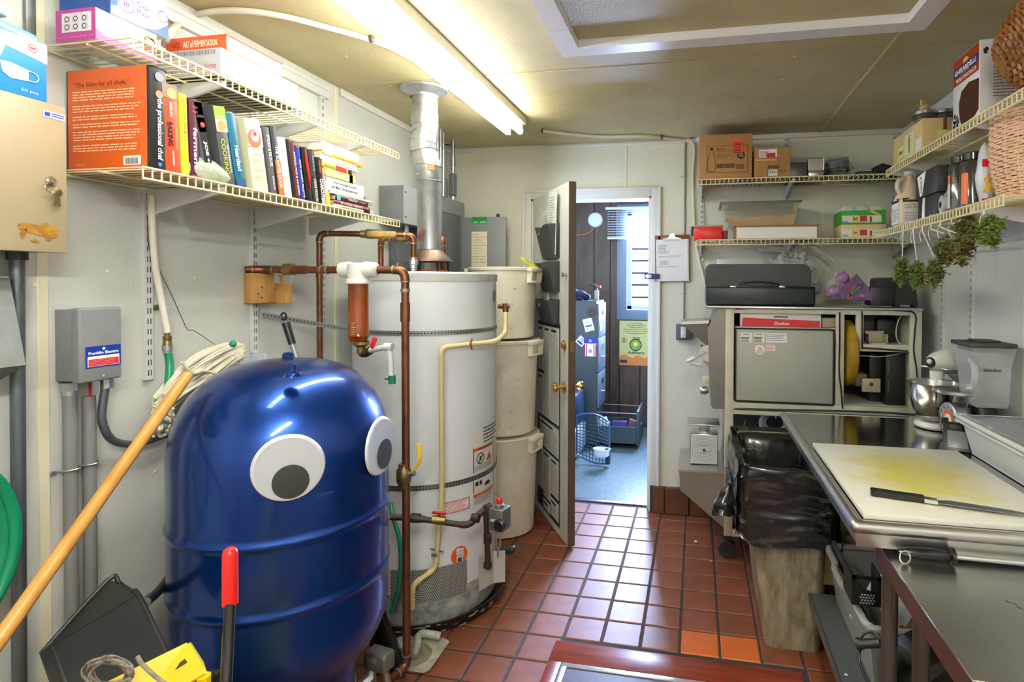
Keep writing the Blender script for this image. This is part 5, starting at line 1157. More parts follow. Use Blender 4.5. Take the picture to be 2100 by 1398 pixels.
ring(ft,P(797,711,Y=YC-.03),(1,0,0),.0145,.03,WHITEP,'elbow'); ring(ft,P(804,778,Y=YC-.03),(0,0,1),.0125,.03,flat(20,120,84,.4),'green_cap')
MB().cyl(P(790,775,Y=YC-.03),P(797,776,Y=YC-.03),.006,n=8).build('small_screw',GALV,ft)
# cream T&P pipe
TP = mat('cream_cpvc',lin(220,206,150),.4,noise=.15,nscale=10)
t = thing('discharge_pipe','cream plastic discharge pipe running down the front of the heater','pipe',P(905,1000,Y=2.1))
def HS(x,y,off=.03): return CYL(x,y,HC,HR+off)
tv = P(1036,628,Y=2.56)
pipe(t,[P(1037,640,Y=2.52),P(1037,682,Y=2.50),P(1018,700,Y=2.36),HS(905,712,.03),HS(906,1020,.03)+V((0,0,0)),HS(893,1165,.03),P(846,1199,Y=2.12),P(846,1248,Y=2.12)],.0105,TP,fit=True)
for o in [o for o in t.children if o.name.startswith('solder_ring')]: o.data.materials[0] = TP
MB().tube([P(1036,622,Y=2.53),P(1037,640,Y=2.53)],.014,10).tube([P(1022,628,Y=2.53),P(1046,628,Y=2.53)],.011,10).build('relief_valve',mat('dull_bronze',lin(120,88,56),.45,.7,noise=.4,nscale=30),t)
MB().tube([P(1046,624,Y=2.52),P(1047,640,Y=2.52)],.003,6).build('test_lever',GALV,t)
c = P(968,705,Y=2.25); MB().tube([c+V((0,-.002,.022)),c+V((0,-.016,0)),c+V((0,-.002,-.022))],.004,8,sm=3).build('pipe_clip',mat('rust',lin(150,84,52),.7),t)
c = HS(893,1135,.03); MB().box(c.x-.012,c.x+.012,c.y-.014,c.y-.010,c.z-.006,c.z+.006).tube([c+V((-.035,.02,.01)),c+V((.035,.0,.012))],.004,6).build('pipe_clip',GALV,t)
# gas line and valve
t = thing('gas_pipe','black iron gas pipe with red valve handle in front of the heater','pipe',P(900,1065,Y=2.08))
g = [P(800,1060,Y=1.98),P(852,1062,Y=2.02),P(962,1078,Y=2.10),P(992,1044,Y=2.16),P(999,1040,Y=2.17),P(1001,1150,Y=2.17)]
pipe(t,g[:5],.0115,IRON,fit=True); MB().tube([P(996,1036,Y=2.165),P(1001,1165,Y=2.165)],.0115,14).build('drip_leg',IRON,t)
for o in list(t.children):
    if o.name.startswith('solder'): bpy.data.objects.remove(o)
for x,y,l in ((852,1062,.035),(975,1062,.03)): ring(t,P(x,y,Y=2.03 if x < 900 else 2.12),(1,0,0),.018,l,IRON,'union')
for y in (1042,1098,1108,1158): ring(t,P(1000,y,Y=2.165),(0,0,1),.017,.018,IRON,'coupling')
p = P(900,1066,Y=2.05); ring(t,p,(1,.3,-.1),.016,.05,OLDBRASS,'gas_cock'); MB().tube([p+V((0,0,.012)),p+V((0,0,.024))],.006,8).build('stem',OLDBRASS,t)
MB(MX.Translation(p+V((0,0,.028)))).box(-.028,.028,-.007,.007,-.005,.005,bev=.004).build('red_handle',flat(176,30,40,.35),t)
gv = thing('gas_valve','grey cast gas control valve with red button at heater front','gas valve',P(1024,1090,Y=2.15))
c = P(1024,1062,Y=2.16)
q = MX.Translation(c) @ MX.Rotation(R(-12),4,'Z')
CASTM = mat('cast_zinc',lin(136,136,130),.45,.5,noise=.5,nscale=24)
MB(q).box(-.035,.034,-.03,.04,-.045,.045,bev=.008).build('valve_body',CASTM,gv)
MB(q).lathe([(0,.045),(.02,.045),(.02,.056),(.012,.06),(0,.06)],n=20).build('top_boss',CASTM,gv)
MB(q).lathe([(0,.06),(.012,.06),(.013,.078),(.009,.084),(0,.085)],n=16).build('red_button',flat(200,34,40,.3),gv)
dq = q @ MX.Translation((.022,-.03,-.012)) @ MX.Rotation(R(90),4,'X')
MB().lathe([(0,0),(.024,0),(.024,.012),(.019,.016),(0,.016)],m=dq,n=20).build('temperature_dial',BLACK,gv)
mb = MB(); lettering(mb,'ABC',q @ frame((-.024,-.0305,-.005),(1,0,0),(0,0,1)),.026,.012,bold=.04); mb.build('lettering',W1_,gv)
MB().tube([q @ V((.0,-.02,-.045)),P(1018,1105,Y=2.14),P(1022,1140,Y=2.16)],.003,6,sm=4).tube([q @ V((.014,-.02,-.045)),P(1026,1110,Y=2.14),P(1020,1140,Y=2.17)],.003,6,sm=4).build('burner_tubes',GALV,gv)
s0,z1 = sang(1000,1126); s1,z0 = sang(1017,1200)
a = P(1036,1130,Y=2.2); b_ = P(1036,1190,Y=2.2)
hs = MB(); c0 = P(980,1145,Y=2.235); c1 = P(1012,1140,Y=2.20); c2 = P(1035,1128,Y=2.22)
MB().plate(P(983,1212,Y=2.235),P(1012,1195,Y=2.195),P(1012,1130,Y=2.195),P(982,1140,Y=2.235),.002).plate(P(1012,1195,Y=2.195),P(1036,1192,Y=2.22),P(1036,1128,Y=2.22),P(1012,1130,Y=2.195),.002).build('bent_shield',mat('dirty_white_metal',lin(190,190,182),.4,noise=.3,nscale=12),gv)
MB().tube([P(1030,1128,Y=2.3),P(1050,1130,Y=2.28)],.012,10).ball(P(1050,1126,Y=2.28),.016).build('igniter_knob',BLACK,gv)
# green hose behind
tag(MB().tube([P(801,1030,Y=2.1),P(806,1060,Y=2.06),P(818,1100,Y=2.04),P(822,1150,Y=2.04),P(816,1210,Y=2.04),P(802,1256,Y=2.04)],.0085,10,sm=5).build('garden_hose',GH),'green hose hanging between blue tank and heater','hose')
# drain
t = thing('floor_drain','square white floor drain with a round basin beside the copper pipe foot','drain',P(855,1345,Z=0))
a,b_,c_,d_ = P(768,1322,Z=.004),P(900,1322,Z=.004),P(862,1374,Z=.004),P(720,1372,Z=.004)
dc = P(848,1345,Z=0)
DRM = mat('dirty_white_enamel',lin(206,204,190),.4,noise=.4,nscale=18,col2=lin(120,116,100))
x0_,x1_,y0_,y1_ = dc.x-.115,dc.x+.105,dc.y-.09,dc.y+.12; cc = V((dc.x,dc.y,0)); n = 32
sq = []
for i in range(n):
    a_ = 2*math.pi*i/n; ux,uy = math.cos(a_),math.sin(a_); k_ = min((x1_-cc.x)/ux if ux > 0 else (x0_-cc.x)/ux if ux < 0 else 9,(y1_-cc.y)/uy if uy > 1e-6 else (y0_-cc.y)/uy if uy < -1e-6 else 9); sq.append((cc.x+ux*k_,cc.y+uy*k_,.006))
ci = [(cc.x+math.cos(2*math.pi*i/n)*.07,cc.y+math.sin(2*math.pi*i/n)*.07,.006) for i in range(n)]
MB().add(sq+ci,[(i,(i+1) % n,n+(i+1) % n,n+i) for i in range(n)]).build('plate',DRM,t)
MB().lathe([(.07,.006),(.072,.008),(.066,.008),(.062,.0012),(.04,.001),(.035,.004),(.03,.0015),(0,.001)],cc,32).build('basin',mat('stained_basin',lin(150,144,116),.35,noise=.5,nscale=24),t)
MB().lathe([(.022,.0025),(.022,.006),(.012,.006),(0,.005)],cc,16).build('strainer',GALV,t)
# pressure switch
t = thing('pressure_switch','small grey pressure switch box at the foot of the blue tank','pressure switch',P(778,1385,Y=1.80))
c = P(778,1352,Y=1.80)
MB(MX.Translation(c) @ MX.Rotation(R(-10),4,'Z')).box(-.048,.048,-.03,.03,-.03,.034,bev=.011,seg=3).build('cover',CASTM,t)
MB(MX.Translation(c) @ MX.Rotation(R(-10),4,'Z')).box(-.03,.012,-.0315,-.03,.006,.024,bev=.0005).build('embossed_panel',mat('cast_zinc_light',lin(160,160,156),.4,.5),t)
MB().tube([c+V((-.02,-.01,-.03)),c+V((-.02,-.015,-.052)),c+V((-.045,-.04,-.075))],[.014,.017,.02],6).tube([c+V((.02,0,-.03)),c+V((.03,0,-.07)),c+V((.035,0,-.11))],.013,10).build('fittings',GALV,t)
MB().tube([c+V((-.02,-.01,-.05)),c+V((-.02,.02,-.2)),c+V((-.02,.03,-c.z+.01))],.012,8).build('stand_pipe',GALV,t)
# broom between tank and heater
t = thing('broom','broom with black bristles and grey handle, tucked behind the blue tank','broom',P(795,1330,Z=0))
bt,bb_ = P(586,662,Y=1.99),P(772,1262,Y=1.99)
MB().tube([bt.lerp(bb_,.07),bb_],.0115,12).build('handle',mat('grey_handle',lin(150,156,164),.35,.3),t)
dd_ = (bb_-bt).normalized(); MB().tube([bt,bt.lerp(bb_,.075)],[.016,.014],12).build('grip',BLACK,t)
MB().tube([bt-dd_*.028+V((math.cos(i*.5236)*.0,0,0))+V((math.cos(i*.5236)*.012,0,math.sin(i*.5236)*.014)) for i in range(12)],.004,6,closed=True).build('hanging_loop',BLACK,t)
mb = MB(); r2 = random.Random(4)
for i in range(150):
    u = r2.random(); a = bb_+V((-.01+.04*u,r2.uniform(-.02,.02),.01)); b_ = P(758+75*u,1338,Y=1.97+r2.uniform(-.06,.03)); b_.z = max(.004,.02*r2.random()); mb.tube([a,a.lerp(b_,.5)+V((r2.uniform(-.008,.008),0,0)),b_],.0016,3,caps=False)
mb.build('bristles',BLACK,t,kind='stuff')
# ---------------- blue tank
TC = V((-1.266,1.55,0)); TR = .305
TB = mat('metallic_blue_paint',lin(14,66,156),.3,.78,noise=.35,nscale=2.5,coat=.5)
bt_ = thing('pressure_tank','large metallic blue pressure tank with two stick-on googly eyes','tank',(TC.x,TC.y,0))
pr = [(0,.235)]; zc2,zd = 1.0,.248
pr = [(TR*math.sin(R(a)),.48-.26*math.cos(R(a))) for a in range(4,91,6)]
for zz in (.590,.782): pr += [(TR,zz-.06),(TR,zz-.022),(TR,zz-.012),(TR+.004,zz-.006),(TR+.005,zz),(TR+.004,zz+.006),(TR,zz+.012),(TR,zz+.022),(TR,zz+.06)]
pr += [(TR,.90),(TR,.945)]
pr = [(r_,z) for r_,z in pr]
def dome(a): c_,s_ = math.cos(R(a)),math.sin(R(a)); return (TR*c_**.72,.955+.285*s_**.92)
pr += [dome(a) for a in range(2,90,4)]+[(.001,1.24)]
MB().lathe(pr,TC,96).build('shell',TB,bt_,ang=60)
MB().lathe([(.2,0),(.205,.0),(.205,.30),(.2,.30),(.2,0)],TC,48).build('base_ring',TB,bt_)
tc = P(601,765,Y=1.5); tc = V((TC.x-.02,TC.y-.06,1.232))
tc = P(601,768,Z=1.225)
def tz(p): r_ = math.hypot(p.x-TC.x,p.y-TC.y); return 1.24-.27*(r_/TR)**2*.5
tc.z = 1.2
MB().lathe([(.026,.008),(.02,.016),(.02,.02),(.010,.022),(.010,.042),(.004,.046),(0,.046)],(tc.x,tc.y,tc.z+.012),8).build('valve_cap',TB,bt_)
pc = V((TC.x-.03,TC.y+.05,1.225)); MB().lathe([(0,.03),(.014,.03),(.018,.024),(.018,0)],pc,6).build('plug',TB,bt_)
def eye(x,y,r_,px,py,label):
    c = CYL(x,y,TC,TR+.002); n_ = V((c.x-TC.x,c.y-TC.y,0)).normalized(); q = frame(c+n_*.004,V((-n_.y,n_.x,0)),(0,0,1))
    t = thing('googly_eye',label,'googly eye',c)
    MB().lathe([(0,.0),(r_,.0),(r_+.003,.002),(r_,.008),(r_*.94,.010)],m=q,n=48).build('rim',mat('eye_rim',lin(214,216,220),.2),t)
    MB().lathe([(r_*.96,.009),(0,.009)],m=q,n=48).build('white_disc',mat('eye_white',lin(190,196,204),.4),t)
    MB().lathe([(0,.0115),(r_*.52,.0115),(r_*.52,.0095)],m=q @ MX.Translation((px*r_,py*r_,0)),n=40).build('pupil',mat('eye_black',(.006,.006,.006),.3),t)
    MB().lathe([(r_*.99,.009),(r_*.96,.016),(r_*.75,.026),(r_*.4,.033),(.001,.035)],m=q,n=48).build('clear_dome',mat('eye_dome',(1,1,1),.03,alpha=.05,spec=.5),t)
eye(592,957,.086,.05,-.42,'googly eye stuck on the front of the blue tank, the left one')
eye(775,913,.086,.18,-.34,'googly eye stuck near the right edge of the blue tank')
s0,z0 = sang(650,1020,TC,TR); mb = MB(); lettering(mb,'UN 20298',MX.Translation((s0,z0,.0006)),.045,.009); wrap(mb,TC,TR).build('lettering',flat(60,90,160),bt_)
# ---------------- mop,pole,dustpan,bucket
STR = mat('mop_cotton',lin(226,220,198),.9,noise=.25,nscale=40,bump=.5,bscale=300)
t = thing('string_mop','cream string mop head resting upside down against the left wall','mop',P(410,800,X=LX+.09))
r2 = random.Random(12); mb = MB()
for i in range(64):
    u = r2.random(); k = r2.random()
    a = P(468+30*u,702+28*k,X=LX+.03+.03*k); m1 = P(400+40*u,722+50*k+8*r2.random(),X=LX+.05+.03*r2.random()); m2 = P(345+25*u,775+45*k,X=LX+.06+.03*r2.random()); e = P(312+30*u,815+45*r2.random(),X=LX+.05+.03*r2.random())
    tail = P(500-8*k,715+30*k,X=LX+.03+.02*k)
    mb.tube([tail,a,m1,m2,e],.0052,5,sm=4)
mb.build('cotton_strands',STR,t,kind='stuff')
mb = MB()
for i in range(26):
    p = P(322+22*r2.random(),812+60*r2.random(),X=LX+.06+.03*r2.random()); mb.tube([p+V((.016*math.cos(k*1.3+i),.012*math.sin(k*1.1),.016*math.sin(k*1.3+i)-.004*k)) for k in range(6)],.005,5,sm=2)
mb.build('curly_ends',STR,t,kind='stuff')
mb = MB(); a = P(372,742,X=LX+.09); b_ = P(470,775,X=LX+.09); mb.tube([a,P(395,765,X=LX+.09),P(420,760,X=LX+.09),b_],.005,6,sm=4); mb.build('tie_cord',STR,t)
MB().ball(P(478,705,X=LX+.09),.012,10,8).build('green_tie',flat(20,130,96),t)
tp,bp_ = P(388,764,Y=1.335),P(-2,1312,Y=.86); d = (bp_-tp); fl_ = tp+d*((tp.z-.01)/-d.z)
WOODH = mat('varnished_wood_pole',lin(218,168,88),.32,noise=.3,nscale=6,col2=lin(186,130,60),stretch=(2,2,.4))
dn = d.normalized(); q = [tp,tp+dn*.004,tp+dn*.012]+[tp+d*k for k in (.1,.5,1)]+[fl_]
tag(MB().tube(q,[.006,.011,.0145,.0148,.0148,.0148,.0148],16).build('wooden_pole',WOODH),'long varnished wooden pole leaning on the shoulder of the blue tank','pole')
# grey board corner behind the tank
a = P(505,725,Y=1.86); tag(MB().box(a.x-.1,P(539,720,Y=1.86).x,1.87,1.885,.01,a.z,bev=.002).build('grey_board',flat(176,184,196,.5)),'pale grey board corner behind the mop and the blue tank','board')
# dustpan
DPM = mat('scuffed_black_plastic',lin(38,39,39),.42,noise=.35,nscale=10,col2=lin(22,22,22),bump=.15,bscale=30)
t = thing('dustpan','black plastic lobby dustpan lying beside the blue tank, bottom left','dustpan',P(210,1420,Y=1.0))
A = P(84,1340,Y=1.02); B = P(285,1221,Y=1.10); Cc = P(345,1345,Y=1.03); Dd = P(130,1470,Y=.96)
E_ = P(82,1330,Y=1.05); F_ = P(222,1188,Y=1.16); G_ = P(250,1200,Y=1.165)
th = .004
MB().plate(Dd,Cc,B,A,th).build('floor_plate',DPM,t)
MB().plate(A,B,G_,F_,th).build('back_wall',DPM,t)
MB().tube([A,F_,G_.lerp(F_,.3)+V((0,0,.004)),G_,B.lerp(G_,.4),B,Cc],.0055,8,sm=3).build('rolled_lip',DPM,t)
MB().tube([A.lerp(B,.12),Dd.lerp(Cc,.12)+V((0,-.004,0))],.006,8).build('rib',DPM,t)
MB().plate(A,Dd,Dd+V((-.02,.10,0)),E_+V((0,.03,0)),th).build('side_wall',DPM,t)
hb = B.lerp(Cc,.18)+V((-.01,.01,0)); he = P(338,1196,X=-1.562)
MB().tube([hb,he,V((-1.625,1.56,he.z+.06))],.0125,12,sm=4).build('handle',DPM,t)
# yellow wringer + red handled lever
YB = mat('worn_yellow_plastic',lin(236,202,20),.4,noise=.5,nscale=7,col2=lin(206,170,16))
t = thing('mop_wringer','yellow mop wringer with worn black edges, bottom left of the photo','mop wringer',P(320,1420,Y=.9))
a,b_,c_,d_ = P(205,1410,Y=.80),P(382,1322,Y=.92),P(418,1385,Y=.88),P(260,1480,Y=.78)
MB().plate(d_,c_,b_,a,.006).build('front_panel',YB,t)
e_,f2 = P(205,1415,Y=.9)+V((-.02,.06,0)),P(412,1362,Y=1.02)
MB().plate(c_,f2,P(386,1322,Y=.96),b_,.006).build('side_panel',YB,t)
MB().tube([a,b_,c_],.0042,8).build('rim',YB,t)
bk_ = [(x,y,z) for z,i_ in ((.06,.04),(.42,0)) for x,y in ((-1.40+i_,.70+i_),(-.76-i_,.70+i_),(-.76-i_,1.0-i_),(-1.40+i_,1.0-i_))]
MB().add(bk_,[(3,2,1,0),(0,1,5,4),(1,2,6,5),(2,3,7,6),(3,0,4,7)]).build('bucket_body',YB,t)
MB().tube([(x,y,.42) for x,y,z in bk_[4:]],.012,8,closed=True).build('bucket_rim',YB,t)
for x,y in ((-1.32,.78),(-.84,.78),(-1.32,.92),(-.84,.92)): MB().cyl((x-.012,y,.03),(x+.012,y,.03),.03,n=14).build('caster',BLACK,t)
MB().tube([d_,V((d_.x,d_.y,.42))],.012,8).tube([c_,V((c_.x,c_.y,.42))],.012,8).build('wringer_leg',YB,t)
MB().tube([a+V((.012,-.010,-.008)),b_+V((-.006,-.010,-.012))],.0034,6).build('worn_edge',K,t)
mb = MB(); q = frame(b_.lerp(c_,.5).lerp(a.lerp(d_,.5),.15)+V((0,-.0065,0)),(b_-a),V((0,0,1))); mb.prism([(.0,.012),(.008,.014),(.018,-.012),(.012,-.030),(-.002,-.006),(-.016,-.006)],0,.0006,m=q); mb.build('worn_patch',flat(66,62,54),t)
rp = thing('twine','bundle of dirty grey twine lying over the yellow wringer','twine',P(250,1400,Y=.84))
mb = MB(); r2 = random.Random(3)
for k in range(7):
    cx,cy = 222+r2.uniform(-8,10),1382+r2.uniform(-8,8); rx_,ry_ = 42+r2.uniform(-8,8),26+r2.uniform(-6,6)
    mb.tube([P(cx+rx_*math.cos(i*.45),cy-ry_*math.sin(i*.45),Y=.80+.02*math.sin(i+k)) for i in range(14)],.0026,6,sm=3,closed=True)
mb.tube([P(282,1346,Y=.79),P(292,1362,Y=.785),P(320,1388,Y=.78),P(345,1405,Y=.78)],.0035,6,sm=3)
mb.build('cords',mat('dirty_twine',lin(160,150,132),.9,noise=.7,nscale=60,col2=lin(70,62,54)),rp,kind='stuff')
lv = thing('wringer_lever','black steel wringer lever with a red rubber grip in front of the blue tank','lever',P(465,1420,Y=.95))
l0,l1,l2 = P(472,1135,Y=.93),P(472,1238,Y=.93),P(462,1430,Y=.88)
MB().tube([l1+V((0,0,.02)),l1.lerp(l2,.3),l2,l2.lerp(l1,-.6)],.0105,16,sm=3).build('bar',mat('gloss_black_bar',(.012,.012,.012),.18),lv)
MB().tube([l0+V((0,0,.012)),l0+V((0,0,.008)),l0,l1],[.006,.0115,.0138,.0142],20).build('red_grip',mat('red_rubber_grip',lin(214,36,34),.3),lv)
c = P(428,1385,Y=.95); MB().tube([c+V((-.02,0,-.004)),c+V((.03,0,.006))],.010,10).lathe([(.005,0),(.012,0),(.012,.01),(.005,.01)],m=frame(c+V((.012,-.01,.002)),(1,0,0),(0,0,1)),n=16).build('pivot',BLACK,lv)
# ---------------- stacked white bins
CANM = mat('grimy_white_bin',lin(244,242,228),.4,noise=.2,nscale=5,col2=lin(216,208,182))
SMUD = mat('black_smudge',lin(110,104,88),.7)
CC = V((-1.15,3.25,0))
def can(z0,z1,rt,rb,label,seed):
    t = thing('round_bin',label,'bin',(CC.x,CC.y,z0),group='stack of three white round bins')
    h_ = z1-z0
    MB().lathe([(0,z0+.004),(rb-.01,z0+.004),(rb,z0+.012),(rt-.012,z1-.10),(rt-.008,z1-.085),(rt-.004,z1-.02),(rt+.004,z1-.018),(rt+.006,z1-.004),(rt,z1),(rt-.01,z1-.002),(rt-.014,z1-.02)],CC,56).build('bin_body',CANM,t,ang=40)
    MB().lathe([(rt-.012,z1-.003),(rt-.04,z1-.006),(0,z1-.006)],CC,40).build('lid',CANM,t)
    for a in (-12,168):
        q = MX.Translation((CC.x,CC.y,0)) @ MX.Rotation(R(a),4,'Z')
        mb = MB(q); mb.box(rt-.006,rt+.026,-.075,.075,z1-.028,z1-.004,bev=.006)
        for y in (-.058,.058): mb.prism([(rt-.01,z1-.095),(rt+.018,z1-.080),(rt+.024,z1-.028),(rt-.01,z1-.028)],-.008,.008,m=q.inverted() @ q @ MX(((1,0,0,0),(0,0,1,y),(0,1,0,0),(0,0,0,1))))
        mb.box(rt-.01,rt+.022,-.064,.064,z1-.092,z1-.078,bev=.004); mb.build('handle',CANM,t)
    mb = MB(); r2 = random.Random(seed)
    for i in range(22):
        s_ = R(r2.uniform(-100,-30))*rt; z_ = z0+h_*r2.uniform(.05,.75); rr_ = rb+(rt-.012-rb)*(z_-z0)/(h_-.10)
        m_ = MB(); blob(m_,MX.Translation((s_/rt*rr_,z_,.0)) @ MX.Rotation(r2.uniform(0,3),4,'Z'),0,0,r2.uniform(.002,.008),r2.uniform(.0008,.002),i,n=8,lift=.0012); wrap(m_,CC,rr_+.0005); mb.v,mb.f,mb.fm = mb.v+m_.v,mb.f+[tuple(k+len(mb.v) for k in f) for f in m_.f],mb.fm+m_.fm
    mb.build('smudges',SMUD,t,ang=5,kind='stuff')
can(0.0,.585,.215,.185,'round white bin at the bottom of the stack beside the open door',1)
can(.592,1.150,.215,.188,'round white bin in the middle of the stack beside the open door',2)
can(1.157,1.575,.208,.182,'round white bin on top of the stack beside the open door',3)
# ---------------- electrical gear in the corner
y0_ = P(777,400,X=LX).y; xf = P(828,385,Y=y0_).x; z1_ = P(828,379,Y=y0_).z; z0_ = P(828,457,Y=y0_).z
t = thing('junction_box','large grey metal junction box on the left wall behind the flue pipe','junction box',((LX+xf)/2,y0_+.2,z0_))
MB().box(LX+.001,xf-.003,y0_,y0_+.46,z0_,z1_,bev=.002).build('box',GREYM,t); MB().box(xf-.003,xf,y0_-.001,y0_+.461,z0_-.001,z1_+.001).build('cover',mat('grey_painted_metal_light',lin(156,162,164),.4),t)
for f_ in (.22,.78):
    mb = MB(); q = frame((LX+.06,y0_-.0008,z0_+(z1_-z0_)*f_),(1,0,0),(0,0,1)); disc(mb,q,0,0,.022,.020); disc(mb,q,0,0,.012,.010); mb.build('knockout',flat(104,108,110),t)
mb = MB(); [mb.box(xf,xf+.003,y0_+.015,y0_+.022,z,z+.01) for z in (z0_+.03,z1_-.04)]; mb.build('screw',BLACK,t)
y1_ = P(793,500,X=LX).y+.02; x2 = P(818,500,Y=y1_).x; zb_ = 1.50
t = thing('disconnect_box','dark grey electrical boxes below the junction box','electrical box',(LX+.06,y1_+.1,zb_))
MB().box(LX+.001,x2,y1_,y1_+.16,zb_,P(800,487,Y=y1_).z,bev=.005).build('box',mat('dark_grey_metal',lin(96,100,104),.45),t)
MB().box(LX+.001,x2+.05,y1_+.17,y1_+.30,zb_,P(800,490,Y=y1_).z,bev=.005).build('box',MATS['dark_grey_metal'],t)
MB().box(LX+.05,LX+.056,y1_-.001,y1_,zb_+.07,zb_+.09).build('switch',WHITEP,t)
MB().tube([(xf-.04,y0_+.1,z0_),(xf-.04,y0_+.1,z0_-.10)],.013,10).build('nipple',GALV,t)
yp0,yp1 = 3.02,3.56; xp = P(951,418,Y=yp1).x; zp1 = P(951,418,Y=yp1).z; zp0 = 1.30
t = thing('electric_panel','grey breaker panel in the corner with its door swung open','electric panel',(LX+.08,3.3,zp0))
MB().box(LX+.001,xp-.004,yp0,yp1,zp0,zp1,bev=.002).build('enclosure',mat('dark_grey_metal',lin(96,100,104),.45),t)
MB().box(xp-.004,xp,yp0-.01,yp1+.01,zp1-.09,zp1+.004).box(xp-.004,xp,yp0-.01,yp0+.06,zp0,zp1-.09).box(xp-.004,xp,yp1-.05,yp1+.01,zp0,zp1-.09).build('trim_frame',GREYM,t)
dx0 = P(942,450,Y=3.52).x+.0; dx1 = P(1038,445,Y=3.52).x; dz1 = P(1000,445,Y=3.52).z
dd = MB().box(max(dx0,xp+.002),dx1,3.515,3.53,1.22,dz1,bev=.003).build('panel_door',GREYM,t)
for z in (dz1-.06,dz1-.17): MB().cyl((dx0+.004,3.512,z-.025),(dx0+.004,3.512,z+.025),.006,n=8).build('hinge',GALV,dd)
p = P(1021,440,Y=3.51); MB().box(p.x-.012,p.x+.006,3.515,3.53,dz1,dz1+.02,bev=.002).build('latch',BLACK,dd)
q = frame(P(967,458,Y=3.5145),(1,0,0),(0,0,1)); w_ = P(999,458,Y=3.51).x-P(967,458,Y=3.51).x
card('green_label',q,w_,.042,flat(22,140,76),dd,flat(200,236,214),lambda mb,m: (rect(mb,m,w_*.12,w_*.4,.005,.009),rect(mb,m,w_*.55,w_*.95,.005,.010)))
mb = MB(); lines(mb,q @ MX.Translation((0,0,.0006)),w_*.1,w_*.95,.014,.038,4,.3,.2); mb.build('lettering',flat(10,90,44),dd)
q = frame(P(967,546,Y=3.5145),(1,0,0),(0,0,1)); h_ = P(967,475,Y=3.51).z-q[2][3]
def handlist(mb,m):
    for i,s_ in enumerate(('1) 1007','2) Exhaust Fan Hood','   + Office','3) Make up Air','4) Walk in Cooler','5) Lights N','6) Reach in','7) Ice O','8) Walk in Comp','9) Water heater','10) Cash Register')): lettering(mb,s_,m @ MX.Translation((.006,h_*(.90-.08*i),0)),w_*min(.92,.055*len(s_)),h_*.042,shear=.25,bold=.0)
card('handwritten_list',q,w_,h_,flat(226,220,190),dd,flat(50,50,60),handlist)
for i,(x,yy,lb) in enumerate(((897,3.10,'left'),(903,3.17,'middle'),(909,3.24,'right'))):
    p = P(x,400,Y=yy); tag(MB().cyl((p.x,yy,zp1),(p.x,yy,CZ),.0115,n=12).build('conduit_pipe',GALV),'steel conduit from the breaker panel to the ceiling, %s of the three side by side' % lb,'conduit')
p = P(929,330,Y=3.42)
t = thing('conduit_pipe','steel conduit with two elbow boxes standing alone in the room corner','conduit',(p.x,3.42,zp1))
MB().cyl((p.x,3.42,P(929,358,Y=3.42).z),(p.x,3.42,CZ),.0135,n=12).cyl((p.x,3.42,P(929,325,Y=3.42).z),(p.x,3.42,P(929,340,Y=3.42).z),.017,n=12).build('pipe',GALV,t)
MB().box(p.x-.02,p.x+.02,3.395,3.445,zp1+.03,P(929,356,Y=3.42).z,bev=.012).build('elbow_body',mat('dark_grey_metal',lin(96,100,104),.45),t)
MB().box(p.x-.075,p.x-.03,3.375,3.42,zp1+.004,P(922,366,Y=3.42).z,bev=.012).build('elbow_body',GREYM,t)
MB().cyl((p.x,3.42,zp1),(p.x,3.42,zp1+.03),.016,n=12).build('nipple',GALV,t)
tag(MB().cyl((p.x-.02,3.5,CZ-.02),(p.x-.12,3.42,CZ-.02),.004,n=6).build('ceiling_hook',BLACK),'small dark hook under the ceiling above the breaker panel','hook').name = 'dark_hook'
# ================================================================ BACK WALL,RIGHT OF THE DOOR
from mathutils import noise as NZ
def stuffbag(name,c,rx,ry,rz,m,label,cat,amp=.25,seed=0,freq=9,parent=None,n=28):
    def f_(u,v):
        a_,b_ = u*2*math.pi,(v-.5)*math.pi; d = V((math.cos(a_)*math.cos(b_),math.sin(a_)*math.cos(b_),math.sin(b_)))
        k = 1+amp*NZ.noise(d*freq*.3+V((seed,0,0)))*1.6+amp*.5*NZ.noise(d*freq+V((0,seed,0)))
        p = V((d.x*rx*k,d.y*ry*k,d.z*rz*k)); p.z = max(p.z,-rz*.9); return c+p
    o = MB().grid(f_,n,n).build(name,m,parent,ang=28)
    return tag(o,label,cat) if parent is None else o
hz = P(1600,275,Y=BY).z
struct('trim_9',MB().box(P(1428,280,Y=BY).x,RX,BY-.018,BY,hz-.03,hz+.018,bev=.003).box(P(1428,280,Y=BY).x,RX,BY-.022,BY-.018,hz+.004,hz+.018),STDM)
for (x,yb,lb) in ((1438,535,'slotted shelf upright on the back wall beside the cream tube'),(1611,412,'slotted shelf upright in the middle of the back wall shelves'),(1831,535,'slotted shelf upright on the back wall near the right corner')):
    p = P(x,yb,Y=BY); q = V((p.x,BY,0)); standard('shelf_upright',q,p.z,hz,'y',lb)
BX0,BX1 = -.006,1.15
zb1,zb2_ = 2.088,1.737
wire_shelf('cream wire shelf on the back wall, upper one under the cardboard boxes','x',BX0,BX1,BY-.016,BY-.30,zb1,[P(1438,400,Y=BY).x,P(1611,400,Y=BY).x,P(1831,400,Y=BY).x])
wire_shelf('cream wire shelf on the back wall, lower one with the red tub','x',BX0,BX1,BY-.016,BY-.30,zb2_,[P(1438,400,Y=BY).x,P(1611,400,Y=BY).x,P(1831,400,Y=BY).x])
SY = BY-.295
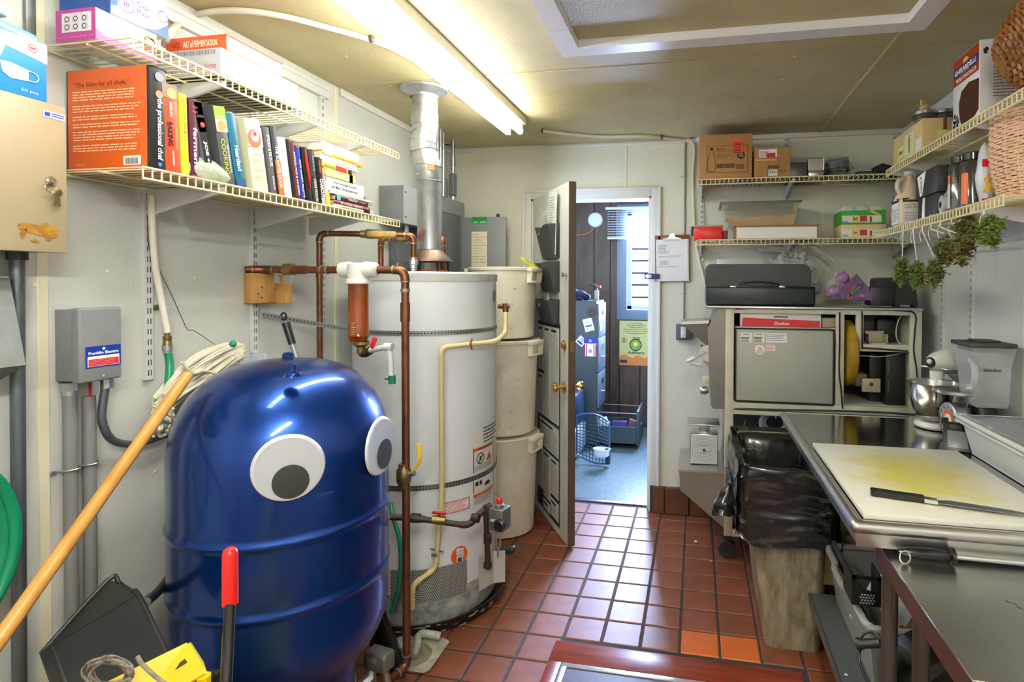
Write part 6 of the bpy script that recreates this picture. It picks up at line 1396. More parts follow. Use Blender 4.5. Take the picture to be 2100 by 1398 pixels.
def bbox(name,label,x0,y0,x1,y1,yf,d,m,z=None,cat='box',bev=.002,parent=None,rz=0):
    a,b_ = P(x0,y1,Y=yf),P(x1,y0,Y=yf); zz = a.z if z is None else z
    t = thing(name,label,cat,((a.x+b_.x)/2,yf+d/2,zz))
    MB(rot('Z',rz,(a.x,yf,0))).box(a.x,b_.x,yf,yf+d,zz,b_.z,bev=bev).build('carton' if cat == 'box' else 'body',m,t)
    return t,frame((a.x,yf-.0006,zz),(math.cos(R(rz)),math.sin(R(rz)),0),(0,0,1)),b_.x-a.x,b_.z-zz
INKB = flat(44,32,24,.7)
zs_ = zb1+.004
t,q,w_,h_ = bbox('cardboard_box','brown cardboard box printed with a glass bottle, left end of upper back shelf',1434,273,1543,357,SY+.008,.24,CARDB,z=zs_)
mb = MB()
for a in ((.14,.92,.14,.148),(.14,.92,.74,.748),(.14,.147,.14,.748),(.913,.92,.14,.748)): rect(mb,q,w_*a[0],w_*a[1],h_*a[2],h_*a[3])
lettering(mb,'PREMIUM',q @ MX.Translation((w_*.33,h_*.66,0)),w_*.17,h_*.03); lettering(mb,'QUADRA GLASS BOTTLE',q @ MX.Translation((w_*.33,h_*.615,0)),w_*.5,h_*.03)
lettering(mb,'SIZE: 8.5 OZ (250 ml)',q @ MX.Translation((w_*.33,h_*.54,0)),w_*.34,h_*.025); lettering(mb,'COLOR OPTION: BLACK',q @ MX.Translation((w_*.33,h_*.50,0)),w_*.36,h_*.025); lettering(mb,'QTY: 15 SETS',q @ MX.Translation((w_*.33,h_*.46,0)),w_*.21,h_*.025)
r2 = random.Random(1); x = .33
while x < .68: dx = r2.uniform(.003,.011); rect(mb,q,w_*x,w_*(x+dx),h_*.24,h_*.34); x += dx+r2.uniform(.003,.008)
disc(mb,q,w_*.79,h_*.52,w_*.075); lines(mb,q,w_*.70,w_*.86,h_*.2,h_*.32,5,.5,.1)
bp = [(.17,.17),(.30,.17),(.31,.25),(.305,.46),(.27,.56),(.262,.66),(.208,.66),(.20,.56),(.165,.46),(.16,.25)]
for a,b_ in zip(bp,bp[1:]+bp[:1]):
    A_,B_ = V((a[0]*w_,a[1]*h_,.0004)),V((b_[0]*w_,b_[1]*h_,.0004)); n_ = (B_-A_).normalized(); n_ = V((-n_.y,n_.x,0))*.0012; mb.add([q @ (A_-n_),q @ (B_-n_),q @ (B_+n_),q @ (A_+n_)],[(0,1,2,3)])
rect(mb,q,w_*.205,w_*.265,h_*.66,h_*.705); mb.build('lettering',INKB,t)
mb = MB(); lettering(mb,'SOLD\nAS SET',q @ MX.Translation((w_*.74,h_*.48,.0003)),w_*.11,h_*.08,bold=.03); mb.build('seal_lettering',flat(190,150,100),t)
card('orange_sticker',q @ MX.Translation((w_*.64,h_*.56,.0004)) @ MX.Rotation(R(-4),4,'Z'),w_*.17,h_*.30,flat(244,64,30),t,K,lambda mb,m: [rect(mb,m,w_*.01,w_*.14,h_*(.02+.035*i),h_*(.036+.035*i)) for i in range(7)])
t,q,w_,h_ = bbox('cardboard_box','smaller cardboard box with torn flap and red marked label, second on upper back shelf',1546,300,1621,353,SY+.02,.2,CARDB,z=zs_)
mb = MB(); mb.box(0,w_*.38,0,h_*.52,.001,.004,m=q).build('flap',CARDB,t); MB().box(w_*.02,w_*.62,h_*.54,h_*.6,.001,.012,m=q).build('torn_edge',flat(206,170,120,.8),t)
card('shipping_label',q @ MX.Translation((w_*.14,h_*.66,.001)) @ MX.Rotation(R(2),4,'Z'),w_*.50,h_*.26,W1_,t,K,lambda mb,m: lines(mb,m,w_*.02,w_*.3,h_*.03,h_*.22,5,.4,.3))
card('red_mark',q @ MX.Translation((w_*.34,h_*.67,.002)),w_*.25,h_*.14,flat(196,26,40),t)
mb = MB(); lettering(mb,'FRAGILE',q @ MX.Translation((w_*.40,h_*.30,.0006)),w_*.3,h_*.1,bold=.02); lettering(mb,'WITH CARE',q @ MX.Translation((w_*.56,h_*.18,.0006)),w_*.32,h_*.07); mb.build('lettering',INKB,t)
card('barcode_label',q @ MX.Translation((w_*.40,h_*.06,.001)),w_*.25,h_*.2,W1_,t,K,lambda mb,m: [rect(mb,m,w_*(.015+.028*i),w_*(.028+.028*i),h_*.07,h_*.17) for i in range(8)])
# long steel pan,end on
a,b_ = P(1659,334,Y=SY),P(1691,289,Y=SY)
t = thing('steel_channel','long stainless steel channel lying end on, upper back shelf','steel channel',((a.x+b_.x)/2,SY+.12,zs_))
MB().box(a.x,b_.x,SY+.012,SY+.014,zs_+.033,zs_+.10).box(a.x-.001,a.x+.002,SY+.012,BY-.02,zs_+.033,zs_+.10).box(b_.x-.002,b_.x+.001,SY+.012,BY-.02,zs_+.033,zs_+.10).box(a.x,b_.x,SY+.012,BY-.02,zs_+.03,zs_+.034).build('upper_channel',STEEL,t)
MB().box(a.x,b_.x,SY+.01,BY-.02,zs_,zs_+.028,bev=.002).build('lower_channel',STEEL,t)
MB().tube([(a.x,SY+.01,zs_+.10),(b_.x,SY+.01,zs_+.10)],.0025,6).tube([(a.x,SY+.01,zs_+.034),(a.x,SY+.01,zs_+.10)],.0025,6).tube([(b_.x,SY+.01,zs_+.034),(b_.x,SY+.01,zs_+.10)],.0025,6).build('folded_rim',STEEL,t)
o = MB().box(a.x-.10,a.x-.006,SY+.03,BY-.02,zs_,zs_+.085,bev=.002,m=rot('Y',0)).build('steel_pan',mat('dark_steel',lin(90,90,88),.4,.8)); tag(o,'dark side of a long metal pan beside the steel channel','pan')
# wrapped racks
c = (P(1693,337,Y=SY+.05)+P(1752,285,Y=SY+.05))/2
t = thing('wrapped_grates','stack of black grates wrapped in clear plastic film on the upper back shelf','grates',(c.x,SY+.1,zs_))
for i in range(6): MB(rot('Y',-6,(c.x,0,zs_))).box(c.x-.055+.002*i,c.x+.055,SY+.04,SY+.24,zs_+.022+.0145*i,zs_+.03+.0145*i,bev=.001).build('grate',BLACK,t)
FILM = mat('clear_film',lin(200,204,206),.12,alpha=.28,spec=.8,bump=1.0,bscale=30)
stuffbag('plastic_film',V((c.x,SY+.12,zs_+.062)),.075,.12,.062,FILM,'','',parent=t,seed=3,amp=.2)
for i,(xa,xb,zz,lb) in enumerate(((1715,1868,.012,'flat black baking tray lying on the upper back shelf, right part'),)):
    a,b_ = P(xa,340,Y=SY).x,P(xb,340,Y=SY).x; t = thing('baking_tray',lb,'tray',((a+b_)/2,SY+.14,zs_))
    MB().box(c.x+.085,b_,SY+.01,SY+.25,zs_,zs_+.006,bev=.002).build('tray_base',RUBBER,t)
    MB().tube([(c.x+.085,SY+.01,zs_+.012),(b_,SY+.01,zs_+.012),(b_,SY+.25,zs_+.012),(c.x+.085,SY+.25,zs_+.012)],.006,6,closed=True).build('rolled_rim',RUBBER,t)
c = P(1810,330,Y=SY+.09); t = thing('black_pan','small black round pan on the baking tray near the right corner','pan',(c.x,c.y,zs_+.018))
MB().lathe([(0,.018+zs_),(.048,zs_+.018),(.055,zs_+.045),(.058,zs_+.046),(.052,zs_+.05),(.03,zs_+.062),(.012,zs_+.064),(.012,zs_+.07),(0,zs_+.071)],(c.x,c.y,0),28).build('lidded_pan',RUBBER,t)
# lower back shelf
zl = zb2_+.004
RT = mat('red_plastic',lin(214,30,26),.3)
t,q,w_,h_ = bbox('red_tub','small red plastic tub with a dark handle, left end of lower back shelf',1423,464,1482,486,SY+.01,.1,RT,z=zl,cat='tub',bev=.006)
MB().box(q[0][3]-.004,q[0][3]+w_+.004,SY+.006,SY+.114,zl+h_-.002,zl+h_+.008,bev=.003).build('lid',mat('brownish_clear_lid',lin(170,140,130),.25),t)
MB().box(q[0][3]-.018,q[0][3]-.002,SY+.03,SY+.09,zl+h_*.35,zl+h_+.004,bev=.005).build('handle',mat('dark_teal_plastic',lin(22,44,50),.4),t)
MB().box(q[0][3]+w_+.002,q[0][3]+w_+.03,SY+.02,SY+.1,zl,zl+h_*.7,bev=.004).build('side_block',mat('dark_red_plastic',lin(120,24,24),.4),t)
t,q,w_,h_ = bbox('flat_box','flat white fronted brown box under the flour bin on the lower back shelf',1509,461,1677,486,SY+.004,.23,CARDB,z=zl)
card('white_front',q @ MX.Translation((w_*.01,h_*.04,0)),w_*.98,h_*.84,W1_,t)
MB().box(q[0][3]-.002,q[0][3]+w_+.012,SY-.002,SY+.24,zl+h_,zl+h_+.003).build('lid',CARDB,t)
# translucent bin of flour
zf_ = zl+h_+.004
a,b_ = P(1487,466,Y=SY+.01),P(1642,415,Y=SY+.01)
POLY = mat('cloudy_polycarbonate',lin(204,200,176),.3,noise=.15,nscale=6,alpha=.34)
t = thing('flour_bin','cloudy plastic food bin with lid, partly filled with brown flour','food bin',((a.x+b_.x)/2,SY+.1,zf_))
x0_,x1_,zt_b = P(1493,460,Y=SY+.02).x,P(1628,460,Y=SY+.02).x,P(1560,414,Y=SY+.02).z
X0_,X1_ = P(1477,420,Y=SY+.02).x,P(1644,420,Y=SY+.02).x
def frus(mb,x0,x1,y0,y1,z0,X0,X1,Y0,Y1,z1,cap=True):
    return mb.add([(x0,y0,z0),(x1,y0,z0),(x1,y1,z0),(x0,y1,z0),(X0,Y0,z1),(X1,Y0,z1),(X1,Y1,z1),(X0,Y1,z1)],[(3,2,1,0),(0,1,5,4),(1,2,6,5),(2,3,7,6),(3,0,4,7)]+([(4,5,6,7)] if cap else []))
frus(MB(),x0_,x1_,SY+.03,SY+.25,zf_,X0_+.012,X1_-.012,SY+.012,SY+.27,zt_b-.01,False).build('bin_body',POLY,t)
MB().box(X0_,X1_,SY,SY+.28,zt_b-.014,zt_b-.004,bev=.003).build('rim',POLY,t)
MB().box(X0_-.002,X1_+.002,SY-.003,SY+.283,zt_b-.004,zt_b+.004,bev=.002).build('lid',mat('brown_smoky_lid',lin(120,112,92),.35,alpha=.9),t)
for x in (X0_+.012,X1_-.045): MB().box(x,x+.034,SY-.002,SY+.01,zt_b-.038,zt_b-.012,bev=.003).build('lid_clip',POLY,t)
r2 = random.Random(2); hh = zt_b-.01-zf_
def flour(u,v):
    k = .36; z_ = zf_+hh*(k+.10*NZ.noise(V((u*6,v*4,3)))+.12*u); f_ = (z_-zf_)/hh; xa,xb = x0_+(X0_+.012-x0_)*f_+.004,x1_+(X1_-.012-x1_)*f_-.004
    return (xa+(xb-xa)*u,SY+.034-.016*f_+(.2)*v,z_)
mb = MB().grid(flour,24,8); n0 = len(mb.v)
fr = [flour(i/24,0) for i in range(25)]; mb.add([(x,y,z) for x,y,z in fr]+[(x0_+.004+(x1_-x0_-.008)*i/24,SY+.034,zf_+.003) for i in range(25)],[(i,i+1,26+i,25+i) for i in range(24)])
mb.build('flour',mat('brown_flour',lin(206,158,92),.9,noise=.4,nscale=60,col2=lin(178,130,76)),t,kind='stuff')
# canning jar trays
GLAS = mat('jar_glass',(.92,.95,.95),.05,alpha=.3,spec=.8)
for k,(y0_,y1_,m_,lb) in enumerate(((459,485,flat(224,204,150),'cream tray of canning jars, lower of the two on the lower back shelf'),(430,459,flat(60,160,50),'green tray of canning jars stacked on the cream tray'))):
    t,q,w_,h_ = bbox('jar_tray',lb,1725,y0_,1817,y1_,SY+.01,.17,m_,z=(zl if k == 0 else zt2),cat='jar tray')
    zt2 = zl+h_+.001
    card('white_panel',q @ MX.Translation((w_*.02,h_*.12,0)),w_*.88,h_*.5,flat(224,230,226),t)
    card('yellow_badge',q @ MX.Translation((w_*.24,h_*.14,.0008)),w_*.15,h_*.5,flat(232,214,120),t,K,(lambda mb,m: lettering(mb,'Ball' if k else 'Kerr',m @ MX.Translation((w_*.02,h_*.14,0)),w_*.11,h_*.22,shear=.4,bold=.02)))
    card('jam_picture',q @ MX.Translation((w_*.42,h_*.18,.0008)),w_*.16,h_*.42,flat(190,50,40),t)
    card('blue_strip',q @ MX.Translation((w_*.02,h_*.12,.0008)),w_*.14,h_*.12,flat(90,190,214),t); card('red_tag',q @ MX.Translation((w_*.64,h_*.14,.0008)),w_*.05,h_*.4,flat(190,40,60),t)
    if k:
        mb = MB(); mb.add([q @ V(p) for p in ((w_*.60,h_*.95,.002),(w_*.72,h_*.95,.002),(w_*.9,h_*.62,.002),(w_*.9,h_*.5,.002))],[(0,1,2,3)]); mb.build('yellow_flash',flat(244,206,40),t)
        for i in range(3):
            for j in range(2):
                cx = q[0][3]+w_*(.17+.33*i); cy = SY+.05+.085*j; g_ = zl+.0; z0_ = zt2-.0
                jt = thing('canning_jar','glass canning jar upside down in the green tray','jar',(cx,cy,z0_),group='upturned jars in the green tray')
                jt['label'] = ('front left','front middle','front right','rear left','rear middle','rear right')[i+3*j]+' glass canning jar standing upturned in the green tray'
                zt3 = q[2][3]+h_; MB().lathe([(.036,-.02),(.038,.0),(.037,.018),(.030,.026),(.0,.027)],(cx,cy,zt3),24).build('glass',GLAS,jt)
p = P(1832,470,Y=SY+.05); stuffbag('plastic_bag',V((p.x,SY+.06,zl+.03)),.04,.04,.033,FILM,'crumpled clear plastic bag next to the jar trays','bag',seed=8,amp=.35)
# clipboard,conduit,outlet
yb3 = BY-.022
a,b_ = P(1344,578,Y=yb3),P(1416,482,Y=yb3)
t = thing('clipboard','brown clipboard with white forms hanging right of the door frame','clipboard',((a.x+b_.x)/2,yb3,a.z))
q = frame((a.x,yb3,a.z),(1,0,0),(0,0,1)) @ MX.Rotation(R(1),4,'Z'); w_,h_ = b_.x-a.x,b_.z-a.z
MB().box(0,w_,0,h_,-.004,0,bev=.0015,m=q).build('board',mat('brown_hardboard',lin(128,84,54),.5,noise=.3,nscale=30),t)
for i in range(4): MB().box(.008+.001*i,w_-.006-.002*i,.004+.005*i,h_-.028,.0006+.0016*i,.002+.0016*i,m=q).build('paper_sheet',PAPER,t)
mb = MB(); q3 = q @ MX.Translation((0,0,.0074)); lines(mb,q3,.018,.09,h_*.60,h_*.80,8,.3,.5,seed=4); lines(mb,q3,.018,w_*.8,h_*.52,h_*.56,2,.3,.2); lines(mb,q3,.03,.09,h_*.36,h_*.46,4,.3,.4); lines(mb,q3,.018,w_*.7,h_*.31,h_*.34,2,.3,.2)
for x in (.062,.092): rect(mb,q3,x,x+.0007,h_*.60,h_*.8); rect(mb,q3,x,x+.0007,h_*.36,h_*.48)
mb.build('lettering',flat(90,90,96),t)
mb = MB(q); mb.prism([(w_*.22,h_*.885),(w_*.78,h_*.885),(w_*.72,h_*.93),(w_*.60,h_*.95),(w_*.56,h_*1.03),(w_*.44,h_*1.03),(w_*.40,h_*.95),(w_*.28,h_*.93)],.008,.013); mb.tube([(w_*.24,h_*.91,.014),(w_*.76,h_*.91,.014)],.006,8); mb.build('clip',CHROME,t)
t = thing('hasp','dark metal hasp with an oval eye jutting left from the door frame','hasp',P(1333,566,Y=BY-.03))
q = frame(P(1322,572,Y=BY-.035),(1,0,0),(0,0,1)); ov = [(.025+.020*math.cos(i*.3927),.018+.012*math.sin(i*.3927)) for i in range(16)]
sq = [(.025+.026*max(-1,min(1,1.5*math.cos(i*.3927))),.018+.018*max(-1,min(1,1.5*math.sin(i*.3927)))) for i in range(16)]
mb = MB(); vs = [q @ V((x,y,z)) for z in (0,.003) for lst in (sq,ov) for x,y in lst]
mb.add(vs,[(i,(i+1) % 16,16+(i+1) % 16,16+i) for i in range(16)]+[(32+i,48+i,48+(i+1) % 16,32+(i+1) % 16) for i in range(16)]+[(i,32+i,32+(i+1) % 16,(i+1) % 16) for i in range(16)]+[(16+i,16+(i+1) % 16,48+(i+1) % 16,48+i) for i in range(16)])
mb.box(.051,.095,.0,.034,0,.003,m=q); mb.build('plate',mat('dark_blue_steel',lin(50,58,84),.4,.6),t)
AC = mat('armoured_cable',lin(120,122,120),.4,.7,bump=1.0,bscale=120,stretch=(.01,.01,1))
t = thing('armoured_cable','grey armoured cable running down the wall behind the clipboard to the outlet','cable',P(1403,660,Y=BY))
pts = [P(1406,290,Y=BY-.008),P(1405,380,Y=BY-.008),P(1404,480,Y=BY-.008),P(1403,600,Y=BY-.008),P(1402,664,Y=BY-.012)]
L_ = smooth(pts,30); MB().tube(L_,[.0058 if i % 2 else .0044 for i in range(len(L_))],8).build('cable',mat('armoured_grey',lin(120,122,120),.4,.7),t)
for y in (362,600): MB().box(P(1396,y,Y=BY).x,P(1408,y,Y=BY).x,BY-.012,BY,P(1400,y,Y=BY).z-.004,P(1400,y,Y=BY).z+.004,bev=.002).build('strap',GALV,t)
a,b_ = P(1386,697,Y=BY-.05),P(1419,665,Y=BY-.05)
t = thing('wall_outlet','grey metal box with a white double power outlet below the clipboard','power outlet',((a.x+b_.x)/2,BY-.02,a.z)); t.name = 'power_outlet'
MB().box(a.x,b_.x+.0,BY-.05,BY-.001,a.z,b_.z,bev=.006).build('box',mat('slate_outlet_box',lin(92,98,104),.45,noise=.3,nscale=20),t)
q = frame(((a.x+b_.x)/2-.003,BY-.0505,(a.z+b_.z)/2),(1,0,0),(0,0,1))
MB().box(-.016,.016,-.034,.034,0,.004,bev=.002,m=q).build('receptacle',W1_,t)
mb = MB(); [rect(mb,q,x,x+.002,y,y+.008,.0045) for y in (.014,-.022) for x in (-.006,.004)]; [disc(mb,q,0,y,.002,lift=.0045) for y in (.010,-.026)]; mb.build('slots',SLOT,t)
# ================================================================ THE CART AND THE BATCH FREEZER
YC_ = 3.10
CW_ = mat('white_angle_frame',lin(212,210,196),.4,noise=.14,nscale=9,col2=lin(180,174,150))
ZC_ = 1.365
def px_(x,y=740): return P(x,y,Y=YC_).x
def pz_(y,x=1650): return P(x,y,Y=YC_).z
t = thing('machine_cart','tall white framed machine cabinet on casters with open back, against the back wall','cabinet',(.62,3.35,0))
xl0,xl1,xr0,xr1 = .148,.192,P(1866,740,Y=YC_).x,P(1890,740,Y=YC_).x
xd0,xd1 = P(1714,740,Y=YC_).x,P(1731,740,Y=YC_).x
zr0,zr1 = pz_(848),pz_(828)
def beam(a,b_,c,d,e,f_,name='frame_bar',m=None): return MB().box(a,b_,c,d,e,f_,bev=.002).build(name,m or CW_,t)
beam(xl0,xl1,YC_,YC_+.035,.13,ZC_-.012); beam(xl0,xl1,3.58,3.61,.13,ZC_-.012); beam(xr0,xr1,YC_,YC_+.03,.13,ZC_-.012); beam(xr0,xr1,3.58,3.61,.13,ZC_-.012)
beam(xd0,xd1,YC_,YC_+.03,zr1,ZC_-.035); beam(xl1,xr0,YC_,YC_+.03,ZC_-.038,ZC_-.014)
beam(xl1,xr0,YC_,YC_+.03,zr0+.008,zr1); beam(xl1,xr0,YC_+.002,YC_+.03,zr0-.02,zr0+.003)
beam(xl0+.01,xr1,YC_+.05,3.6,zr1-.006,zr1,'floor_sheet'); beam(xl1,xr0,3.59,3.6,zr1,ZC_-.02,'back_sheet',mat('grey_back_sheet',lin(104,108,104),.5))
beam(xr0+.01,xr1,YC_+.03,3.58,zr0,ZC_-.02,'side_sheet'); beam(xl0,xl0+.004,YC_+.035,3.58,zr0,ZC_-.02,'side_sheet',STEEL)
MB().box(.045,P(1890,622,Y=YC_).x+.004,YC_-.012,3.62,ZC_-.013,ZC_,bev=.003).build('steel_top',STEEL,t)
xi0,xi1 = P(1756,680,Y=YC_).x,P(1771,680,Y=YC_).x; zi0,zi1 = pz_(721,1800),pz_(706,1800)
beam(xi0,xi1,YC_,YC_+.028,zi0,ZC_-.038); beam(xi1,xr0,YC_,YC_+.028,zi0,zi1); beam(xi1,xr0,YC_+.028,3.4,zi1-.01,zi1,'inner_shelf')
GK = mat('black_gasket',(.012,.012,.012),.5)
def gasket(pts): MB().tube([P(x,y,Y=YC_-.002) for x,y in pts],.0052,6,sm=4,flat=.7).build('gasket',GK,t)
for g in ([(1507,838),(1600,840),(1700,842),(1800,845),(1876,850)],[(1722,640),(1722,700),(1721,760),(1725,800),(1728,838)],[(1700,634),(1780,634),(1840,636),(1876,643),(1876,680),(1874,720),(1881,770),(1880,850)],[(1768,638),(1768,700),(1769,712)],[(1766,713),(1800,715),(1862,720)],[(1508,633),(1560,631),(1620,633),(1700,634)]): gasket(g)
# grey panel
pan = thing('access_sheet','grey back panel with warning labels leaning in the machine cabinet','panel',(P(1608,822,Y=3.09).x,3.09,zr1))
a,b_ = P(1508,820,Y=3.095),P(1710,678,Y=3.095)
MB().box(a.x,b_.x,3.100,3.106,a.z,b_.z,bev=.001).build('sheet',mat('pale_grey_panel',lin(172,174,166),.45,noise=.06,nscale=4),pan)
MB().tube([(a.x,3.097,a.z-.004),(a.x,3.097,b_.z+.002),(b_.x-.02,3.097,b_.z+.004),(b_.x,3.097,b_.z-.004),(b_.x+.001,3.097,a.z)],.004,6,sm=1).build('black_edge',GK,pan)
MB().box(a.x-.002,b_.x+.004,3.098,3.104,a.z-.012,a.z-.004).build('bottom_edge',GK,pan)
q = frame(P(1518,702,Y=3.0995),(1,0,0),(0,0,1)); pw = .000001+P(1600,700,Y=3.1).x-P(1500,700,Y=3.1).x; k = pw/100
def plab(x,y,w_,h_,s_): card('label',frame(P(x,y,Y=3.0995),(1,0,0),(0,0,1)),w_*k,h_*k,W1_,pan,K,lambda mb,m: (lettering(mb,s_,m @ MX.Translation((w_*k*.2,h_*k*.78,0)),w_*k*.6,h_*k*.13,bold=.03),lines(mb,m,k*1.2,w_*k*.85,k*1.5,h_*k*.62,4,.55,.3)))
plab(1519,703,23,22,'CAUTION'); plab(1545,703,23,22,'DANGER')
card('label',frame(P(1571,702,Y=3.0995),(1,0,0),(0,0,1)),42*k,20*k,W1_,pan,flat(60,90,160),lambda mb,m: lines(mb,m,k,40*k,3*k,18*k,4,.3,.2))
card('label',frame(P(1571,719,Y=3.0995),(1,0,0),(0,0,1)),19*k,13*k,W1_,pan,flat(200,60,80),lambda mb,m: lines(mb,m,k,18*k,k,12*k,4,.4,.2))
q = frame(P(1558,717,Y=3.0992),(1,0,0),(0,0,1)); o = MB(q).prism([(math.cos(i*.2618)*10.5*k,math.sin(i*.2618)*10.5*k) for i in range(24)],0,.0006).build('round_label',W1_,pan)
mb = MB(); [lettering(mb,s_,q @ MX.Translation((0,y*k,.0006)),w2*k,2.4*k,cx=True,bold=.02) for s_,y,w2 in (('IN',5.5,4),('THIS',2,7),('CONTROL',-1.5,13),('CIRCUIT',-5,12))]; mb.build('lettering',flat(190,50,60),o)
# red white box
a,b_ = P(1518,667,Y=3.12),P(1684,634,Y=3.12); zz = pz_(672)
tag(MB().box(P(1508,672,Y=3.12).x,xd0-.002,3.113,3.30,zz-.006,zz-.001).build('metal_shelf',STEEL),'thin metal shelf above the grey panel','shelf')
rb = thing('valve_box','red and white carton with a script logo on top of the grey panel','box',((a.x+b_.x)/2,3.16,zz))
MB().box(a.x,b_.x,3.12,3.26,zz,zz+(b_.z-zz)*.8,bev=.001).build('carton',flat(228,226,222,.4),rb)
q = frame((a.x,3.1195,zz),(1,0,0),(0,0,1)); w_,h_ = b_.x-a.x,(b_.z-zz)*.8
o = MB(q).prism([(w_*.02,h_*.02),(w_*.98,h_*.02),(w_*.99,h_*.46),(w_*.03,h_*.62)],0,.0006).build('red_panel',flat(206,30,34,.35),rb)
mb = MB(); lettering(mb,'Danfoss',q @ MX.Translation((w_*.42,h_*.14,.0007)),w_*.2,h_*.22,shear=.4,bold=.02); mb.build('lettering',W1_,o)
MB(q).box(w_*.42,w_*.6,h_*.66,h_*.74,0,.001).build('hand_hole',K,rb)
tag(MB().box(P(1686,667,Y=3.14).x,P(1712,667,Y=3.14).x,3.14,3.2,zz,pz_(652),bev=.001).build('small_carton',flat(176,160,140)),'small tan carton beside the red and white box','box')
# machinery seen through the right opening
BK = mat('matt_black_steel',(.012,.013,.012),.55,noise=.3,nscale=20)
mc = thing('drive_motor','black motor housing and belt drive inside the machine cabinet','machine',(.9,3.35,zr1))
c = P(1738,722,Y=3.22); q = MX.Translation(c) @ MX.Rotation(R(90),4,'Y')
MB().lathe([(0,-.03),(.155,-.03),(.17,-.022),(.173,0),(.17,.012),(.145,.024),(0,.026)],m=q @ MX.Rotation(R(0),4,'X') @ MX.Scale(1,4),n=40).build('yellow_belt_guard',mat('ochre_guard',lin(176,140,30),.5,noise=.4,nscale=12),mc)
q = P(1770,740,Y=3.25); MB().tube([P(1745,700,Y=3.3),P(1757,760,Y=3.27),P(1760,790,Y=3.27)],.014,10,sm=3).build('hose',RUBBER,mc)
MB().box(P(1812,700,Y=3.2).x,P(1852,700,Y=3.2).x,3.16,3.34,zr1,pz_(722),bev=.004).build('control_case',BK,mc)
q = frame(P(1823,806,Y=3.159),(0,0,1),(-1,0,0)); mb = MB(); lettering(mb,'MADE IN ITALY',q,.07,.006); lettering(mb,'TYPE 2 FV-N',q @ MX.Translation((.10,0,0)),.07,.006); mb.build('lettering',flat(150,150,120),mc)
MB().box(P(1783,700,Y=3.24).x,P(1811,700,Y=3.24).x,3.24,3.5,zr1,pz_(726),bev=.01).build('motor_block',BK,mc)
MB().box(P(1776,660,Y=3.2).x,P(1826,660,Y=3.2).x,3.26,3.5,zi1,ZC_-.04,bev=.01).box(P(1800,660,Y=3.2).x,P(1846,660,Y=3.2).x,3.22,3.38,zi1,ZC_-.06,bev=.02).build('upper_motor',BK,mc)
a,b_ = P(1768,803,Y=3.14),P(1806,777,Y=3.14)
MB().box(a.x,b_.x,3.14,3.16,a.z,b_.z,bev=.002).build('bracket_plate',mat('tan_bracket',lin(184,176,150),.45,.2),mc)
mb = MB(); disc(mb,frame(P(1787,788,Y=3.1395),(1,0,0),(0,0,1)),0,0,.010); mb.build('bolt_hole',flat(70,56,40),mc)
MB().box(P(1750,800,Y=3.2).x,a.x+.03,3.16,3.3,(a.z+b_.z)/2-.01,b_.z+.02,bev=.003).build('bracket_arm',mat('tan_bracket_dark',lin(120,104,60),.5),mc)
a,b_ = P(1782,707,Y=3.13),P(1821,686,Y=3.13)
MB().box(a.x,a.x+.006,3.13,3.2,zi1,b_.z).box(b_.x-.006,b_.x,3.13,3.2,zi1,b_.z).box(a.x,b_.x,3.13,3.2,zi1,zi1+.006).box(a.x,b_.x,3.195,3.2,zi1,b_.z+.012).build('channel_bracket',mat('tan_bracket',lin(184,176,150),.45,.2),mc)
MB().tube([P(1732,733,Y=3.16),P(1760,729,Y=3.12),P(1808,731,Y=3.12),P(1850,724,Y=3.14)],.0022,6,sm=5).tube([P(1852,640,Y=3.15),P(1840,664,Y=3.13),P(1838,690,Y=3.13),P(1846,706,Y=3.14)],.0028,6,sm=5).build('wires',flat(196,194,180),mc)
# lower part of the cart
for x in (xl0+.02,xr1-.02):
    for y in (YC_+.03,3.55):
        cs = MB(); cs.box(x-.02,x+.02,y-.02,y+.02,.105,.13).cyl((x,y-.014,.049),(x,y+.014,.049),.048,n=20); cs.build('caster',RUBBER,t)
beam(xl1,xr0,YC_,YC_+.03,.13,.165,'lower_rail'); beam(xl1,xr0,YC_+.03,3.59,.135,.145,'lower_sheet',mat('dark_sheet',(.03,.03,.03),.6))
beam(xl1+.01,xr0,3.55,3.56,.17,zr0-.03,'rear_sheet',mat('dark_sheet',(.03,.03,.03),.6))
h = thing('coiled_hose','grey hose coiled with zip ties inside the lower cabinet opening','hose',P(1588,890,Y=3.2))
c = P(1590,868,Y=3.17)
for r_,dy in ((.075,0),(.058,.02)): MB().tube([c+V((r_*math.cos(i*.314),dy,r_*.8*math.sin(i*.314))) for i in range(20)],.0125,10,closed=True).build('coil',mat('grey_hose',lin(150,156,156),.45),h)
MB().box(c.x-.003,c.x+.003,c.y-.016,c.y+.03,c.z+.03,c.z+.08).build('zip_tie',W1_,h)
c = P(1532,878,Y=3.2); tag(MB().tube([c+V((.014*math.cos(a_)-.0,0,.045*math.sin(a_))) for a_ in [i*.5236 for i in range(12)]],.0055,8,closed=True).build('copper_loop',COPPER),'thin copper loop beside the coiled hose','tube')
